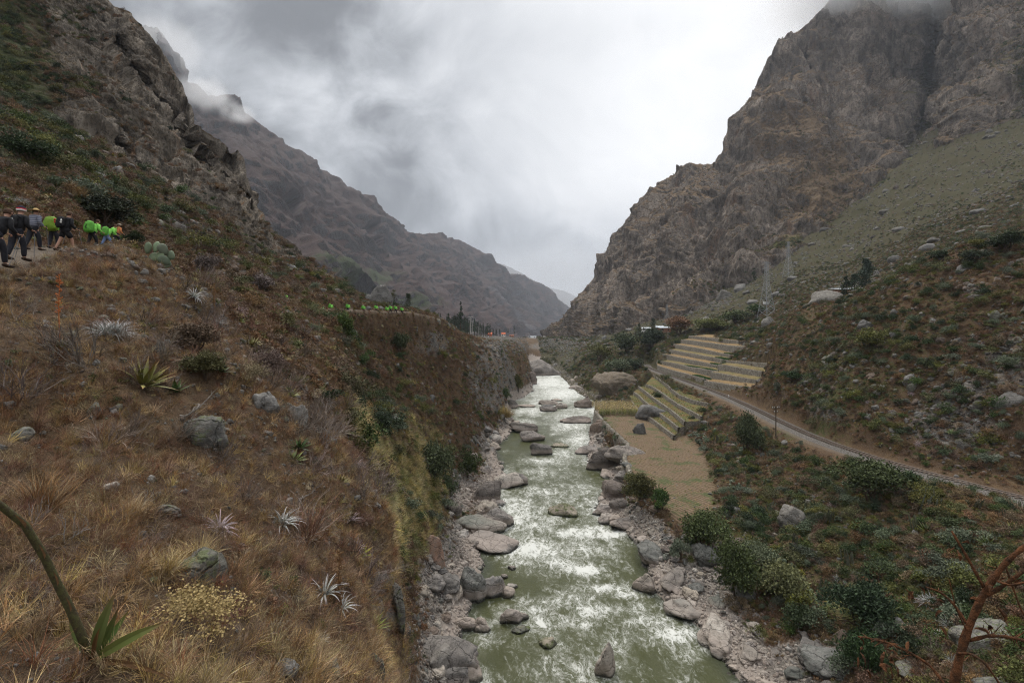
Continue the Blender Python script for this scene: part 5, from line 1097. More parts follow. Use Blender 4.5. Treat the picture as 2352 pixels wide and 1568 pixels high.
# ------------------------------------------------------------------ railway
def arc(pl, step, y0, y1):
    ys = np.linspace(y0, y1, 2000); xs = np.interp(ys, pl[:, 0], pl[:, 1])
    k = 21; xs = np.convolve(np.pad(xs, k * 4, mode='edge'), np.ones(k * 8 + 1) / (k * 8 + 1), 'same')[k * 4:-k * 4]
    d = np.r_[0, np.cumsum(np.hypot(np.diff(xs), np.diff(ys)))]; s = np.arange(0, d[-1], step); return np.stack([np.interp(s, d, xs), np.interp(s, d, ys)], -1)
trk_ = thing('railway_track', 'narrow gauge railway track on grey ballast running along the hillside', 'railway track', (68, 100, 0))
O0 = np.array([68, 100, 0.])
C1 = arc(RW, 1.0, 54, 290); tn = np.gradient(C1, axis=0); tn /= np.linalg.norm(tn, axis=1, keepdims=True); nn_ = np.stack([tn[:, 1], -tn[:, 0]], -1)
def strip(name, prof, mat, parent, kind=None, C=C1, N_=nn_):
    V = np.concatenate([np.stack([C[:, 0] + N_[:, 0] * o_, C[:, 1] + N_[:, 1] * o_, np.full(len(C), z)], -1) for o_, z in prof]) - O0
    o = obj(name, mesh_np(name, V, Q=grid_faces(len(prof), len(C))), mat, parent); return o
mb, t, b = new_mat('ballast'); P = pos(t)
cc = t.mix(t.sep(t.voro(P, 9, out='Color'))[0], (.045, .04, .036), (.17, .155, .14)); fin(t, b, cc, .95, t.voro(P, 9), 1, .06)
strip('ballast', [(-2.9, 11.9), (-2.4, 12.0), (-1.9, 12.06), (-1.3, 12.3), (1.3, 12.3), (1.9, 12.06), (2.6, 11.95)], mb, trk_)
M_RAIL = mat_plain('rail_steel', (.10, .07, .055), .5, .4, (.16, .13, .11), 2, None, .4)
for sgn in (-1, 1):
    x0 = sgn * .457; strip('rail', [(x0 - .035, 12.38), (x0 - .035, 12.53), (x0 + .035, 12.53), (x0 + .035, 12.38)], M_RAIL, trk_)
M_SL = mat_plain('sleeper_wood', (.055, .042, .034), .9, .2, (.12, .095, .075), 3)
b0 = MB(); b0.box((0, 0, 0), (1.9, .24, .16)); slm = b0.mesh('sleeper')
C2 = arc(RW, .70, 60, 268); t2 = np.gradient(C2, axis=0)
for k, (p, q) in enumerate(zip(C2[:300], t2[:300])):
    o = obj('sleeper', slm, M_SL, trk_, loc=(p[0] - 68, p[1] - 100, 12.33), rot=(0, 0, math.atan2(q[1], q[0]) - math.pi / 2 + random.uniform(-.02, .02)))

# ------------------------------------------------------------------ poles, pylons, houses, van
M_STEEL = mat_plain('galvanised_steel', (.36, .37, .38), .5, .4, (.28, .29, .30), 1, None, .3)
M_CONC = mat_plain('concrete_pole', (.38, .37, .35), .9, .2, (.30, .29, .27), 1)
M_WOODP = mat_plain('tarred_wood', (.06, .045, .035), .9, .2, (.09, .07, .05), 2)
M_INS = mat_plain('porcelain', (.65, .65, .62), .3, .5)
def pylon(px, pyb, h_units, dmin, label):
    p = ground_at(px, pyb, dmin); H = h_units / F * p.y; t_ = thing('power_pylon', label, 'pylon', p, (0, 0, R(20)), 'lattice power pylons')
    wb, wm, wt = H * .11, H * .030, H * .018; w_ = .16 * H / 30; zm = H * .62
    for sx in (-1, 1):
        for sy in (-1, 1):
            m = MB(); m.bar((sx * wb, sy * wb, -1), (sx * wm, sy * wm, zm), w_ * 1.6); m.bar((sx * wm, sy * wm, zm), (sx * wt, sy * wt, H), w_ * 1.3); obj('leg', m.mesh('leg'), M_STEEL, t_)
    m = MB()
    lv = [0, .12, .23, .33, .42, .5, .57, .62, .68, .74, .8, .86, .92, .98]
    wid = lambda f: wb + (wm - wb) * f / .62 if f < .62 else wm + (wt - wm) * (f - .62) / .38
    for a, b_ in zip(lv[:-1], lv[1:]):
        wa, wb2 = wid(a), wid(b_)
        for (ax, ay, bx, by) in ((-1, -1, 1, -1), (1, -1, 1, 1), (1, 1, -1, 1), (-1, 1, -1, -1)):
            m.bar((ax * wa, ay * wa, a * H), (bx * wb2, by * wb2, b_ * H), w_ * .8); m.bar((bx * wa, by * wa, a * H), (ax * wb2, ay * wb2, b_ * H), w_ * .8)
            m.bar((ax * wb2, ay * wb2, b_ * H), (bx * wb2, by * wb2, b_ * H), w_ * .8)
    obj('bracing', m.mesh('bracing'), M_STEEL, t_)
    for f in (.74, .86, .97):
        m = MB(); L_ = H * .10; z = f * H
        for s in (-1, 1):
            m.bar((0, 0, z), (s * L_, 0, z), w_ * .9); m.bar((0, 0, z + H * .03), (s * L_, 0, z), w_ * .7); m.bar((s * L_, 0, z), (s * L_, 0, z - H * .035), w_ * .8)
        obj('crossarm', m.mesh('crossarm'), M_STEEL, t_)
    return p + Vector((0, 0, H * .95))
tops = [pylon(1761, 727, 126, 150, 'nearest lattice pylon, standing on the right slope among green bushes'), pylon(1808, 640, 84, 150, 'lattice pylon higher up the right slope with splayed legs'), pylon(1531, 741, 42, 250, 'small far lattice pylon beyond the terraces')]
def pole(px, pyb, pyt, D, label, arms=1, mat=None, r=.13, grp='utility poles by the far terrace'):
    p = at(px, pyb, D); H = (pyb - pyt) / F * D; t_ = thing('utility_pole', label, 'utility pole', p, (0, 0, R(15)), grp); mat = mat or M_CONC
    m = MB(); m.tube([(0, 0, -1.5), (0, 0, H)], [r * 1.2, r * .8], 8); obj('post', m.mesh('post'), mat, t_)
    for k in range(arms):
        z = H - .25 - k * .9; m = MB(); m.box((0, 0, z), (2.0 if k == 0 else 1.3, .12, .12)); obj('crossarm', m.mesh('crossarm'), mat, t_)
        for x in (-.85, -.4, .4, .85):
            if k and abs(x) > .6: continue
            m = MB(); m.tube([(x, 0, z + .06), (x, 0, z + .3)], [.05, .07], 6); obj('insulator', m.mesh('insulator'), M_INS, t_)
pole(1080, 787, 727, 190, 'tall pale utility pole standing in front of the dark eucalyptus wood', 2, None, .16)
pole(1084.5, 768, 737, 330, 'utility pole just right of the tall pale pole', 2, None, .2)
pole(1098.5, 768, 751, 420, 'small pole with a light patch at its foot, left of the orange roofs', 1, None, .2)
pole(1102.5, 770, 754, 430, 'small bare pole beside the one left of the orange roofs', 1, None, .2)
pole(1782, 1000, 934, 104, 'dark leaning telegraph pole beside the railway track', 2, M_WOODP, .11, 'telegraph pole')
# wires
mwire = mat_plain('wire', (.12, .12, .13), .6, .3)
def wire(a, b, sag, r, lab):
    m = MB(); m.tube([a + (b - a) * s + Vector((0, 0, -sag * 4 * s * (1 - s))) for s in np.linspace(0, 1, 14)], r, 4); o = obj('power_line', m.mesh('power_line'), mwire); tag(o, lab, 'cable', 'power lines')
wire(tops[0], tops[1], 4, .03, 'thin power line between the two larger pylons')
wire(tops[2], tops[0], 6, .03, 'thin power line from the small far pylon to the nearest pylon')
M_BRICK = mat_plain('adobe_brick', (.26, .13, .085), .9, .2, (.20, .11, .075), 1.5, .4)
M_WHITE = mat_plain('white_plaster', (.72, .71, .68), .8, .3, (.6, .59, .56), .8)
M_TIN = mat_plain('tin_roof', (.60, .64, .68), .35, .5, (.5, .54, .58), .6, None, .3)
M_ORANGE = mat_plain('orange_roof', (.55, .13, .05), .7, .3, (.42, .11, .05), .8)
M_TILE = mat_plain('red_tile', (.28, .09, .055), .8, .3, (.2, .08, .05), 1)
M_DARK = mat_plain('dark_opening', (.015, .014, .013), .6, .3)
def house(px, py, D, w, d, h, roof, wall, label, rz=0., pitch=.25, flat=False, win=2, cat='house', zb=None):
    p = at(px, py, D) if zb is None else Vector(((px - CX) / F * D, D, zb)); t_ = thing('house', label, cat, p, (0, 0, rz))
    m = MB(); m.box((0, 0, h / 2 - .75), (w, d, h + 1.5)); obj('wall', m.mesh('wall'), wall, t_)
    e = .35; m = MB(); r0 = h; r1 = h + d * pitch
    if flat: m.add([(-w / 2 - e, -d / 2 - e, h), (w / 2 + e, -d / 2 - e, h + .2), (w / 2 + e, d / 2 + e, h + .9), (-w / 2 - e, d / 2 + e, h + .7), (-w / 2 - e, -d / 2 - e, h + .1), (w / 2 + e, -d / 2 - e, h + .3), (w / 2 + e, d / 2 + e, h + 1.0), (-w / 2 - e, d / 2 + e, h + .8)], [(3, 2, 1, 0), (4, 5, 6, 7), (0, 1, 5, 4), (1, 2, 6, 5), (2, 3, 7, 6), (3, 0, 4, 7)])
    else: m.add([(-w / 2 - e, -d / 2 - e, r0 - .1), (w / 2 + e, -d / 2 - e, r0 - .1), (w / 2 + e, 0, r1), (-w / 2 - e, 0, r1), (w / 2 + e, d / 2 + e, r0 - .1), (-w / 2 - e, d / 2 + e, r0 - .1)], [(0, 1, 2, 3), (3, 2, 4, 5), (0, 3, 5), (1, 4, 2), (0, 5, 4, 1)])
    obj('roof', m.mesh('roof'), roof, t_)
    for k in range(win):
        x = -w / 2 + w * (k + .5) / win; m = MB(); m.box((x, -d / 2 - .02, h * .55), (.9, .08, .9)); obj('window', m.mesh('window'), M_DARK, t_)
    m = MB(); m.box((-w / 2 + .9, -d / 2 - .02, .95), (.9, .08, 1.9)); obj('door', m.mesh('door'), M_DARK, t_)
house(1957, 686, 165, 11.5, 5.5, 3.0, M_TIN, M_BRICK, 'brick house with long white tin roof under the dark trees on the right slope', R(-4), flat=True)
house(1922, 694, 160, 2.2, 2.0, 2.0, M_TILE, M_WHITE, 'small white outhouse with a red roof beside the brick house', R(5), flat=True, win=1, cat='outhouse')
house(1525, 762, 330, 8, 5, 2.6, M_TIN, M_BRICK, 'low house with pale metal roof among trees beyond the terraces', R(10), flat=True)
house(1515, 760, 345, 5, 4, 2.6, M_TIN, mat_plain('grey_wall', (.3, .29, .28)), 'grey walled shed left of the low metal roofed house', R(-8), cat='shed', win=1)
house(1484, 758, 350, 6, 3, 1.2, M_TIN, M_WHITE, 'white roof half hidden by trees beyond the terraces', 0, flat=True)
house(1557, 756, 340, 5, 3, 1.2, M_TIN, M_WHITE, 'pale roof at the right of the hamlet beyond the terraces', R(15), flat=True)
house(1603, 726, 420, 6, 4, 2.2, M_TIN, mat_plain('bluish_wall', (.4, .42, .43)), 'small pale hut alone on the slope above the terraces', R(-10), flat=True, cat='hut')
house(1125, 772, 560, 5, 4, 2.6, M_ORANGE, M_ORANGE, 'bright orange two tiered roof house in front of the eucalyptus wood', R(5), pitch=.5)
house(1118, 776, 540, 7, 4, 1.0, M_TIN, M_WHITE, 'long white low roof left of the orange house', 0, flat=True)
house(1156, 771, 600, 4.5, 4, 2.2, M_ORANGE, M_WHITE, 'white walled house with small red orange roof', R(8), pitch=.5)
house(1175, 773, 600, 5.5, 4, 1.3, M_TILE, M_BRICK, 'brown red roofed house beneath the lone pine', 0)
house(1223, 775, 600, 9, 4, .8, M_TIN, M_WHITE, 'white greenhouse roofs at the end of the far terrace', 0, flat=True, cat='greenhouse')
def van(px, py, D):
    p = at(px, py, D); t_ = thing('van', 'small white van parked on the dirt road behind the nearest pylon', 'van', p, (0, 0, R(15)))
    m = MB(); L_, w, h = 2.4, .9, 1.0
    prof = [(-L_, .35), (-L_, 1.9), (-L_ + .2, 2.0), (1.1, 2.0), (1.75, 1.25), (2.3, 1.1), (2.4, .35)]
    n = len(prof); m.add([(x, -w, z) for x, z in prof] + [(x, w, z) for x, z in prof], [tuple(range(n))[::-1], tuple(range(n, 2 * n))] + [(k, (k + 1) % n, (k + 1) % n + n, k + n) for k in range(n)])
    obj('body', m.mesh('body'), mat_plain('white_paint', (.75, .75, .74), .3, .5), t_)
    for sy in (-1, 1):
        m = MB(); m.box((-.4, sy * (w + .01), 1.55), (2.6, .03, .5)); obj('window', m.mesh('window'), M_DARK, t_)
    m = MB(); m.add([(1.16, -.78, 1.93), (1.16, .78, 1.93), (1.72, .78, 1.3), (1.72, -.78, 1.3), (1.2, -.78, 1.98), (1.2, .78, 1.98), (1.78, .78, 1.32), (1.78, -.78, 1.32)], [(0, 1, 2, 3), (7, 6, 5, 4), (0, 3, 7, 4), (1, 5, 6, 2)]); obj('windscreen', m.mesh('windscreen'), M_DARK, t_)
    for x in (-1.5, 1.5):
        for sy in (-1, 1):
            m = MB(); m.tube([(x, sy * .75, .35), (x, sy * .98, .35)], .35, 12); obj('wheel', m.mesh('wheel'), M_DARK, t_)
pv = ground_at(1762, 703, 200); van(1762, 700, pv.y)
m = MB(); m.tube([(0, 0, 0), (0, 0, .9)], [.16, .14], 8); m.tube([(0, 0, .9), (0, 0, 1.0)], [.14, .02], 8); q = at(1673.5, 904, 156)
tag(obj('marker_post', m.mesh('marker_post'), M_INS, loc=(q.x, q.y, 12.0)), 'small white kilometre post between the track and the terrace wall', 'post')
# dirt road on the right slope
rp = [ground_at(a, b_, 150) for a, b_ in [(1680, 722), (1720, 712), (1762, 704), (1800, 702), (1830, 700)]]
V = []
for p in rp: V += [tuple(p + Vector((0, -1.5, .25))), tuple(p + Vector((0, 1.8, .35)))]
tag(obj('dirt_road', mesh_np('dirt_road', V, Q=[(2 * k, 2 * k + 2, 2 * k + 3, 2 * k + 1) for k in range(len(rp) - 1)]), mat_plain('road_dirt', (.26, .22, .18), .95, .1, (.2, .17, .14), 1)), kind='structure')
# ------------------------------------------------------------------ plants
def mat_plant(name, a, b_, rough=.8, tip=None, trans=0.0, vr=(.7, 1.35), hue=.02):
    m, t, b = new_mat(name); tone = t.attr('tone'); rnd = t.new('ShaderNodeObjectInfo').outputs['Random']
    c = t.mix(tone, a, b_)
    if tip is not None: c = t.mix(t.attr('tipf'), c, tip)
    h = t.new('ShaderNodeHueSaturation'); t.set(h.inputs['Color'], c); t.set(h.inputs['Value'], t.fmix(rnd, *vr)); t.set(h.inputs['Hue'], t.fmix(t.math('FRACT', t.math('MULTIPLY', rnd, 5.7)), .5 - hue, .5 + hue)); t.set(h.inputs['Saturation'], t.fmix(t.math('FRACT', t.math('MULTIPLY', rnd, 13.1)), .75, 1.15))
    t.set(b.inputs['Base Color'], h.outputs[0]); t.set(b.inputs['Roughness'], rough); b.inputs['Specular IOR Level'].default_value = .25
    return m
M_DRYG = mat_plant('dry_grass_blade', (.20, .135, .062), (.52, .375, .18), vr=(.55, 1.4), hue=.025)
M_BROWNG = mat_plant('brown_weed', (.085, .047, .026), (.28, .16, .078), vr=(.5, 1.45), hue=.03)
M_GOLD = mat_plant('golden_grass', (.26, .19, .075), (.42, .34, .15))
M_GRG = mat_plant('green_grass', (.09, .11, .03), (.24, .24, .08))
M_TWIG = mat_plant('bare_twigs', (.085, .062, .05), (.22, .175, .145))
M_TWIGR = mat_plant('reddish_twigs', (.10, .055, .038), (.21, .125, .08))
M_LEAF = mat_plant('green_leaf', (.018, .032, .012), (.075, .105, .035))
M_LEAFY = mat_plant('olive_leaf', (.04, .045, .014), (.14, .14, .042))
M_LEAFD = mat_plant('dark_leaf', (.014, .024, .012), (.045, .070, .030))
M_LEAFG = mat_plant('grey_green_leaf', (.05, .068, .04), (.14, .165, .105))
M_LEAFB = mat_plant('brown_leaf', (.07, .044, .026), (.19, .12, .065))
M_YEL = mat_plant('yellow_leaf', (.12, .10, .045), (.34, .27, .13))
M_AG = mat_plant('agave_leaf', (.05, .085, .022), (.17, .21, .05), .5, (.16, .07, .03))
M_AGD = mat_plant('dark_agave_leaf', (.025, .05, .016), (.09, .13, .035), .5, (.12, .06, .03))
M_AGY = mat_plant('yellow_agave_leaf', (.13, .14, .03), (.32, .29, .08), .55, (.30, .14, .05))
M_PUYA = mat_plant('silver_leaf', (.24, .26, .23), (.55, .57, .56), .6, (.40, .34, .36))
M_PUYAP = mat_plant('purple_silver_leaf', (.22, .17, .17), (.46, .38, .40), .6, (.34, .22, .24))
M_CACT = mat_plant('cactus_skin', (.075, .10, .06), (.15, .19, .12), .7)
M_CACTC = mat_plant('column_cactus_skin', (.07, .08, .05), (.15, .15, .105), .8)
M_BARK = mat_plain('bark', (.10, .075, .055), .95, .1, (.06, .045, .035), 3, .5)
M_EUC = mat_plant('eucalyptus_leaf', (.016, .030, .020), (.048, .074, .045))
class PM:
    """plant mesh with per-vertex tone and tip factors"""
    def __init__(s): s.v = []; s.f = []; s.t = []; s.p = []
    def strip(s, pts, wid, side, tone, tipf=None, fold=0.0):
        n0 = len(s.v); n = len(pts); pts = [Vector(p) for p in pts]
        for i, p in enumerate(pts):
            w = side * (wid[i] / 2); tf = (i / (n - 1)) if tipf is None else tipf[i]
            if fold:
                d = (pts[min(i + 1, n - 1)] - pts[max(i - 1, 0)]).normalized(); up = side.cross(d).normalized() * (-fold * wid[i])
                s.v += [tuple(p - w), tuple(p + up), tuple(p + w)]; s.t += [tone, tone * .8, tone]; s.p += [tf] * 3
            else:
                s.v += [tuple(p - w), tuple(p + w)]; s.t += [tone] * 2; s.p += [tf] * 2
        k = 3 if fold else 2
        for i in range(n - 1):
            for j in range(k - 1):
                a = n0 + i * k + j; s.f.append((a, a + 1, a + k + 1, a + k))
    def mesh(s, name):
        me = bpy.data.meshes.new(name); me.from_pydata(s.v, [], s.f); add_attr(me, 'tone', np.array(s.t)); add_attr(me, 'tipf', np.array(s.p)); me.update(); return me
def arch(p0, az, el, L, droop, n, g=None, curl=0):
    pts = [Vector(p0)]; d = el; a = az
    for i in range(n):
        pts.append(pts[-1] + Vector((math.cos(a) * math.cos(d), math.sin(a) * math.cos(d), math.sin(d))) * (L / n)); d -= droop / n; a += curl / n
    return pts
def grass_mesh(seed, n=46, h=1.0, w=.016, spread=.22, droop=1.0, segs=3, wild=.25):
    g = random.Random(seed); m = PM()
    for _ in range(n):
        az = g.uniform(0, 6.28); r = g.uniform(0, spread) ; el = R(88) - g.uniform(0, 1) ** 1.4 * R(65); L = h * g.uniform(.45, 1.1)
        a2 = az + g.uniform(-.6, .6); pts = arch((r * math.cos(az), r * math.sin(az), -.05), a2, el, L, droop * g.uniform(.2, 1.4), segs, curl=g.uniform(-wild, wild) * 3)
        sd = Vector((-math.sin(a2 + g.uniform(-.8, .8)), math.cos(a2), g.uniform(-.3, .3))).normalized()
        m.strip(pts, [w, w * .9, w * .6, w * .12][:segs + 1] if segs == 3 else [w, w * .7, w * .1], sd, g.random())
    return m.mesh('grass_tuft')
def weed_mesh(seed, n=26, h=1.0, w=.012):
    """tangle of fine dry branching stems"""
    g = random.Random(seed); m = PM()
    def br(p, az, el, L, w_, dep):
        pts = arch(p, az, el, L, g.uniform(-.5, .9), 3, curl=g.uniform(-1.2, 1.2)); sd = Vector((g.gauss(0, 1), g.gauss(0, 1), g.gauss(0, 1))).normalized(); m.strip(pts, [w_, w_ * .85, w_ * .7, w_ * .4], sd, g.random())
        if dep:
            for _ in range(g.randint(2, 3)):
                k = g.randint(1, 3); br(pts[k], az + g.uniform(-1.3, 1.3), el + g.uniform(-.7, .4), L * g.uniform(.35, .65), w_ * .7, dep - 1)
    for _ in range(n): br((g.uniform(-.18, .18), g.uniform(-.18, .18), -.03), g.uniform(0, 6.28), R(g.uniform(15, 85)), h * g.uniform(.35, .75), w, 1)
    return m.mesh('weed')
def twig_shrub(seed, n=15, w=.022, dep=3, spreadel=(25, 85)):
    g = random.Random(seed); m = PM()
    def br(p, az, el, L, w_, d):
        pts = arch(p, az, el, L, g.uniform(-.3, .5), 3, curl=g.uniform(-.7, .7)); sd = Vector((g.gauss(0, 1), g.gauss(0, 1), g.gauss(0, .6))).normalized(); m.strip(pts, [w_, w_ * .85, w_ * .7, w_ * .45], sd, g.random())
        if d:
            for _ in range(3): br(pts[g.randint(1, 3)], az + g.uniform(-1, 1), el + g.uniform(-.55, .45), L * g.uniform(.5, .75), w_ * .62, d - 1)
    for _ in range(n): br((g.uniform(-.08, .08), g.uniform(-.08, .08), 0), g.uniform(0, 6.28), R(g.uniform(*spreadel)), .45 * g.uniform(.7, 1.15), w, dep)
    return m.mesh('twigs')
def crown(seed, n=1500, lobes=9, leaf=.075, sx=1, sz=.8, droop=0.0, hollow=.55, base=.1, long=1.6, name='crown'):
    g = np.random.default_rng(seed); C = []; Rr = []
    for k in range(lobes):
        a = g.uniform(0, 6.28); r = g.uniform(0, .62) * sx; C.append((r * math.cos(a), r * math.sin(a), base + sz * g.uniform(.25, .85))); Rr.append(g.uniform(.26, .46))
    C = np.array(C); Rr = np.array(Rr); k = g.integers(0, lobes, n); d = g.normal(size=(n, 3)); d /= np.linalg.norm(d, axis=1, keepdims=True); d[:, 2] = np.where(d[:, 2] < -.3, -d[:, 2] * .5, d[:, 2])
    rad = Rr[k] * (hollow + (1 - hollow) * g.random(n) ** .6) * (1 + .25 * g.normal(size=n) * .6); P = C[k] + d * rad[:, None]
    P[:, 2] = np.maximum(P[:, 2], .02); 
    if droop: P[:, 2] -= droop * g.random(n) ** 2 * .5
    ax = d * .6 + g.normal(size=(n, 3)) * .8 + np.array([0, 0, .25 - droop * 2.2]); ax /= np.linalg.norm(ax, axis=1, keepdims=True); sd = np.cross(ax, g.normal(size=(n, 3))); sd /= np.linalg.norm(sd, axis=1, keepdims=True)
    L = leaf * g.uniform(.6, 1.5, n)[:, None]; a = P - ax * L * long / 2; b = P + ax * L * long / 2; V = np.stack([a, P + sd * L * .42, b, P - sd * L * .42], 1).reshape(-1, 3)
    me = mesh_np(name, V, Q=np.arange(4 * n).reshape(-1, 4)); lobt = g.uniform(0, .45, lobes); tone = np.clip(lobt[k] + g.random(n) * .75, 0, 1); add_attr(me, 'tone', np.repeat(tone, 4)); add_attr(me, 'tipf', np.zeros(4 * n)); return me
def stems(seed, n=5, h=.6, r=.035, lean=.4):
    g = random.Random(seed); m = MB()
    for _ in range(n):
        a = g.uniform(0, 6.28); p = [Vector((0, 0, -.25))]; d = Vector((math.cos(a) * lean * g.random(), math.sin(a) * lean * g.random(), 1)).normalized()
        for k in range(4): p.append(p[-1] + (d + Vector((g.gauss(0, .25), g.gauss(0, .25), g.gauss(0, .1)))).normalized() * (h + .25) / 4)
        m.tube(p, [r, r * .85, r * .7, r * .5, r * .25], 5)
        for q in (2, 3): 
            e = p[q] + Vector((g.gauss(0, .3), g.gauss(0, .3), abs(g.gauss(.2, .1)))); m.tube([p[q], (p[q] + e) / 2 + Vector((0, 0, .04)), e], [r * .5, r * .35, r * .15], 4)
    return m.mesh('stem')
def leaf_pts(az, el, L, droop, n): return arch((math.cos(az) * .04, math.sin(az) * .04, .02), az, el, L, droop, n)
def agave_leaf(az, el, L, w, droop, tone, m=None, thick=.16):
    m = m or PM(); pts = leaf_pts(az, el, L, droop, 5); sd = Vector((-math.sin(az), math.cos(az), 0)); m.strip(pts, [w * .62, w * .95, w, w * .72, w * .36, .004], sd, tone, [0, 0, 0, .05, .35, 1], thick); return m
def agave_mesh(seed, n=26, w=.085, droop=.35, upright=1.0):
    g = random.Random(seed); m = PM()
    for k in range(n):
        f = k / n; agave_leaf(k * 2.399 + g.uniform(-.2, .2), R(12 + 62 * f * upright + g.uniform(-7, 7)), (1 - .25 * f) * g.uniform(.8, 1.08) * .62, w, droop * g.uniform(.2, 1.4), g.random(), m)
    return m.mesh('agave')
def puya_mesh(seed, n=58, w=.030, droop=1.5):
    g = random.Random(seed); m = PM()
    for k in range(n):
        f = k / n; az = k * 2.399 + g.uniform(-.25, .25); el = R(10 + 75 * f + g.uniform(-9, 9)); pts = leaf_pts(az, el, .62 * g.uniform(.75, 1.12), droop * g.uniform(.6, 1.25), 6)
        m.strip(pts, [w, w * 1.05, w, w * .85, w * .6, w * .35, .002], Vector((-math.sin(az), math.cos(az), 0)), g.random(), [0, 0, 0, .1, .3, .6, 1], .18)
    return m.mesh('rosette')
def pad_mesh():
    v, f = ICO[2]; P = v * np.array([.5, .13, .62]); P[:, 2] += .55; P[:, 0] *= (0.72 + .4 * np.clip(P[:, 2], 0, 1)); me = mesh_np('pad', P, T=f, smooth=True); add_attr(me, 'tone', np.random.default_rng(3).random(len(P)) * .5 + .3); add_attr(me, 'tipf', np.zeros(len(P))); return me
PAD = pad_mesh()
def cactus_mesh(seed, n=16):
    g = random.Random(seed); v0 = np.array([q.co[:] for q in PAD.vertices]); f0 = np.array([p.vertices[:] for p in PAD.polygons]); V = []; Fc = []; T = []; base = [(Matrix.Rotation(g.uniform(0, 3.1), 4, 'Z') @ Matrix.Rotation(g.uniform(-.5, .5), 4, 'Y') @ Matrix.Translation((0, 0, -.15)), .32)]
    for k in range(3): base.append((Matrix.Translation((g.uniform(-.4, .4), g.uniform(-.4, .4), -.1)) @ Matrix.Rotation(g.uniform(0, 3.1), 4, 'Z') @ Matrix.Rotation(g.uniform(-.6, .6), 4, 'X'), .3))
    allp = list(base); fr = list(base)
    while len(allp) < n and fr:
        M, s = fr.pop(0)
        for _ in range(2):
            a = g.uniform(-1.1, 1.1); K = M @ Matrix.Translation((math.sin(a) * .42 * s, 0, (.55 + math.cos(a) * .52) * s)) @ Matrix.Rotation(a * .9, 4, 'Y') @ Matrix.Rotation(g.uniform(-1.2, 1.2), 4, 'Z') @ Matrix.Rotation(g.uniform(-.4, .4), 4, 'X'); q = (K, s * g.uniform(.75, .95)); allp.append(q); fr.append(q)
    for M, s in allp:
        A = np.array(M); P = (v0 * s) @ A[:3, :3].T + A[:3, 3]; Fc.append(f0 + len(V) * len(v0)); V.append(P); T.append(np.full(len(v0), g.random()))
    me = mesh_np('prickly_pear', np.concatenate(V), T=np.concatenate(Fc), smooth=True); add_attr(me, 'tone', np.concatenate(T)); add_attr(me, 'tipf', np.zeros(len(me.vertices))); return me
def column_mesh(seed, n=9, h=1.0):
    g = random.Random(seed); m = MB()
    for _ in range(n):
        x, y = g.gauss(0, .18), g.gauss(0, .18); H = h * g.uniform(.45, 1.05); lx, ly = g.gauss(0, .05), g.gauss(0, .05); r = .042; b0 = len(m.v); K = 10
        for i, f in enumerate([-.1, .3, .6, .85, .96, 1.0]):
            rr = r * (1 if f < .9 else (.8 if f < .99 else .25))
            for k in range(K): a = 6.283 * k / K; q = rr * (1.0 if k % 2 else .68); m.v.append((x + lx * f + q * math.cos(a), y + ly * f + q * math.sin(a), f * H))
        for i in range(5):
            for k in range(K): m.f.append((b0 + i * K + k, b0 + i * K + (k + 1) % K, b0 + (i + 1) * K + (k + 1) % K, b0 + (i + 1) * K + k))
        m.f.append(tuple(b0 + 5 * K + k for k in range(K)))
    me = m.mesh('column_cactus'); add_attr(me, 'tone', np.random.default_rng(seed).random(len(me.vertices)) * .6); add_attr(me, 'tipf', np.zeros(len(me.vertices))); return me
def withmat(me, m): me = me.copy(); me.materials.clear(); me.materials.append(m); return me

P_GR = [withmat(grass_mesh(k, 44, 1, .017), m) for k, m in enumerate([M_DRYG, M_DRYG, M_BROWNG, M_GOLD])]
P_GG = [withmat(grass_mesh(20 + k, 60, 1, .03, .3, .7), m) for k, m in enumerate([M_GOLD, M_GRG, M_GOLD])]
P_WD = [withmat(weed_mesh(30 + k), m) for k, m in enumerate([M_BROWNG, M_TWIG, M_BROWNG, M_DRYG])]
P_TW = [withmat(twig_shrub(40 + k), m) for k, m in enumerate([M_TWIG, M_TWIGR, M_TWIG])]
P_DB = [withmat(crown(50 + k, 800, 8, .055, hollow=.3), m) for k, m in enumerate([M_LEAFB, M_LEAFB, M_LEAFY])]
P_GB = [withmat(crown(60 + k, 1100, 8, .06, sz=.75), m) for k, m in enumerate([M_LEAF, M_LEAFY, M_LEAFG, M_LEAFD])]
P_GC = [withmat(crown(70 + k, 160, 5, .10, sz=.35, hollow=.1), m) for k, m in enumerate([M_LEAFY, M_LEAFB, M_YEL, M_LEAF])]
P_AG = [withmat(agave_mesh(80 + k), m) for k, m in enumerate([M_AG, M_AGY, M_AGD])]
P_PU = [withmat(puya_mesh(90 + k), m) for k, m in enumerate([M_PUYA, M_PUYAP])]
P_PC = [withmat(cactus_mesh(100 + k), M_CACT) for k in range(2)]
P_CC = [withmat(column_mesh(110 + k), M_CACTC) for k in range(3)]

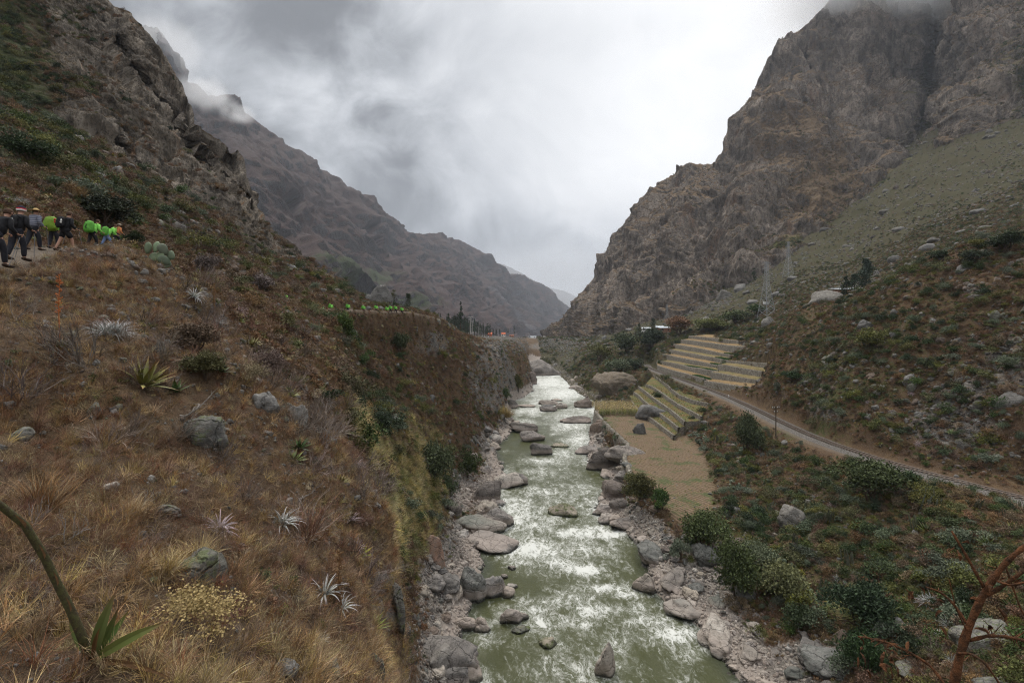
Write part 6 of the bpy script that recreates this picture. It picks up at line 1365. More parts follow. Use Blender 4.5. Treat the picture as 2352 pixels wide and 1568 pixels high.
def where(p, left):
    x, y, z = p
    if left: return ('near slope below the trail' if y < 30 else 'brown slope between the trail and the river') if z < 39 else 'slope above the trail'
    if y > 190: return 'far right bank beyond the terraces'
    if x > rw(y) - 2: return 'hillside above the railway'
    return 'right bank slope below the railway'
def kind(name, cat, protos, probs, dens, size, seed, labels, nind, grp, stuff, lean=.25, zsc=(.8, 1.2), maxn=None, sink=.05, excl=None):
    P, N, i, j = scatter(dens, seed, maxn=maxn); g = np.random.default_rng(seed + 1); n = len(P)
    if n == 0: return
    s = size(P, g); idx = g.choice(len(protos), n, p=probs); rt = rots(n, N, lean, g); order = np.argsort(-s / P[:, 1]); sc = np.stack([s * g.uniform(.85, 1.2, n), s * g.uniform(.85, 1.2, n), s * g.uniform(*zsc, n)], -1)
    P = P - np.array([0, 0, 1.0]) * (s * sink)[:, None]
    left = P[:, 0] < .5 * (wl(P[:, 1]) + wr(P[:, 1]))
    for k in order[:nind]:
        o = obj(name, protos[idx[k]], None, loc=P[k], rot=rt[k], scale=sc[k]); w_ = where(P[k], left[k]); tag(o, labels[idx[k]] + ' on the ' + w_, cat, labels[idx[k]] + ' group on the ' + w_)
    k = order[nind:]
    if len(k): instances(stuff, [proto(name, m) for m in protos], P[k], rt[k], sc[k], idx[k])
    print(name, n)
Sl = slope[:-1, :-1]; stp = (1 - .35 * ss(3, 7, Sl)) * (1 + 1.1 * LEFT * (Dc > 50) * (Dc < 170))
nearL = LEFT * open_
az0 = np.clip(PXc, 0, 2352); 
# near grasses and weeds
d1 = LEFT * open_ * (Dc < 34) * (Dc > 2.4) * np.clip(14 / Dc, .3, 2.2) ** 1.3
nz_ = ss(-.4, .4, VN)
nz2 = ss(-.25, .35, nse(1.7, 421) + .5 * nse(.7, 422)); P, N, i, j = scatter(d1 * 46 * (.16 + .84 * nz2) * (.35 + .65 * nz_), 601, maxn=80000); g = np.random.default_rng(1); 
pg = ss(1150, 1450, PYc[i, j]) ; idx = np.where(g.random(len(P)) < .35 + .45 * pg, g.choice([0, 1, 3], len(P), p=[.45, .4, .15]), 2)
instances('dry_grass', [proto('grass_tuft', m) for m in P_GR], P, rots(len(P), N, .45, g, .3), .16 + .20 * g.random(len(P)) ** 2 + .05 * ss(8, 25, P[:, 1]), idx); print('grass', len(P))
nz3 = ss(-.3, .3, nse(2.4, 423) + .5 * nse(.9, 424)); P, N, i, j = scatter(d1 * 24 * (1.15 - nz_ * .5) * (.2 + .8 * nz3), 602, maxn=60000); idx = g.choice(4, len(P), p=[.42, .2, .25, .13])
instances('dry_weeds', [proto('weed', m) for m in P_WD], P, rots(len(P), N, .5, g, .4), .22 + .22 * g.random(len(P)), idx)
P, N, i, j = scatter(d1 * (Dc > 4) * 3.2 * ss(.1, .5, nse(3.1, 425)), 607, maxn=6000)
instances('low_herbs', [proto('herb', m) for m in P_GC], P, rots(len(P), N, .6, g, .2), .10 + .16 * g.random(len(P)), g.choice(4, len(P), p=[.3, .25, .25, .2]))
# middle distance ground growth, both banks
gold = blobs([(940, 1130, 60, 110, 1), (800, 1010, 60, 60, .8), (900, 1040, 50, 50, .6), (1150, 965, 24, 16, 1), (900, 1200, 60, 60, .7)], PXc, PYc)
d2 = open_ * (1 + .9 * RIGHTS * (Dc < 140)) * (Dc > 24) * (Dc < 330) * np.clip(55 / Dc, .12, 1.6) ** 1.5 * stp * (1 - .8 * np.clip(mr, 0, 1)) 
P, N, i, j = scatter(d2 * 2.2 * (.5 + nz_), 603, maxn=60000); gl = gold[i, j]; idx = np.where(g.random(len(P)) < gl, 1, g.choice([0, 2], len(P)))
idx = np.where((idx != 1), 2, 1)
instances('slope_grass', [proto('grass_clump', m) for m in (P_GR[2], P_GG[1], P_WD[2])], P, rots(len(P), N, .4, g, .3), (.35 + .45 * g.random(len(P))) * (1 + ss(60, 220, P[:, 1]) * 1.2), idx)
P, N, i, j = scatter(open_ * (Dc > 30) * (Dc < 100) * LEFT * gold * 9.0, 604, maxn=18000)
instances('golden_grass', [proto('grass_clump', m) for m in P_GG], P, rots(len(P), N, .5, g, .25), .7 + .5 * g.random(len(P)), g.choice(3, len(P), p=[.45, .35, .2]))
gcol = np.clip(mgn + .35 * nse(6, 411), 0, 1)
P, N, i, j = scatter(d2 * 1.6 * (1.2 - .4 * nz_), 605, maxn=50000); q = g.random(len(P)) < (.15 + .75 * gcol[i, j]); idx = np.where(q, g.choice([0, 3], len(P), p=[.7, .3]), g.choice([1, 1, 2], len(P), p=[.6, .3, .1]))
instances('ground_cover', [proto('ground_cover', m) for m in P_GC], P, rots(len(P), N, .6, g, .2), (.32 + .45 * g.random(len(P))) * (1 + ss(60, 220, P[:, 1]) * 1.2), idx)
# far slopes: low scrub that reads as one mass
P, N, i, j = scatter(open_ * RIGHTS * (Dc > 150) * (.15 + 1.9 * ss(-.1, .6, nse(22, 441) + .6 * nse(8, 442))) * (.10 + .35 * np.clip(mgn, 0, 1) * (Dc < 360)) * np.clip(260 / Dc, .3, 1), 606, maxn=22000)
instances('far_scrub', [proto('scrub', m) for m in (P_GB[0], P_GB[1], P_DB[0], P_GB[3])], P, rots(len(P), N, .3, g), (.5 + .9 * g.random(len(P)) ** 2) * (1 + .8 * (P[:, 1] > 190) * (P[:, 2] < 33)), g.choice(4, len(P), p=[.25, .3, .3, .15]))
# shrubs
rd = open_ * (seg_dist(Xc, Yc, TR)[0] > 2.2 + 2.5 * (Dc < 45)) * stp * (1 + .7 * RIGHTS * (Dc < 140))
szs = lambda a, b_: (lambda P, g: a + (b_ - a) * g.random(len(P)) ** 1.8)
kind('dry_shrub', 'shrub', P_TW, [.45, .25, .3], rd * (Dc > 9) * (Dc < 260) * (.055 + .10 * (Dc < 40)) * (1.2 - gcol) * np.clip(90 / Dc, .4, 1.5), szs(.7, 1.7), 611, ['bare grey brown twiggy shrub', 'bare reddish brown twiggy shrub', 'bare pale twiggy shrub'], 220, '', 'dry_shrubs')
kind('brown_shrub', 'shrub', P_DB, [.4, .3, .3], rd * (Dc > 30) * (Dc < 300) * (.07 + .09 * RIGHTS) * np.clip(90 / Dc, .4, 1.4), szs(.6, 1.5), 612, ['low brown leaved shrub', 'low russet leaved shrub', 'low olive leaved shrub'], 220, '', 'brown_shrubs')
kind('green_shrub', 'shrub', P_GB, [.3, .3, .25, .15], rd * (Dc > 28) * (Dc < 300) * (.012 + .12 * gcol ** 1.4 + .05 * RIGHTS * (Dc < 150)) * np.clip(100 / Dc, .4, 1.4), szs(.6, 2.0), 613, ['rounded green leafy shrub', 'olive green leafy shrub', 'grey green leafy shrub', 'dark green leafy shrub'], 240, '', 'green_shrubs')
kind('agave', 'agave', P_AG, [.5, .25, .25], rd * (Dc > 11) * (Dc < 170) * .05 * (RIGHTS * 1.3 + LEFT * .8) * np.clip(60 / Dc, .3, 1.6) * (X0[:-1, :-1] < rw(Yc) + 14), szs(.7, 1.5), 614, ['small green agave rosette', 'small yellow green agave rosette', 'small dark green agave rosette'], 230, '', 'small_agaves')
kind('silver_rosette', 'bromeliad', P_PU, [.7, .3], rd * (Dc > 16) * (Dc < 150) * .02 * np.clip(60 / Dc, .4, 1.5), szs(.6, 1.3), 615, ['silvery spiky rosette', 'purplish grey spiky rosette'], 120, '', 'silver_rosettes')
kind('prickly_pear', 'cactus', P_PC, [.5, .5], rd * RIGHTS * (Dc > 40) * (Dc < 150) * .012 * (Xc < rw(Yc) - 3), szs(1.3, 2.4), 616, ['grey green prickly pear clump', 'pale prickly pear clump'], 60, '', 'prickly_pears')
kind('column_cactus', 'cactus', P_CC, [.4, .3, .3], rd * RIGHTS * (Dc > 48) * (Dc < 190) * .008 * (Xc < rw(Yc) - 3), szs(1.1, 2.2), 617, ['cluster of upright column cactus', 'thin cluster of column cactus', 'dense cluster of column cactus'], 70, '', 'column_cacti', zsc=(.9, 1.4))

# ---- plants one can point at
def bush(px, py, w, h, mats, label, dmin, seed, name='bush', n=2600, droop=0, leaf=.05, D=None, trunk=True, sz=None, lobes=11):
    p = ground_at(px, py, dmin) if D is None else at(px, py, D); s = w / F * p.y / 2 * 1.25; hh = h / F * p.y * .95
    t_ = thing(name, label, 'bush' if name == 'bush' else 'tree', p, (0, 0, random.uniform(0, 6)))
    me = withmat(crown(seed, n, lobes, leaf, droop=droop, sz=.85, hollow=.55), mats); o = obj('crown', me, None, t_, scale=(s * 1.05, s * 1.05, hh / 1.15))
    st = withmat(stems(seed, 4, .75, .04), M_BARK); obj('stem' if name == 'bush' else 'trunk', st, None, t_, scale=(s, s, hh)); return t_
for k, q in enumerate([
 (790, 795, 78, 84, M_LEAF, 'large dark green bush on the left slope below the far hikers', 40, 0), (916, 812, 48, 52, M_LEAF, 'mid green bush right of the large dark bush on the left slope', 50, 0),
 (845, 1000, 120, 74, M_LEAFD, 'wide dark green thicket in the gully behind the near slope edge', 24, .2), (765, 930, 60, 40, M_LEAFD, 'low dark shrub above the golden grass', 24, 0),
 (985, 1120, 95, 112, M_LEAF, 'largest drooping green bush at the foot of the left slope', 50, .35), (1075, 1098, 56, 72, M_LEAF, 'rightmost drooping bush at the foot of the left slope', 60, .35), (1032, 1068, 50, 50, M_LEAFY, 'small lighter bush between the two drooping bushes', 60, .1), (1035, 1142, 40, 60, M_LEAF, 'narrow drooping bush hanging below the largest one', 50, .4),
 (1160, 925, 24, 32, M_LEAF, 'small green bush at the foot of the pale cliff', 120, 0), (1190, 905, 22, 44, M_LEAFY, 'green creeper bush on the corner of the pale cliff', 150, 0),
 (1470, 1150, 84, 72, M_LEAFY, 'yellow green bush on the right bank beside the field corner', 60, 0), (1522, 1172, 54, 54, M_LEAF, 'darker bush right of the yellow green bush at the field corner', 60, 0),
 (1610, 1265, 110, 96, M_LEAF, 'tall loose green bush on the right shore below the field', 45, .1), (1565, 1290, 50, 60, M_LEAFG, 'grey green bush at the left foot of the tall loose bush', 45, 0),
 (1700, 1370, 120, 130, M_LEAF, 'big round green bush over the stony right shore', 40, .1), (1790, 1385, 120, 100, M_LEAFY, 'bright olive bush right of the big round one on the right shore', 40, .1), (1740, 1300, 90, 60, M_LEAFG, 'feathery grey green bush crowning the big round one', 40, .1),
 (1718, 1045, 74, 104, M_LEAF, 'tall dark green tree beside the railway track', 80, .1), (2005, 1150, 140, 100, M_LEAF, 'broad dark green bush just below the railway', 50, 0), (2085, 1125, 60, 50, M_LEAFD, 'small dark bush at the right shoulder of the broad one', 50, 0),
 (2000, 1470, 150, 130, M_LEAFD, 'big very dark bush at the bottom right', 30, 0), (1980, 1560, 120, 120, M_LEAFD, 'dark bush in the bottom right corner', 30, 0), (1832, 1440, 66, 62, M_LEAF, 'rounded fresh green bush at the bottom of the right slope', 30, 0),
 (1508, 921, 26, 20, M_LEAF, 'small round green bush on top of the pale boulder among terraces', 130, 0),
 (1257, 846, 34, 26, M_LEAFY, 'bright green bush growing on the cracked river outcrop', 250, 0), (1420, 858, 66, 34, M_LEAFG, 'grey green cactus thicket on the overhanging outcrop', 180, 0), (1460, 850, 50, 30, M_LEAFD, 'dark thicket at the right end of the outcrop top', 180, 0),
 (2003, 810, 66, 58, M_LEAFY, 'large olive bush alone on the hillside above the railway', 60, 0), (2240, 612, 52, 40, M_LEAFD, 'dark bush on the skyline of the right shoulder', 80, 0), (2310, 580, 80, 44, M_LEAFD, 'dark bush cluster at the right margin of the shoulder', 80, 0), (2248, 572, 40, 24, M_LEAFY, 'yellow green bush behind the dark skyline bush', 100, 0), (2165, 600, 50, 26, M_LEAFD, 'low dark bush left of the skyline bush', 80, 0),
 (240, 515, 130, 70, M_LEAFD, 'wide dark bush above the trail behind the hikers', 24, 0), (60, 380, 110, 70, M_LEAFD, 'dark green shrubbery high on the upper left slope', 30, 0), (310, 560, 50, 30, M_LEAFD, 'small dark bush above the trail bend', 30, 0),
 (545, 668, 60, 38, M_LEAFY, 'olive shrub with fine leaves right of the agaves', 30, 0), (598, 672, 64, 52, M_TWIG, 'grey leafless bush beside the olive shrub', 30, 0), (690, 890, 46, 34, M_LEAFY, 'small bright green shrub above the golden grass slope', 20, 0), (470, 640, 60, 60, M_TWIG, 'brown fine twigged bush on the slope below the cliff', 30, 0),
 (430, 810, 110, 70, M_LEAFB, 'brown thorny thicket on the near slope', 12, 0), (455, 870, 90, 70, M_LEAFY, 'green brown thicket in the middle of the near slope', 12, 0), (615, 880, 80, 80, M_TWIG, 'pale brown leafless bush above the grey boulders', 14, 0),
 (1820, 880, 50, 30, M_LEAFD, 'dark bush at the right end of the terraces', 100, 0), (1745, 722, 54, 26, M_LEAF, 'green bushes mound right of the pylon foot', 180, 0), (1690, 745, 70, 34, M_LEAF, 'green bushes above the terraces left of the pylon', 180, 0), (1640, 762, 90, 30, M_LEAFY, 'olive thicket behind the top terrace wall', 200, 0), (1560, 775, 70, 44, M_LEAFB, 'big brown bush at the left end of the top terraces', 230, 0),
 (1500, 800, 90, 50, M_LEAFD, 'dark trees mass on the mid right bank below the hamlet', 240, 0), (1440, 815, 70, 50, M_LEAF, 'green trees on the mid right bank near the river bend', 240, 0), (1380, 830, 60, 40, M_LEAFY, 'olive scrub above the far right shore', 240, 0)]):
    big_ = q[2] > 70; bush(q[0], q[1], q[2], q[3], q[4], q[5], q[6], 700 + k, n=(6000 if big_ else 2400), leaf=.042 if big_ else .06, droop=q[7], lobes=14 if big_ else 9)
# trees with trunks
def tree(px, pyb, h, w, D, label, seed, mat=M_EUC, dmin=None, n=1500, grp=None, name='eucalyptus_tree', slim=False, low=.2):
    p = at(px, pyb, D) if dmin is None else ground_at(px, pyb, dmin); D = p.y; H = h / F * D; Wd = w / F * D; g = np.random.default_rng(seed); t_ = thing(name, label, 'tree', p, (0, 0, 0), grp)
    m = MB(); m.tube([(0, 0, -1), (0, 0, H * .3), (Wd * .04, 0, H * .65), (0, 0, H * .97)], [H * .018, H * .014, H * .009, H * .003], 6)
    for k in range(10):
        z = H * g.uniform(max(low, .15), .9); a = g.uniform(0, 6.28); L_ = Wd * .42 * (1.1 - z / H); m.tube([(0, 0, z), (L_ * math.cos(a), L_ * math.sin(a), z + L_ * .5)], [H * .005, H * .002], 4)
    obj('trunk', m.mesh('trunk'), M_BARK, t_)
    K = 22; zc_ = np.sort(g.uniform(low, .97, K)); f = (zc_ - low) / (1 - low); env = np.where(f < .35, .55 + f * 1.2, 1.0 - (f - .35) * 1.25).clip(.12, 1)
    k = g.integers(0, K, n); a = g.uniform(0, 6.28, K); rr = env * Wd * .5 * g.uniform(.1, .7, K); C = np.stack([rr * np.cos(a), rr * np.sin(a), zc_ * H], -1); d = g.normal(size=(n, 3)); d /= np.linalg.norm(d, axis=1, keepdims=True)
    P = C[k] + d * (env[k] * Wd * .26 * g.uniform(.4, 1.15, n))[:, None] * np.array([1, 1, 1.2]); ax = g.normal(size=(n, 3)) + np.array([0, 0, -.6]); ax /= np.linalg.norm(ax, axis=1, keepdims=True); sd = np.cross(ax, g.normal(size=(n, 3))); sd /= np.linalg.norm(sd, axis=1, keepdims=True)
    L_ = max(H * .022, Wd * .035) * g.uniform(.6, 1.5, n)[:, None]; V = np.stack([P - ax * L_, P + sd * L_ * .45, P + ax * L_, P - sd * L_ * .45], 1).reshape(-1, 3); me = mesh_np('crown', V, Q=np.arange(4 * n).reshape(-1, 4)); add_attr(me, 'tone', np.repeat(np.clip(g.random(K)[k] * .5 + g.random(n) * .5, 0, 1), 4)); add_attr(me, 'tipf', np.zeros(4 * n)); me.materials.append(mat); obj('crown', me, None, t_); return t_
tree(1990, 672, 80, 46, 158, 'tall dark eucalyptus beside the house, highest tree on the right slope', 1, n=3200, low=.15)
tree(1962, 676, 50, 34, 158, 'middle dark eucalyptus behind the white roof', 2, n=1600, low=.1); tree(1944, 694, 62, 28, 154, 'drooping dark eucalyptus in front of the brick wall', 3, n=1600, low=.1)
tree(1732, 657, 38, 14, 300, 'slim dark tree left of the nearest pylon', 4, M_LEAFD, dmin=200, n=700, name='tree')
tree(1501, 756, 26, 24, 345, 'dark spreading tree beside the hamlet shed', 5, M_LEAFD, n=900, name='tree', low=.3); tree(1468, 778, 36, 22, 330, 'dark tree on the bank left of the hamlet', 6, M_LEAFD, n=900, name='tree'); tree(1655, 757, 16, 10, 300, 'small dark tree at the top terrace edge', 7, M_LEAFD, n=400, name='tree')
tree(1058, 752, 62, 13, 260, 'tallest slender eucalyptus with tufted gaps rising over the wood', 8, n=800, low=.2); tree(1181, 768, 20, 9, 560, 'lone dark pine on the far terrace above the brown red roof', 9, n=500, name='pine_tree', low=.1); tree(1167, 768, 16, 5, 560, 'narrow dark tree left of the lone pine', 10, n=300, name='tree'); tree(1215, 776, 9, 5, 580, 'small round tree at the end of the far terrace', 11, n=200, name='tree')
tree(937, 708, 34, 34, 130, 'small dark open tree right of the ridge boulder', 12, M_LEAFD, n=900, name='tree', low=.25); tree(905, 700, 34, 30, 140, 'thin bush like tree just behind the ridge boulder', 13, M_LEAFY, n=500, name='tree', low=.2)
g = np.random.default_rng(5)
base_t = [tree(0, 750, 30, 8, 300, 'eucalyptus', 900 + k, n=420) for k in range(4)]
first = [True] * 4
for k in range(120):
    f = g.random(); px = 985 + 160 * f ** .9 + g.normal() * 5; D = 230 + 330 * f + g.uniform(-30, 60); top = np.interp(px, [985, 1010, 1040, 1060, 1080, 1110, 1140, 1180], [722, 722, 722, 726, 733, 742, 752, 760]) + g.uniform(-6, 14); bot = np.interp(px, [985, 1060, 1100, 1180], [752, 768, 770, 771])
    h = max(bot - top, 8); p = at(px, bot, D); q = k % 4; s = h / 30 * D / 300; w_ = s * g.uniform(.8, 1.3)
    lab = 'slim dark eucalyptus in the wood behind the utility poles'
    if first[q]: t_ = base_t[q]; first[q] = False; CH[t_.name] = kids(t_); t_.location = p; t_.rotation_euler = (0, 0, g.uniform(0, 6)); t_.scale = (w_, w_, s); t_['label'] = lab; t_['group'] = 'eucalyptus wood on the far terrace'
    else: copy_tree(base_t[q], p, (0, 0, g.uniform(0, 6)), (w_, w_, s), lab, 'eucalyptus wood on the far terrace')
# corn
c0 = at(1392, 936, 30 * F / (936 - HY)); g = np.random.default_rng(8); n = 1100
def corn_mesh(sd):
    r_ = random.Random(sd); m = PM(); m.strip([(0, 0, 0), (0, 0, 1), (.05, 0, 2.0)], [.05, .04, .02], Vector((1, 0, 0)), .7)
    for k in range(9):
        az = r_.uniform(0, 6.28); m.strip(arch((0, 0, .3 + k * .18), az, R(60), .75, 1.9, 3), [.05, .09, .06, .01], Vector((-math.sin(az), math.cos(az), 0)), r_.random())
    return m.mesh('corn')
yy = g.uniform(162, 184, n); xx = g.uniform(0, 1, n); xx = 29.5 + xx * (13.5 + (yy - 162) * .1); sel = (yy - 162) > (xx - 44) * 2
P = np.stack([xx, yy, np.full(n, ZF)], -1)[sel]; nn2 = len(P)
instances('corn_plants', [proto('corn', withmat(corn_mesh(k), m)) for k, m in enumerate([M_YEL, M_GOLD, M_GRG])], P, rots(nn2, None), g.uniform(.8, 1.15, nn2), np.where(P[:, 1] < 165, 2, g.choice([0, 1], nn2)))

bed_growth()
# scrub on the cliff shelf and on the high slopes
def sheet_scatter(name, lo, n, sizes, seed, stuff, gfun=None, protos=(0, 1, 2, 3), pr=(.3, .3, .25, .15)):
    Ps, mv, mg_, nrow_ = SHEETS[name]; g = np.random.default_rng(seed); Ps = Ps[:nrow_]; w = (mv[:nrow_] > lo) * (.25 + mg_[:nrow_]); PXs = CX + Ps[..., 0] / Ps[..., 1] * F; PYs = HY - (Ps[..., 2] - CZ) / Ps[..., 1] * F
    w = w * (PXs > -60) * (PXs < 2420) * (PYs > -60); w = w[:-1, :-1].ravel(); w = w / w.sum(); k = g.choice(len(w), n, p=w); i, j = np.unravel_index(k, (Ps.shape[0] - 1, Ps.shape[1] - 1)); kk = perlin(Ps[i, j] / (22 if name == 'mountain' else 6), seed) > g.normal(size=n) * .15 - .02; i = i[kk]; j = j[kk]; n = len(i); a = g.random((n, 1)); b_ = g.random((n, 1))
    P = Ps[i, j] + (Ps[i, j + 1] - Ps[i, j]) * a + (Ps[i + 1, j] - Ps[i, j]) * b_; gr = mg_[i, j]; idx = np.where(g.random(n) < .2 + .8 * gr, g.choice([0, 1, 3], n), 2)
    instances(stuff, [proto('scrub', m) for m in (P_GB[0], P_GB[1], P_DB[0], P_GB[3])], P, rots(n, None, .3, g), sizes[0] + (sizes[1] - sizes[0]) * g.random(n) ** 2.5, idx)
sheet_scatter('cliff', .45, 9000, (.35, 1.5), 31, 'cliff_scrub')
sheet_scatter('mountain', .4, 22000, (.7, 2.6), 32, 'mountain_scrub')
# ------------------------------------------------------------------ foreground plants, each leaf a part
def rosette(px, py, w, label, mat, kind_, dmin, seed, n, lw, droop, name, group=None, D=None, cat=None):
    p = ground_at(px, py, dmin); s = w / F * p.y / 1.15; t_ = thing(name, label, cat or ('agave' if kind_ == 'a' else 'bromeliad'), p + Vector((0, 0, -.02)), (R(random.uniform(4, 14)), R(random.uniform(5, 20)), random.uniform(0, 6)), group); g = random.Random(seed)
    for k in range(n):
        f = k / n; az = k * 2.399 + g.uniform(-.25, .25); m = PM(); tn_ = g.random()
        if kind_ == 'a': agave_leaf(az, R(14 + 62 * f + g.uniform(-7, 7)), (1 - .2 * f) * g.uniform(.8, 1.08) * .62, lw, droop * g.uniform(.2, 1.4), tn_, m)
        else:
            pts = leaf_pts(az, R(8 + 75 * f + g.uniform(-9, 9)), .62 * g.uniform(.75, 1.12), droop * g.uniform(.6, 1.25), 6); m.strip(pts, [lw, lw * 1.05, lw, lw * .85, lw * .6, lw * .35, .002], Vector((-math.sin(az), math.cos(az), 0)), tn_, [0, 0, 0, .1, .3, .6, 1], .18)
        o = obj('leaf', m.mesh('leaf'), mat, t_, scale=s)
    return t_
rosette(655, 1208, 104, 'silver white spiky rosette, brightest of the near slope', M_PUYA, 'p', 4, 1, 46, .05, 1.5, 'silver_rosette')
rosette(508, 1222, 96, 'purplish silver rosette left of the brightest silver one', M_PUYAP, 'p', 4, 2, 40, .042, 1.6, 'silver_rosette')
rosette(745, 1372, 112, 'large open silver rosette behind the dry brown flower spike', M_PUYA, 'p', 4, 3, 38, .05, 1.3, 'silver_rosette')
rosette(792, 1405, 80, 'trailing silver rosette just right of the large open one', M_PUYA, 'p', 4, 4, 34, .045, 1.7, 'silver_rosette')
rosette(725, 1473, 54, 'small pale green air plant rosette low on the near slope', M_PUYA, 'p', 4, 5, 34, .03, 1.0, 'silver_rosette')
rosette(824, 1200, 48, 'purple grey rosette clinging to the slope edge', M_PUYAP, 'p', 6, 6, 30, .045, 1.2, 'silver_rosette')
rosette(842, 1262, 46, 'lower purple rosette on the slope edge below another', M_PUYAP, 'p', 6, 7, 30, .045, 1.5, 'silver_rosette')
rosette(682, 1062, 74, 'bright green agave above the silver rosettes', M_AG, 'a', 6, 8, 30, .085, .3, 'agave')
rosette(781, 1112, 56, 'yellow green agave on the edge of the slope right of the bright green one', M_AGY, 'a', 6, 9, 28, .08, .3, 'agave')
rosette(397, 905, 78, 'dark green broad leaved agave in the middle of the brown slope', M_AGD, 'a', 6, 10, 14, .16, .15, 'agave')
rosette(480, 858, 60, 'dark agave with raised leaves right of the broad leaved one', M_AGD, 'a', 8, 11, 14, .11, .15, 'agave')
rosette(137, 806, 84, 'yellow green agave at the foot of the orange flower spike', M_AGY, 'a', 6, 12, 26, .075, .8, 'agave')
rosette(275, 560, 74, 'large grey green agave in front of the farthest green pack', M_AG, 'a', 12, 13, 32, .06, .3, 'agave', D=29)
rosette(335, 572, 34, 'small dark agave just above the prickly pear', M_AGD, 'a', 12, 14, 20, .08, .2, 'agave')
rosette(480, 700, 42, 'green agave on the slope right of the prickly pear', M_AG, 'a', 16, 15, 22, .08, .3, 'agave')
AGB = rosette(1950, 1335, 42, 'fresh green agave in the open on the right bank', M_AG, 'a', 30, 16, 24, .08, .2, 'agave')
for k, (a, b_, w) in enumerate([(2130, 1222, 60), (2330, 1230, 70), (2270, 1255, 56), (1985, 1378, 46), (2075, 1430, 60), (2165, 1370, 54), (2240, 1345, 60), (2325, 1400, 60), (2115, 1480, 56), (2200, 1330, 46), (2290, 1300, 50), (2040, 1340, 44)]):
    o = copy_tree(AGB, ground_at(a, b_, 30), (R(8), R(-8), random.uniform(0, 6)), w / 42 * ground_at(a, b_, 30).y / AGB.location.y, 'green agave rosette among scrub in the lower right corner of the slope', 'agaves of the lower right slope')
for k, (a, b_) in enumerate([(2130, 1390), (2145, 1384), (2175, 1440)]):
    p = ground_at(a, b_, 30); tag(obj('silver_rosette', P_PU[0], None, loc=p, scale=1.6), 'bright silver rosette under the dead branch on the right slope', 'bromeliad', 'silver rosettes on the right slope')
def spike(px, pyb, pyt, label, mat, dmin, r=.012, bumps=30, top=.35, lean=0):
    p = ground_at(px, pyb, dmin); H = (pyb - pyt) / F * p.y; t_ = thing('flower_spike', label, 'flower stalk', p, (0, R(lean), 0)); m = MB(); pts = [Vector((math.sin(k * 1.1) * .012, 0, H * k / 8)) for k in range(9)]; m.tube([(0, 0, -.1)] + pts, [r] + [r * (1 - .6 * k / 8) for k in range(9)], 6); obj('stem', m.mesh('stem'), mat, t_)
    g = random.Random(int(px)); m = MB()
    for _ in range(bumps):
        z = H * (1 - top * g.random() ** .8); a = g.uniform(0, 6.28); L_ = .03 + .05 * g.random(); q = Vector((math.cos(a) * L_, math.sin(a) * L_, z + .02)); m.tube([(0, 0, z), q, q + Vector((0, 0, .03))], [.006, .013, .004], 5)
    obj('flower', m.mesh('flower'), mat, t_)
M_ORF = mat_plain('orange_flower', (.42, .13, .04), .8, .2, (.30, .10, .03), 20); M_BRF = mat_plain('brown_spike', (.20, .11, .05), .9, .2, (.13, .075, .04), 20)
spike(129, 800, 634, 'thin orange red flower spike rising from the yellow green agave', M_ORF, 6, .014, 46, .55)
spike(784, 1400, 1265, 'dry brown knobbly flower spike in front of the large open silver rosette', M_BRF, 4, .014, 90, .95)
spike(481, 712, 655, 'brown flower spike beside the green agave on the slope', M_BRF, 16, .03, 60, .9)
pc = thing('prickly_pear', 'prickly pear with flat grey green pads below the small dark agave', 'cactus', ground_at(352, 605, 12))
g = random.Random(4)
for k, (dx, dz, rot_) in enumerate([(-.3, 0, .4), (.15, .05, -.2), (.5, -.05, -.9), (-.42, .42, .2), (-.05, .48, -.1), (.35, .40, -.5), (.72, .22, -1.0), (.1, -.2, .9)]):
    obj('pad', withmat(PAD, M_CACT), None, pc, loc=(dx, g.uniform(-.1, .1), dz), rot=(g.uniform(-.3, .3), rot_, g.uniform(-.5, .5)), scale=.45)
# dead branch
def twig_thing(name, px, py, w, label, mat, dmin, seed, n=3, thick=.02, el=(5, 35), cat='branch'):
    p = ground_at(px, py, dmin); s = w / F * p.y; g = random.Random(seed); t_ = thing(name, label, cat, p + Vector((0, 0, .04)))
    m = MB()
    def br(p0, az, el_, L, r, d):
        pts = [Vector(p0)]; a = az; e = el_
        for k in range(5): pts.append(pts[-1] + Vector((math.cos(a) * math.cos(e), math.sin(a) * math.cos(e), math.sin(e))) * L / 5); a += g.gauss(0, .35); e += g.gauss(0, .3)
        m.tube(pts, [r * (1 - .13 * k) for k in range(6)], 5)
        if d:
            for q in (2, 3, 5): br(pts[q], a + g.uniform(-1, 1), e + g.uniform(-.3, .6), L * .55, r * .55, d - 1)
    for k in range(n): br((0, 0, 0), g.uniform(-.6, 3.7), R(g.uniform(*el)), s * .6, thick, 2)
    obj('limb', m.mesh('limb'), mat, t_); return t_
M_DEAD = mat_plain('dead_wood', (.24, .215, .19), .9, .2, (.14, .125, .11), 6, .4)
twig_thing('dead_branch', 425, 968, 86, 'twisted grey dead branch lying above the dark cracked boulder', M_DEAD, 6, 3, 2, .03)
twig_thing('dead_branch', 720, 1150, 60, 'thin grey dead branch above the silver rosettes', M_DEAD, 6, 5, 2, .02)
for k, (a, b_, w) in enumerate([(40, 740, 90), (70, 1220, 70), (330, 1180, 60), (150, 1260, 90)]):
    twig_thing('dead_twigs', a, b_, w, ['bare pale twigs at the left margin under the path', 'grey twigs by the left margin above the agave stalk', 'fine twigs beside the round grey boulder', 'dead stems behind the flowering stalk'][k], M_DEAD, 3, 10 + k, 4, .009, (20, 70), 'twigs')
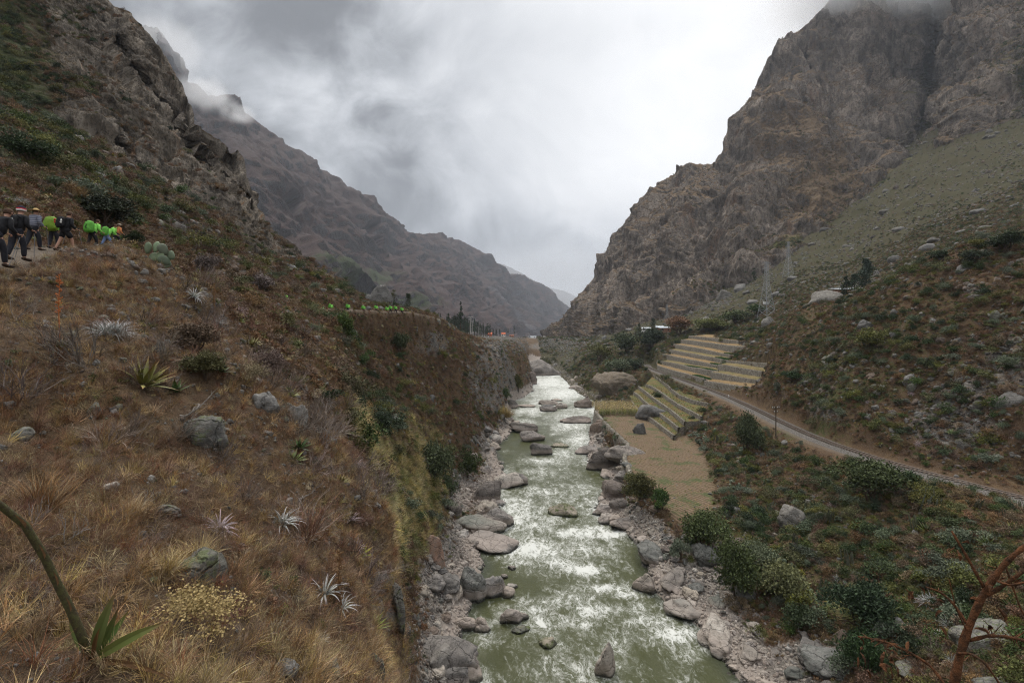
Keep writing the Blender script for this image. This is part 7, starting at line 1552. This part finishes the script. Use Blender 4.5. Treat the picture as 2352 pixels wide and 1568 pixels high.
def clump(px, py, w, h, mesh, label, dmin, name='grass_clump', cat='grass clump', n=5, group=None):
    p = ground_at(px, py, dmin); s = h / F * p.y; g = random.Random(int(px)); t_ = thing(name, label, cat, p, (0, 0, 0), group)
    for k in range(n):
        obj('tuft', mesh, None, t_, loc=(g.uniform(-.5, .5) * w / F * p.y * .6, g.uniform(-.3, .3) * w / F * p.y, -.03), rot=(g.uniform(-.15, .15), g.uniform(-.15, .15), g.uniform(0, 6)), scale=s * g.uniform(.8, 1.1))
BIGT = withmat(grass_mesh(990, 150, 1, .012, .10, .9), M_BROWNG); PALT = withmat(grass_mesh(991, 120, 1, .016, .25, 1.0), M_DRYG); GRNT = withmat(grass_mesh(992, 140, 1, .018, .3, 1.1), M_GRG); SILT = withmat(puya_mesh(993, 60, .02, 1.2), M_PUYA)
clump(105, 1180, 60, 120, BIGT, 'tall brown feathery grass clump left of the white stone', 4, n=5)
clump(365, 1330, 60, 80, PALT, 'pale golden grass clump left of the lichen covered boulder', 4); clump(440, 1290, 60, 70, PALT, 'drooping straw grass clump above the lichen covered boulder', 4); clump(300, 1190, 70, 60, PALT, 'pale dry grass clump right of the brown feathery one', 4)
clump(240, 770, 90, 84, SILT, 'pale grey green spiny clump beneath the hikers', 6, 'spiny_clump', 'shrub', 6); clump(30, 470, 60, 40, SILT, 'pale spiky clump above the first hikers', 18, 'spiny_clump', 'shrub', 5); clump(165, 450, 50, 36, PALT, 'pale grass clump on the slope above the third hiker', 18)
clump(2030, 1440, 50, 70, GRNT, 'tall reed like grass clump above the stones at the bottom of the right shore', 30, n=4); clump(1990, 1420, 40, 80, GRNT, 'reed clump left of another on the right shore', 30, n=4); clump(1152, 962, 50, 26, withmat(grass_mesh(994, 120, 1, .02, .3, .7), M_GOLD), 'golden reeds at the foot of the crumbling cliff', 100, n=8)
clump(1398, 1072, 24, 20, PALT, 'straw tuft growing on the brown block below the field', 80, n=4)
# bush of yellow leaves at the bottom
for a, b_, w, h, lab, dm in [(450, 1470, 290, 110, 'spreading bush of dry yellow leaves at the bottom of the near slope', 3), (560, 890, 110, 60, 'dry yellow leaved bush above the pale topped boulder', 10)]:
    p = ground_at(a, b_, dm); s = w / F * p.y / 2; t_ = thing('yellow_bush', lab, 'bush', p); obj('crown', withmat(crown(int(a), 2600, 16, .042, sz=.8, hollow=.1, long=.9), M_YEL), None, t_, scale=(s, s, h / F * p.y)); obj('stem', withmat(twig_shrub(int(a), 10, .012), M_TWIG), None, t_, scale=(s * 1.2, s * 1.2, h / F * p.y))
# the flowering agave in front
A0 = at(212, 1512, 4.45); ag = thing('flowering_agave', 'green agave with a thick bending flower stalk in the bottom left corner', 'agave', A0)
def L2(px, py, D): return at(px, py, D) - A0
def broad(tip, mid, w, tone, mat, name='leaf', base=None, dead=False):
    m = PM(); b0 = Vector((0, 0, -.02)) if base is None else base; pts = []
    for k in range(9):
        f = k / 8; pts.append(b0 * (1 - f) ** 2 + mid * 2 * f * (1 - f) + tip * f * f)
    d = (tip - b0).normalized(); side = d.cross(Vector((.15, -1, .25))).normalized(); m.strip(pts, [w * q for q in (.55, .75, .92, 1, .95, .8, .55, .28, .03)], side, tone, [0, 0, 0, 0, 0, .05, .2, .6, 1], .14); obj(name, m.mesh(name), mat, ag)
broad(L2(269, 1352, 4.35), L2(222, 1445, 4.25), .105, .55, M_AG); broad(L2(275, 1388, 4.5), L2(246, 1462, 4.45), .075, .35, M_AG); broad(L2(392, 1424, 4.3), L2(290, 1460, 4.1), .085, .6, M_AG); broad(L2(300, 1395, 4.7), L2(262, 1450, 4.6), .06, .3, M_AG)
broad(L2(156, 1408, 4.55), L2(168, 1470, 4.5), .055, .3, M_AG); broad(L2(176, 1400, 4.8), L2(180, 1460, 4.7), .06, .2, M_AGD); broad(L2(258, 1500, 4.3), L2(262, 1470, 4.3), .04, .2, M_BROWNG); broad(L2(230, 1440, 4.2), L2(215, 1470, 4.2), .045, .4, M_BROWNG)
for tx, ty in ((400, 1560), (370, 1590), (330, 1610), (140, 1600), (110, 1560), (250, 1600)): broad(L2(tx, ty, 4.2 + random.random() * .4), L2((212 + tx) / 2, (1500 + ty) / 2 - 15, 4.3), .05, .6, M_BRF, 'dry_leaf')
sp = [L2(*q) for q in [(206, 1505, 4.45), (186, 1455, 4.4), (161, 1397, 4.33), (131, 1338, 4.25), (101, 1276, 4.15), (57, 1205, 4.0), (0, 1159, 3.85), (-60, 1125, 3.7), (-140, 1100, 3.5)]]
m = MB(); m.tube(sp, [.040, .036, .033, .030, .030, .027, .026, .024, .02], 14); M_STK = mat_plain('agave_stalk', (.085, .085, .032), .75, .25, (.055, .042, .024), 22, .6); obj('stalk', m.mesh('stalk', True), M_STK, ag)
for k in (2, 3, 4, 5):
    p = sp[k]; m = PM(); dd = (sp[k + 1] - sp[k]).normalized(); m.strip([p + Vector((.03, -.02, 0)), p + dd * .05 + Vector((.035, -.02, .01)), p + dd * .12 + Vector((.03, -.02, .02))], [.04, .03, .004], Vector((.3, 0, .9)), .3, [.4, .8, 1]); obj('bract', m.mesh('bract'), M_BRF, ag)
# dry branching stalk at the right
B0 = at(2189, 1575, 1.9); M_DRYB = mat_plain('dry_stalk_bark', (.15, .062, .026), .85, .2, (.05, .026, .014), 30, .9); br = thing('dry_stalk', 'reddish brown dried flower stalk with bare arms close by at the bottom right', 'dead plant', at(2150, 2250, 1.9))
BR0 = br.location.copy()
def LB(px, py, D): return at(px, py, D) - BR0
def limb(pts, r0, r1, name='arm'):
    P = [LB(*q) for q in pts]; a = np.array([p[:] for p in P]); n = len(P) * 4; s = np.linspace(0, len(P) - 1, n); X = np.stack([np.interp(s, range(len(P)), a[:, k]) for k in range(3)], -1)
    for _ in range(2): X[1:-1] = (X[:-2] + 2 * X[1:-1] + X[2:]) / 4
    rr = [.62 * (r0 + (r1 - r0) * k / (n - 1)) * (1 + .16 * math.sin(k * 1.9 + r0 * 900)) for k in range(n)]; m = MB(); m.tube([Vector(p) for p in X], rr, 9); obj(name, m.mesh(name, True), M_DRYB, br)
limb([(2150, 2250, 1.9), (2172, 1800, 1.9), (2189, 1570, 1.9), (2216, 1461, 1.9), (2257, 1364, 1.88), (2307, 1293, 1.85), (2352, 1255, 1.82), (2420, 1215, 1.8)], .030, .010, 'stem')
limb([(2262, 1352, 1.88), (2222, 1280, 1.9), (2186, 1219, 1.93)], .010, .0065); limb([(2224, 1436, 1.9), (2190, 1385, 1.94), (2160, 1358, 1.97), (2126, 1347, 2.0)], .010, .005); limb([(2173, 1575, 1.9), (2139, 1528, 1.95), (2092, 1498, 1.97), (2038, 1474, 2.0), (1990, 1463, 2.05), (1971, 1461, 2.05)], .010, .004)
limb([(2226, 1470, 1.9), (2273, 1458, 1.85), (2320, 1462, 1.82), (2400, 1482, 1.8)], .011, .008); limb([(2280, 1330, 1.87), (2320, 1345, 1.8), (2380, 1330, 1.75)], .008, .006); limb([(2258, 1370, 1.88), (2290, 1355, 1.85), (2352, 1310, 1.8), (2400, 1280, 1.8)], .012, .008); limb([(2200, 1500, 1.9), (2230, 1500, 1.8), (2262, 1520, 1.75), (2310, 1590, 1.75)], .008, .005); limb([(2222, 1450, 1.9), (2196, 1400, 1.85), (2180, 1330, 1.85)], .004, .003); limb([(2307, 1293, 1.85), (2352, 1420, 1.8), (2400, 1440, 1.8)], .005, .004)
g = random.Random(19)
for _ in range(34):     # fine side twigs
    a = g.choice([(2257, 1364), (2216, 1461), (2240, 1400), (2092, 1498), (2038, 1474), (2186, 1260), (2160, 1358), (2290, 1310), (2200, 1520), (2273, 1458), (2330, 1465), (2120, 1515), (2010, 1468)]); x, y, d_ = a[0] + g.uniform(-6, 6), a[1] + g.uniform(-6, 6), 1.92
    dx, dy = g.uniform(-34, 34), g.uniform(-38, 22); limb([(x, y, d_), (x + dx * .5 + g.uniform(-6, 6), y + dy * .5, d_ + g.uniform(-.04, .04)), (x + dx, y + dy, d_ + g.uniform(-.08, .08))], .0034, .0016, 'twig')
g = random.Random(9)
pods = [(2010 + g.uniform(-40, 90), 1490 + g.uniform(-25, 60), 1.95) for _ in range(14)] + [(2080, 1352, 2.0), (2098, 1358, 2.0), (2110, 1345, 2.0), (2170, 1385, 1.9), (2165, 1402, 1.9), (2198, 1262, 1.9), (2210, 1245, 1.9), (2160, 1440, 1.9), (1975, 1465, 2.0)] + [(2300 + g.uniform(-50, 60), 1380 + g.uniform(-60, 90), 1.85) for _ in range(8)]
for q in pods:
    m = PM(); c0_ = LB(*q); az = g.uniform(0, 6.28); pts = arch(c0_, az, g.uniform(-.6, .9), .05, g.uniform(1, 2.5), 4); m.strip(pts, [.004, .016, .018, .011, .002], Vector((g.gauss(0, 1), g.gauss(0, 1), g.gauss(0, 1))).normalized(), g.random(), None, .35); obj('seed_pod', m.mesh('seed_pod'), M_DRYB, br)
# ------------------------------------------------------------------ people
def skin_mesh(name, verts, edges, radii, root=0, sub=2, parent=None, mat=None):
    me = bpy.data.meshes.new(name); me.from_pydata([tuple(v) for v in verts], edges, []); o = bpy.data.objects.new(name, me); COL.objects.link(o)
    sk = o.modifiers.new('skin', 'SKIN'); sk.use_smooth_shade = True; sk.branch_smoothing = .6
    for k, d in enumerate(me.skin_vertices[0].data):
        r = radii[k]; d.radius = r if hasattr(r, '__len__') else (r, r); d.use_root = (k == root)
    o.modifiers.new('sub', 'SUBSURF').levels = sub; o.modifiers['sub'].render_levels = sub
    dg = bpy.context.evaluated_depsgraph_get(); m2 = bpy.data.meshes.new_from_object(o.evaluated_get(dg)); bpy.data.objects.remove(o); m2.materials.clear(); m2.name = name
    return obj(name, m2, mat, parent)
def cloth(name, c, c2=None, rough=.9): return mat_plain(name, c, rough, .2, c2, 8)
M_SKIN = cloth('skin', (.42, .24, .17), None, .6); M_BLK = cloth('black_cloth', (.012, .012, .014), (.02, .02, .022)); M_NAVY = cloth('dark_trousers', (.018, .019, .026), (.03, .03, .036)); M_GCO = cloth('lime_pack_cover', (.11, .36, .05), (.08, .27, .035), .7); M_GOL = cloth('olive_pack_cover', (.16, .27, .025), (.12, .21, .02), .6)
M_STRAW = cloth('straw', (.50, .36, .17), (.42, .29, .13)); M_BOOT = cloth('boot', (.045, .03, .022)); M_HAIR = cloth('brown_hair', (.05, .03, .02), (.08, .045, .028)); M_JEAN = cloth('blue_jeans', (.13, .19, .34), (.18, .25, .42)); M_LIME = cloth('lime_shirt', (.25, .66, .12)); M_RED = cloth('red_patch', (.5, .03, .04)); M_POLE = cloth('pole_metal', (.10, .10, .11), None, .4)
M_ORS = cloth('orange_sleeve', (.5, .2, .08)); M_HATW = cloth('pale_hat', (.55, .50, .40)); M_PINK = cloth('pink_cover', (.70, .16, .25))
ms, t, b = new_mat('striped_jacket'); Pp = t.new('ShaderNodeTexCoord').outputs['Object']; z_ = t.new('ShaderNodeSeparateXYZ'); t.set(z_.inputs[0], Pp); s_ = t.math('FRACT', t.math('MULTIPLY', z_.outputs[2], 13.0)); fin(t, b, t.mix(t.step(s_, .42, .5), (.21, .215, .26), (.09, .10, .135)), .9); M_STRIPE = ms
mk, t, b = new_mat('knit_band'); Pp = t.new('ShaderNodeTexCoord').outputs['Object']; z_ = t.new('ShaderNodeSeparateXYZ'); t.set(z_.inputs[0], Pp)
zig = t.math('PINGPONG', t.math('MULTIPLY', t.math('ARCTAN2', z_.outputs[1], z_.outputs[0]), 1.0), .25); zz = t.math('SUBTRACT', z_.outputs[2], t.math('MULTIPLY', zig, .08)); fin(t, b, t.mix(t.step(zz, 1.615, 1.62), (.65, .65, .63), t.mix(t.step(zz, 1.652, 1.656), (.45, .03, .04), (.02, .015, .03))), .95); M_KNIT = mk
def person(px, pyf, D, heading, label, top, legs, head='hair', hat=None, shorts=False, lean=.10, stride=.25, arm=(.5, -.2), z=None, H=1.72, boots=None, longtop=0, extra=None):
    """walker facing his own +Y, seen here from behind"""
    p = at(px, pyf, D) if z is None else z; t_ = thing('person', label, 'person', p, (0, 0, R(heading)), 'hikers on the trail'); s = H / 1.72; t_.scale = (s, s, s)
    pel = Vector((0, 0, .93)); ch = Vector((0, lean * .6, 1.26)); nk = Vector((0, lean, 1.45)); hd = Vector((0, lean * 1.25, 1.585)); ht = Vector((0, lean * 1.3, 1.68))
    V = [pel, pel * .5 + ch * .5 + Vector((0, 0, 0)), ch, Vector((0, lean * .9, 1.40)), nk, hd, ht]; E = [(0, 1), (1, 2), (2, 3), (3, 4), (4, 5), (5, 6)]; Rr = [(.155, .11), (.14, .10), (.17, .115), (.13, .09), (.055, .055), (.085, .098), (.06, .07)]
    J = {}
    for sd, nm in ((-1, 'l'), (1, 'r')):
        st_ = stride * sd; hip = Vector((sd * .09, 0, .90)); kn = Vector((sd * .10, st_ * .55 + .04, .50)); an = Vector((sd * .10, st_ * .9 - (.06 if st_ < 0 else 0), .09)); toe = an + Vector((sd * .02, .17, -.045)); heel = an + Vector((0, -.04, -.05))
        i = len(V); V += [hip, kn, an, toe]; E += [(0, i), (i, i + 1), (i + 1, i + 2), (i + 2, i + 3)]; Rr += [(.095, .095), (.058, .06), (.038, .042), (.035, .028)]
        sh = Vector((sd * .185, lean * .9, 1.385)); a = arm[0] if sd < 0 else arm[1]; el = sh + Vector((sd * .07, math.sin(a) * .26 - .04, -math.cos(a) * .27)); wr_ = el + Vector((sd * .01, .20 + .06 * a, -.06 - .10 * (1 - abs(a)))); hnd = wr_ + Vector((0, .07, -.01))
        i2 = len(V); V += [sh, el, wr_, hnd]; E += [(3, i2), (i2, i2 + 1), (i2 + 1, i2 + 2), (i2 + 2, i2 + 3)]; Rr += [(.062, .062), (.042, .042), (.028, .024), (.036, .018)]
        for q, (dx, dl) in enumerate([(-.03, .075), (-.01, .085), (.01, .08), (.03, .065)]):
            i3 = len(V); V += [hnd + Vector((dx * .8, .03, -.005)), hnd + Vector((dx, dl * .7, -.03)), hnd + Vector((dx, dl * .55, -.065))]; E += [(i2 + 3, i3), (i3, i3 + 1), (i3 + 1, i3 + 2)]; Rr += [.010, .009, .008]
        i3 = len(V); V += [wr_ + Vector((-sd * .035, .05, -.01)), wr_ + Vector((-sd * .045, .09, -.03))]; E += [(i2 + 2, i3), (i3, i3 + 1)]; Rr += [.012, .010]
        J[nm] = (hip, kn, an, toe, sh, el, wr_, hnd)
    skin_mesh('body', V, E, Rr, 0, 1, t_, M_SKIN)
    # face and ears
    m = MB()
    for sx in (-1, 1): m.tube([hd + Vector((sx * .085, 0, -.02)), hd + Vector((sx * .102, -.01, .02))], [.022, .018], 6)
    m.tube([hd + Vector((0, .09, .02)), hd + Vector((0, .122, -.02))], [.012, .018], 6); obj('face', m.mesh('face'), M_SKIN, t_)
    m = MB()
    for sx in (-1, 1): m.tube([hd + Vector((sx * .034, .085, .02)), hd + Vector((sx * .034, .1, .02))], [.014, .010], 6)
    obj('eye', m.mesh('eye'), M_BLK, t_)
    if top:
        V = [pel + Vector((0, 0, -.07 - longtop)), pel * .5 + ch * .5, ch, Vector((0, lean * .9, 1.41)), nk + Vector((0, 0, -.015))]; E = [(0, 1), (1, 2), (2, 3), (3, 4)]; Rr = [(.225, .205), (.205, .185), (.22, .185), (.165, .14), (.08, .08)]
        for nm in 'lr':
            _, _, _, _, sh, el, wr_, hnd = J[nm]; i = len(V); V += [sh, el, wr_ * .95 + el * .05]; E += [(3, i), (i, i + 1), (i + 1, i + 2)]; Rr += [.09, .072, .055]
        skin_mesh('jacket', V, E, Rr, 0, 1, t_, top)
    V = [pel + Vector((0, 0, .06)), pel + Vector((0, 0, -.03))]; E = [(0, 1)]; Rr = [(.20, .185), (.20, .18)]
    for nm in 'lr':
        hip, kn, an, *_ = J[nm]; i = len(V)
        if shorts: V += [hip + Vector((0, 0, -.05)), kn + (hip - kn) * .18]; E += [(1, i), (i, i + 1)]; Rr += [.13, .105]
        else: V += [hip + Vector((0, 0, -.05)), kn, an + Vector((0, 0, .02))]; E += [(1, i), (i, i + 1), (i + 1, i + 2)]; Rr += [.125, .085, .068]
    skin_mesh('shorts' if shorts else 'trousers', V, E, Rr, 0, 1, t_, legs)
    vv, ff = ICO[3]; obj('waistband', mesh_np('waistband', vv * np.array([.185, .15, .17]) + np.array([0, -.005, .90]), T=ff, smooth=True), legs, t_)
    if top: obj('jacket_hem', mesh_np('jacket_hem', vv * np.array([.192, .158, .22]) + np.array([0, lean * .25, 1.08]), T=ff, smooth=True), top, t_)
    for nm in 'lr':
        _, _, an, toe, *_ = J[nm]; skin_mesh('shoe', [an + Vector((0, -.03, .03)), an + Vector((0, -.02, -.03)), toe + Vector((0, -.04, -.005)), toe + Vector((0, .07, -.005))], [(0, 1), (1, 2), (2, 3)], [(.072, .072), (.068, .064), (.066, .054), (.052, .042)], 0, 1, t_, boots or M_BOOT)
    def dome(nm, r, zs, mat, brim=0):
        v, f = ICO[3]; P = v * np.array(r); P[:, 2] = np.maximum(P[:, 2], zs); P = P + np.array(hd[:]) + np.array([0, -.008, .025]); me = mesh_np(nm, P, T=f, smooth=True); o = obj(nm, me, mat, t_)
        if brim:
            m = MB(); n = 24; c = hd + Vector((0, -.008, .055)); vs = []
            for rr, zz_ in ((.09, .012), (brim, -.01), (brim, -.02), (.09, 0)):
                vs += [tuple(c + Vector((rr * math.cos(6.2832 * k / n), rr * 1.1 * math.sin(6.2832 * k / n), zz_))) for k in range(n)]
            m.add(vs, [(a_ * n + k, a_ * n + (k + 1) % n, (a_ + 1) * n + (k + 1) % n, (a_ + 1) * n + k) for a_ in range(3) for k in range(n)]); obj('hat_brim', m.mesh('hat_brim'), mat, t_)
    dome('hair', (.104, .118, .125), -.05, M_HAIR)
    if hat == 'straw': dome('hat', (.112, .122, .125), .02, M_STRAW, .23)
    if hat == 'pale': dome('hat', (.112, .122, .115), .02, M_HATW, .19)
    if hat == 'knit': dome('hat', (.115, .128, .145), -.035, M_KNIT)
    return t_, J
def pack(t_, w, h, d, mat, label, z=1.18, lean=.12, big=False, spots=None, mark=False):
    """rucksack worn on the back; stays its own thing"""
    Mt = Matrix.Translation(t_.location) @ t_.rotation_euler.to_matrix().to_4x4() @ Matrix.Diagonal((*t_.scale, 1)); c = Mt @ Vector((0, -.13 - d / 2 + lean * .5, z)); b_ = thing('backpack', label, 'backpack', c, t_.rotation_euler)
    v, f = ICO[4]; P = np.sign(v) * np.abs(v) ** .62; P = P / np.abs(P).max(0) * np.array([w / 2, d / 2, h / 2]); P[:, 0] *= 1 - .18 * (P[:, 2] / (h / 2)); P[:, 1] -= .03 * np.cos(P[:, 2] / h * 3); n_ = perlin(P / np.array([.10, .10, .05]) + 3, 5) * .026 + perlin(P / .045, 6) * .012; P += P / np.linalg.norm(P, axis=1, keepdims=True) * n_[:, None]; me = mesh_np('bag', P, T=f, smooth=True); o = obj('bag', me, mat, b_); o.rotation_euler = (R(-8), 0, 0)
    for sx in (-1, 1):
        m = MB(); m.tube([(sx * .1, d / 2 - .02, h * .38), (sx * .13, d / 2 + .12, h * .34), (sx * .15, d / 2 + .24, h * .12), (sx * .15, d / 2 + .12, -h * .25), (sx * .12, d / 2 - .02, -h * .35)], .018, 6); obj('strap', m.mesh('strap'), M_BLK, b_)
    if mark:   # dark print on the cover: two short upright strokes with rungs
        for (x, z0, w_, h_) in ((0, .05, .035, .16), (-.035, -.06, .09, .02), (-.035, .0, .07, .018), (.02, -.10, .1, .02), (-.06, -.04, .02, .12)):
            m = MB(); m.box((x, -d / 2 - .035, z0), (w_, .012, h_)); obj('print', m.mesh('print'), M_BLK, b_)
    if spots:
        for (x, z0, mt_) in spots:
            vv, ff = ICO[2]; obj('pocket_item', mesh_np('pocket_item', vv * np.array([.04, .03, .05]) + np.array([x, -d / 2 - .01, z0]), T=ff, smooth=True), mt_, b_)
    return b_
def tpole(t_, J, nm, foot, label):
    Mt = Matrix.Translation(t_.location) @ t_.rotation_euler.to_matrix().to_4x4() @ Matrix.Diagonal((*t_.scale, 1)); a = Mt @ (J[nm][7] + Vector((0, .03, .02))); b_ = Mt @ Vector(foot); q = thing('trekking_pole', label, 'trekking pole', b_); m = MB(); m.tube([Vector((0, 0, 0)), (a - b_) * .9], [.006, .009], 6); obj('shaft', m.mesh('shaft'), M_POLE, q); m = MB(); m.tube([(a - b_) * .9, (a - b_) * 1.06], [.017, .015], 6); obj('grip', m.mesh('grip'), M_BLK, q)
p1, j1 = person(38, 597, 15.4, 6, 'hiker in dark jacket and trousers with a black, red and white zigzag knit cap', M_BLK, M_NAVY, hat='knit', lean=.14, stride=.16, H=1.74)
pack(p1, .30, .42, .18, M_BLK, 'small black daypack on the hiker in the zigzag knit cap', 1.2, spots=[(-.05, .08, M_CROP), (.08, .02, M_INS)]); tpole(p1, j1, 'l', (-.32, .30, 0), 'trekking pole left of the hiker in the knit cap'); tpole(p1, j1, 'r', (.42, .10, 0), 'trekking pole right of the hiker in the knit cap')
p0, j0 = person(-12, 612, 13.6, 0, 'hiker in black cut by the left edge of the picture', M_BLK, M_NAVY, lean=.3, stride=.2); tpole(p0, j0, 'r', (.5, -.1, 0), 'silver trekking pole of the hiker at the left edge')
p2, j2 = person(76, 574, 19.7, -2, 'hiker in a grey striped jacket, dark leggings and straw hat', M_STRIPE, M_NAVY, hat='straw', lean=.1, stride=.2); tpole(p2, j2, 'r', (.42, .25, .02), 'trekking pole at the right of the striped jacket hiker'); tpole(p2, j2, 'l', (-.2, -.35, 0), 'trekking pole between the knit cap hiker and the striped jacket hiker')
p3, j3 = person(123, 571, 22, 10, 'hiker bent under a big olive green pack', M_LIME, M_NAVY, lean=.3, stride=.1, H=1.62); pack(p3, .50, .66, .34, M_GOL, 'big olive green covered pack beside the hiker in shorts', 1.17, .3); tpole(p3, j3, 'r', (.25, .1, 0), 'pale blue trekking pole of the hiker under the olive pack')
p4, j4 = person(150, 578, 20.8, -10, 'brown haired hiker in black jacket and black shorts with bare calves', M_BLK, M_BLK, shorts=True, lean=.14, stride=.28, H=1.76); pack(p4, .34, .5, .2, M_BLK, 'black daypack with red and white items in its side pockets', 1.2, spots=[(-.17, .1, M_RED), (-.17, .0, M_RED), (.16, .06, M_INS), (.14, -.02, M_INS)]); tpole(p4, j4, 'r', (.6, .25, 0), 'trekking pole held out right by the hiker in shorts')
p5, j5 = person(212, 570, 27.5, -6, 'hiker in lime shirt under a bright lime pack, walking alone past the dark bush', M_LIME, M_BLK, lean=.28, stride=.2, H=1.7); pack(p5, .48, .68, .34, M_GCO, 'bright lime covered pack with a dark print, nearest of the lime packs', 1.2, .28, mark=True)
p6, j6 = person(245, 570, 32, -25, 'stooping hiker in blue jeans under a lime pack behind the agave', M_LIME, M_JEAN, lean=.42, stride=.3, H=1.66); pack(p6, .46, .62, .32, M_GCO, 'lime covered pack on the stooping hiker in jeans', 1.15, .42, mark=True)
p7, j7 = person(267, 566, 35, -8, 'hiker in a pale brimmed hat and orange sleeves half hidden by the agave', M_ORS, M_NAVY, hat='pale', lean=.2, H=1.7); pack(p7, .3, .4, .2, M_LIME, 'small lime and black pack on the hiker in the brimmed hat', 1.2, .2)
far_labels = ['left hiker of a pair with lime packs on the mid slope', 'right hiker of a pair with lime packs behind an agave', 'far hiker in a pink pack cover', 'far hiker in lime just right of the pink one', 'far hiker in lime above the large dark bush', 'far hiker in lime left of the ridge boulder', 'far hiker with a tall lime pack at the foot of the ridge boulder', 'first far hiker in lime right of the ridge boulder', 'second far hiker in lime right of the ridge boulder', 'third far hiker in lime right of the ridge boulder', 'last far hiker in lime at the end of the ridge']
base_p, _ = person(0, 0, 50, -20, 'x', M_LIME, M_NAVY, lean=.25, H=1.7); base_k = None; CH[base_p.name] = kids(base_p)
for k, (px, py, D) in enumerate([(633, 680, 56), (654, 682, 57), (737.6, 707.6, 71), (759.6, 703, 75), (799, 703, 82), (834.5, 706, 88), (863.7, 705.5, 92), (888.7, 708.6, 96), (897, 706, 98), (908.5, 706.6, 100), (923, 709.7, 103)]):
    c = at(px, py, D); ft = c - Vector((0, 0, 1.22)); zg = float(zat(ft.x, ft.y)); 
    q = base_p if k == 0 else copy_tree(base_p); q.location = ft; q['label'] = far_labels[k]; q['group'] = 'far hikers'; q.rotation_euler = (0, 0, R(-20 - 3 * k))
    bk = pack(q, .46, .66, .32, M_PINK if k == 2 else M_GCO, 'pack of the ' + ' '.join(far_labels[k].split()[:13]), 1.25, .25); bk['group'] = 'far packs'
# a small black cow lying at the end of the field
cb = thing('cow', 'small black cow lying at the corner of the field near the corn', 'cow', at(1381, 953, 164)); cb.location.z = ZF; cb.rotation_euler = (0, 0, R(70))
skin_mesh('body', [(0, 0, .45), (.5, 0, .5), (-.5, 0, .5), (.85, 0, .75), (1.1, 0, .9), (1.3, 0, .72), (.4, .35, .15), (.75, .4, .08), (.4, -.35, .15), (.75, -.4, .08), (-.5, .4, .2), (-.15, .5, .08), (-.5, -.4, .2), (-.15, -.5, .08), (-.85, 0, .35), (1.05, .16, 1.0), (1.05, -.16, 1.0)],
          [(0, 1), (0, 2), (1, 3), (3, 4), (4, 5), (1, 6), (6, 7), (1, 8), (8, 9), (2, 10), (10, 11), (2, 12), (12, 13), (2, 14), (4, 15), (4, 16)], [.42, .38, .4, .2, .16, .1, .12, .07, .12, .07, .16, .08, .16, .08, .04, .04, .04], 0, 1, cb, M_BLK)
# ------------------------------------------------------------------ cloud resting on the peaks
def cloud(name, c, r, dens, seed, sc, thr=.45):
    v, f = ICO[3]; me = mesh_np(name, v * np.array(r), T=f); m = bpy.data.materials.new(name); m.use_nodes = True; t = NT(m.node_tree); t.n.clear(); o = t.new('ShaderNodeOutputMaterial'); vp = t.new('ShaderNodeVolumePrincipled'); vp.inputs['Color'].default_value = (.97, .98, 1, 1)
    P = t.new('ShaderNodeTexCoord').outputs['Object']; q = t.vmath('MULTIPLY', P, tuple(1 / x for x in r)); fall = t.step(t.vmath('LENGTH', q), .35, .98, 1, 0)
    n = t.noise(t.vmath('ADD', P, (seed * 371., 0, 0)), sc, 4, .6); t.set(vp.inputs['Density'], t.math('MULTIPLY', t.math('MULTIPLY', t.step(t.math('ADD', n, t.math('MULTIPLY', fall, .25)), thr, thr + .3), fall), dens)); vp.inputs['Anisotropy'].default_value = .3
    t.l.new(vp.outputs[0], o.inputs['Volume']); ob = obj(name, me, m, loc=c); tag(ob, kind='stuff'); return ob
cloud('peak_cloud', at(2030, -60, 800), (240, 240, 112), .011, 1, .012, .3)
cloud('peak_cloud', at(1900, -60, 760), (110, 150, 70), .006, 2, .014, .3)
cloud('mist', at(470, 215, 1330), (110, 90, 62), .012, 3, .014, .5)
cloud('mist', at(545, 262, 1250), (60, 60, 34), .016, 4, .02, .5)
cloud('mist', at(370, 110, 1400), (170, 120, 110), .005, 5, .01, .42)
cloud('mist', at(1290, 655, 4700), (1500, 1300, 520), 2.6e-4, 6, .0012, .15)
# ------------------------------------------------------------------ haze
def build_haze(dens=7.5e-5):
    b = MB(); x0, x1, y0, y1, z0, z1 = -4000, 4500, -300, 13500, -14, 1090
    b.box(((x0 + x1) / 2, (y0 + y1) / 2, (z0 + z1) / 2), (x1 - x0, y1 - y0, z1 - z0))
    m = bpy.data.materials.new('haze'); m.use_nodes = True; t = NT(m.node_tree); t.n.clear()
    o = t.new('ShaderNodeOutputMaterial'); v = t.new('ShaderNodeVolumePrincipled')
    v.inputs['Color'].default_value = (0.80, 0.88, 1.0, 1); v.inputs['Density'].default_value = dens; v.inputs['Anisotropy'].default_value = 0.2
    t.l.new(v.outputs[0], o.inputs['Volume'])
    h = obj('haze', b.mesh('haze'), m); tag(h, kind='stuff')
build_haze()
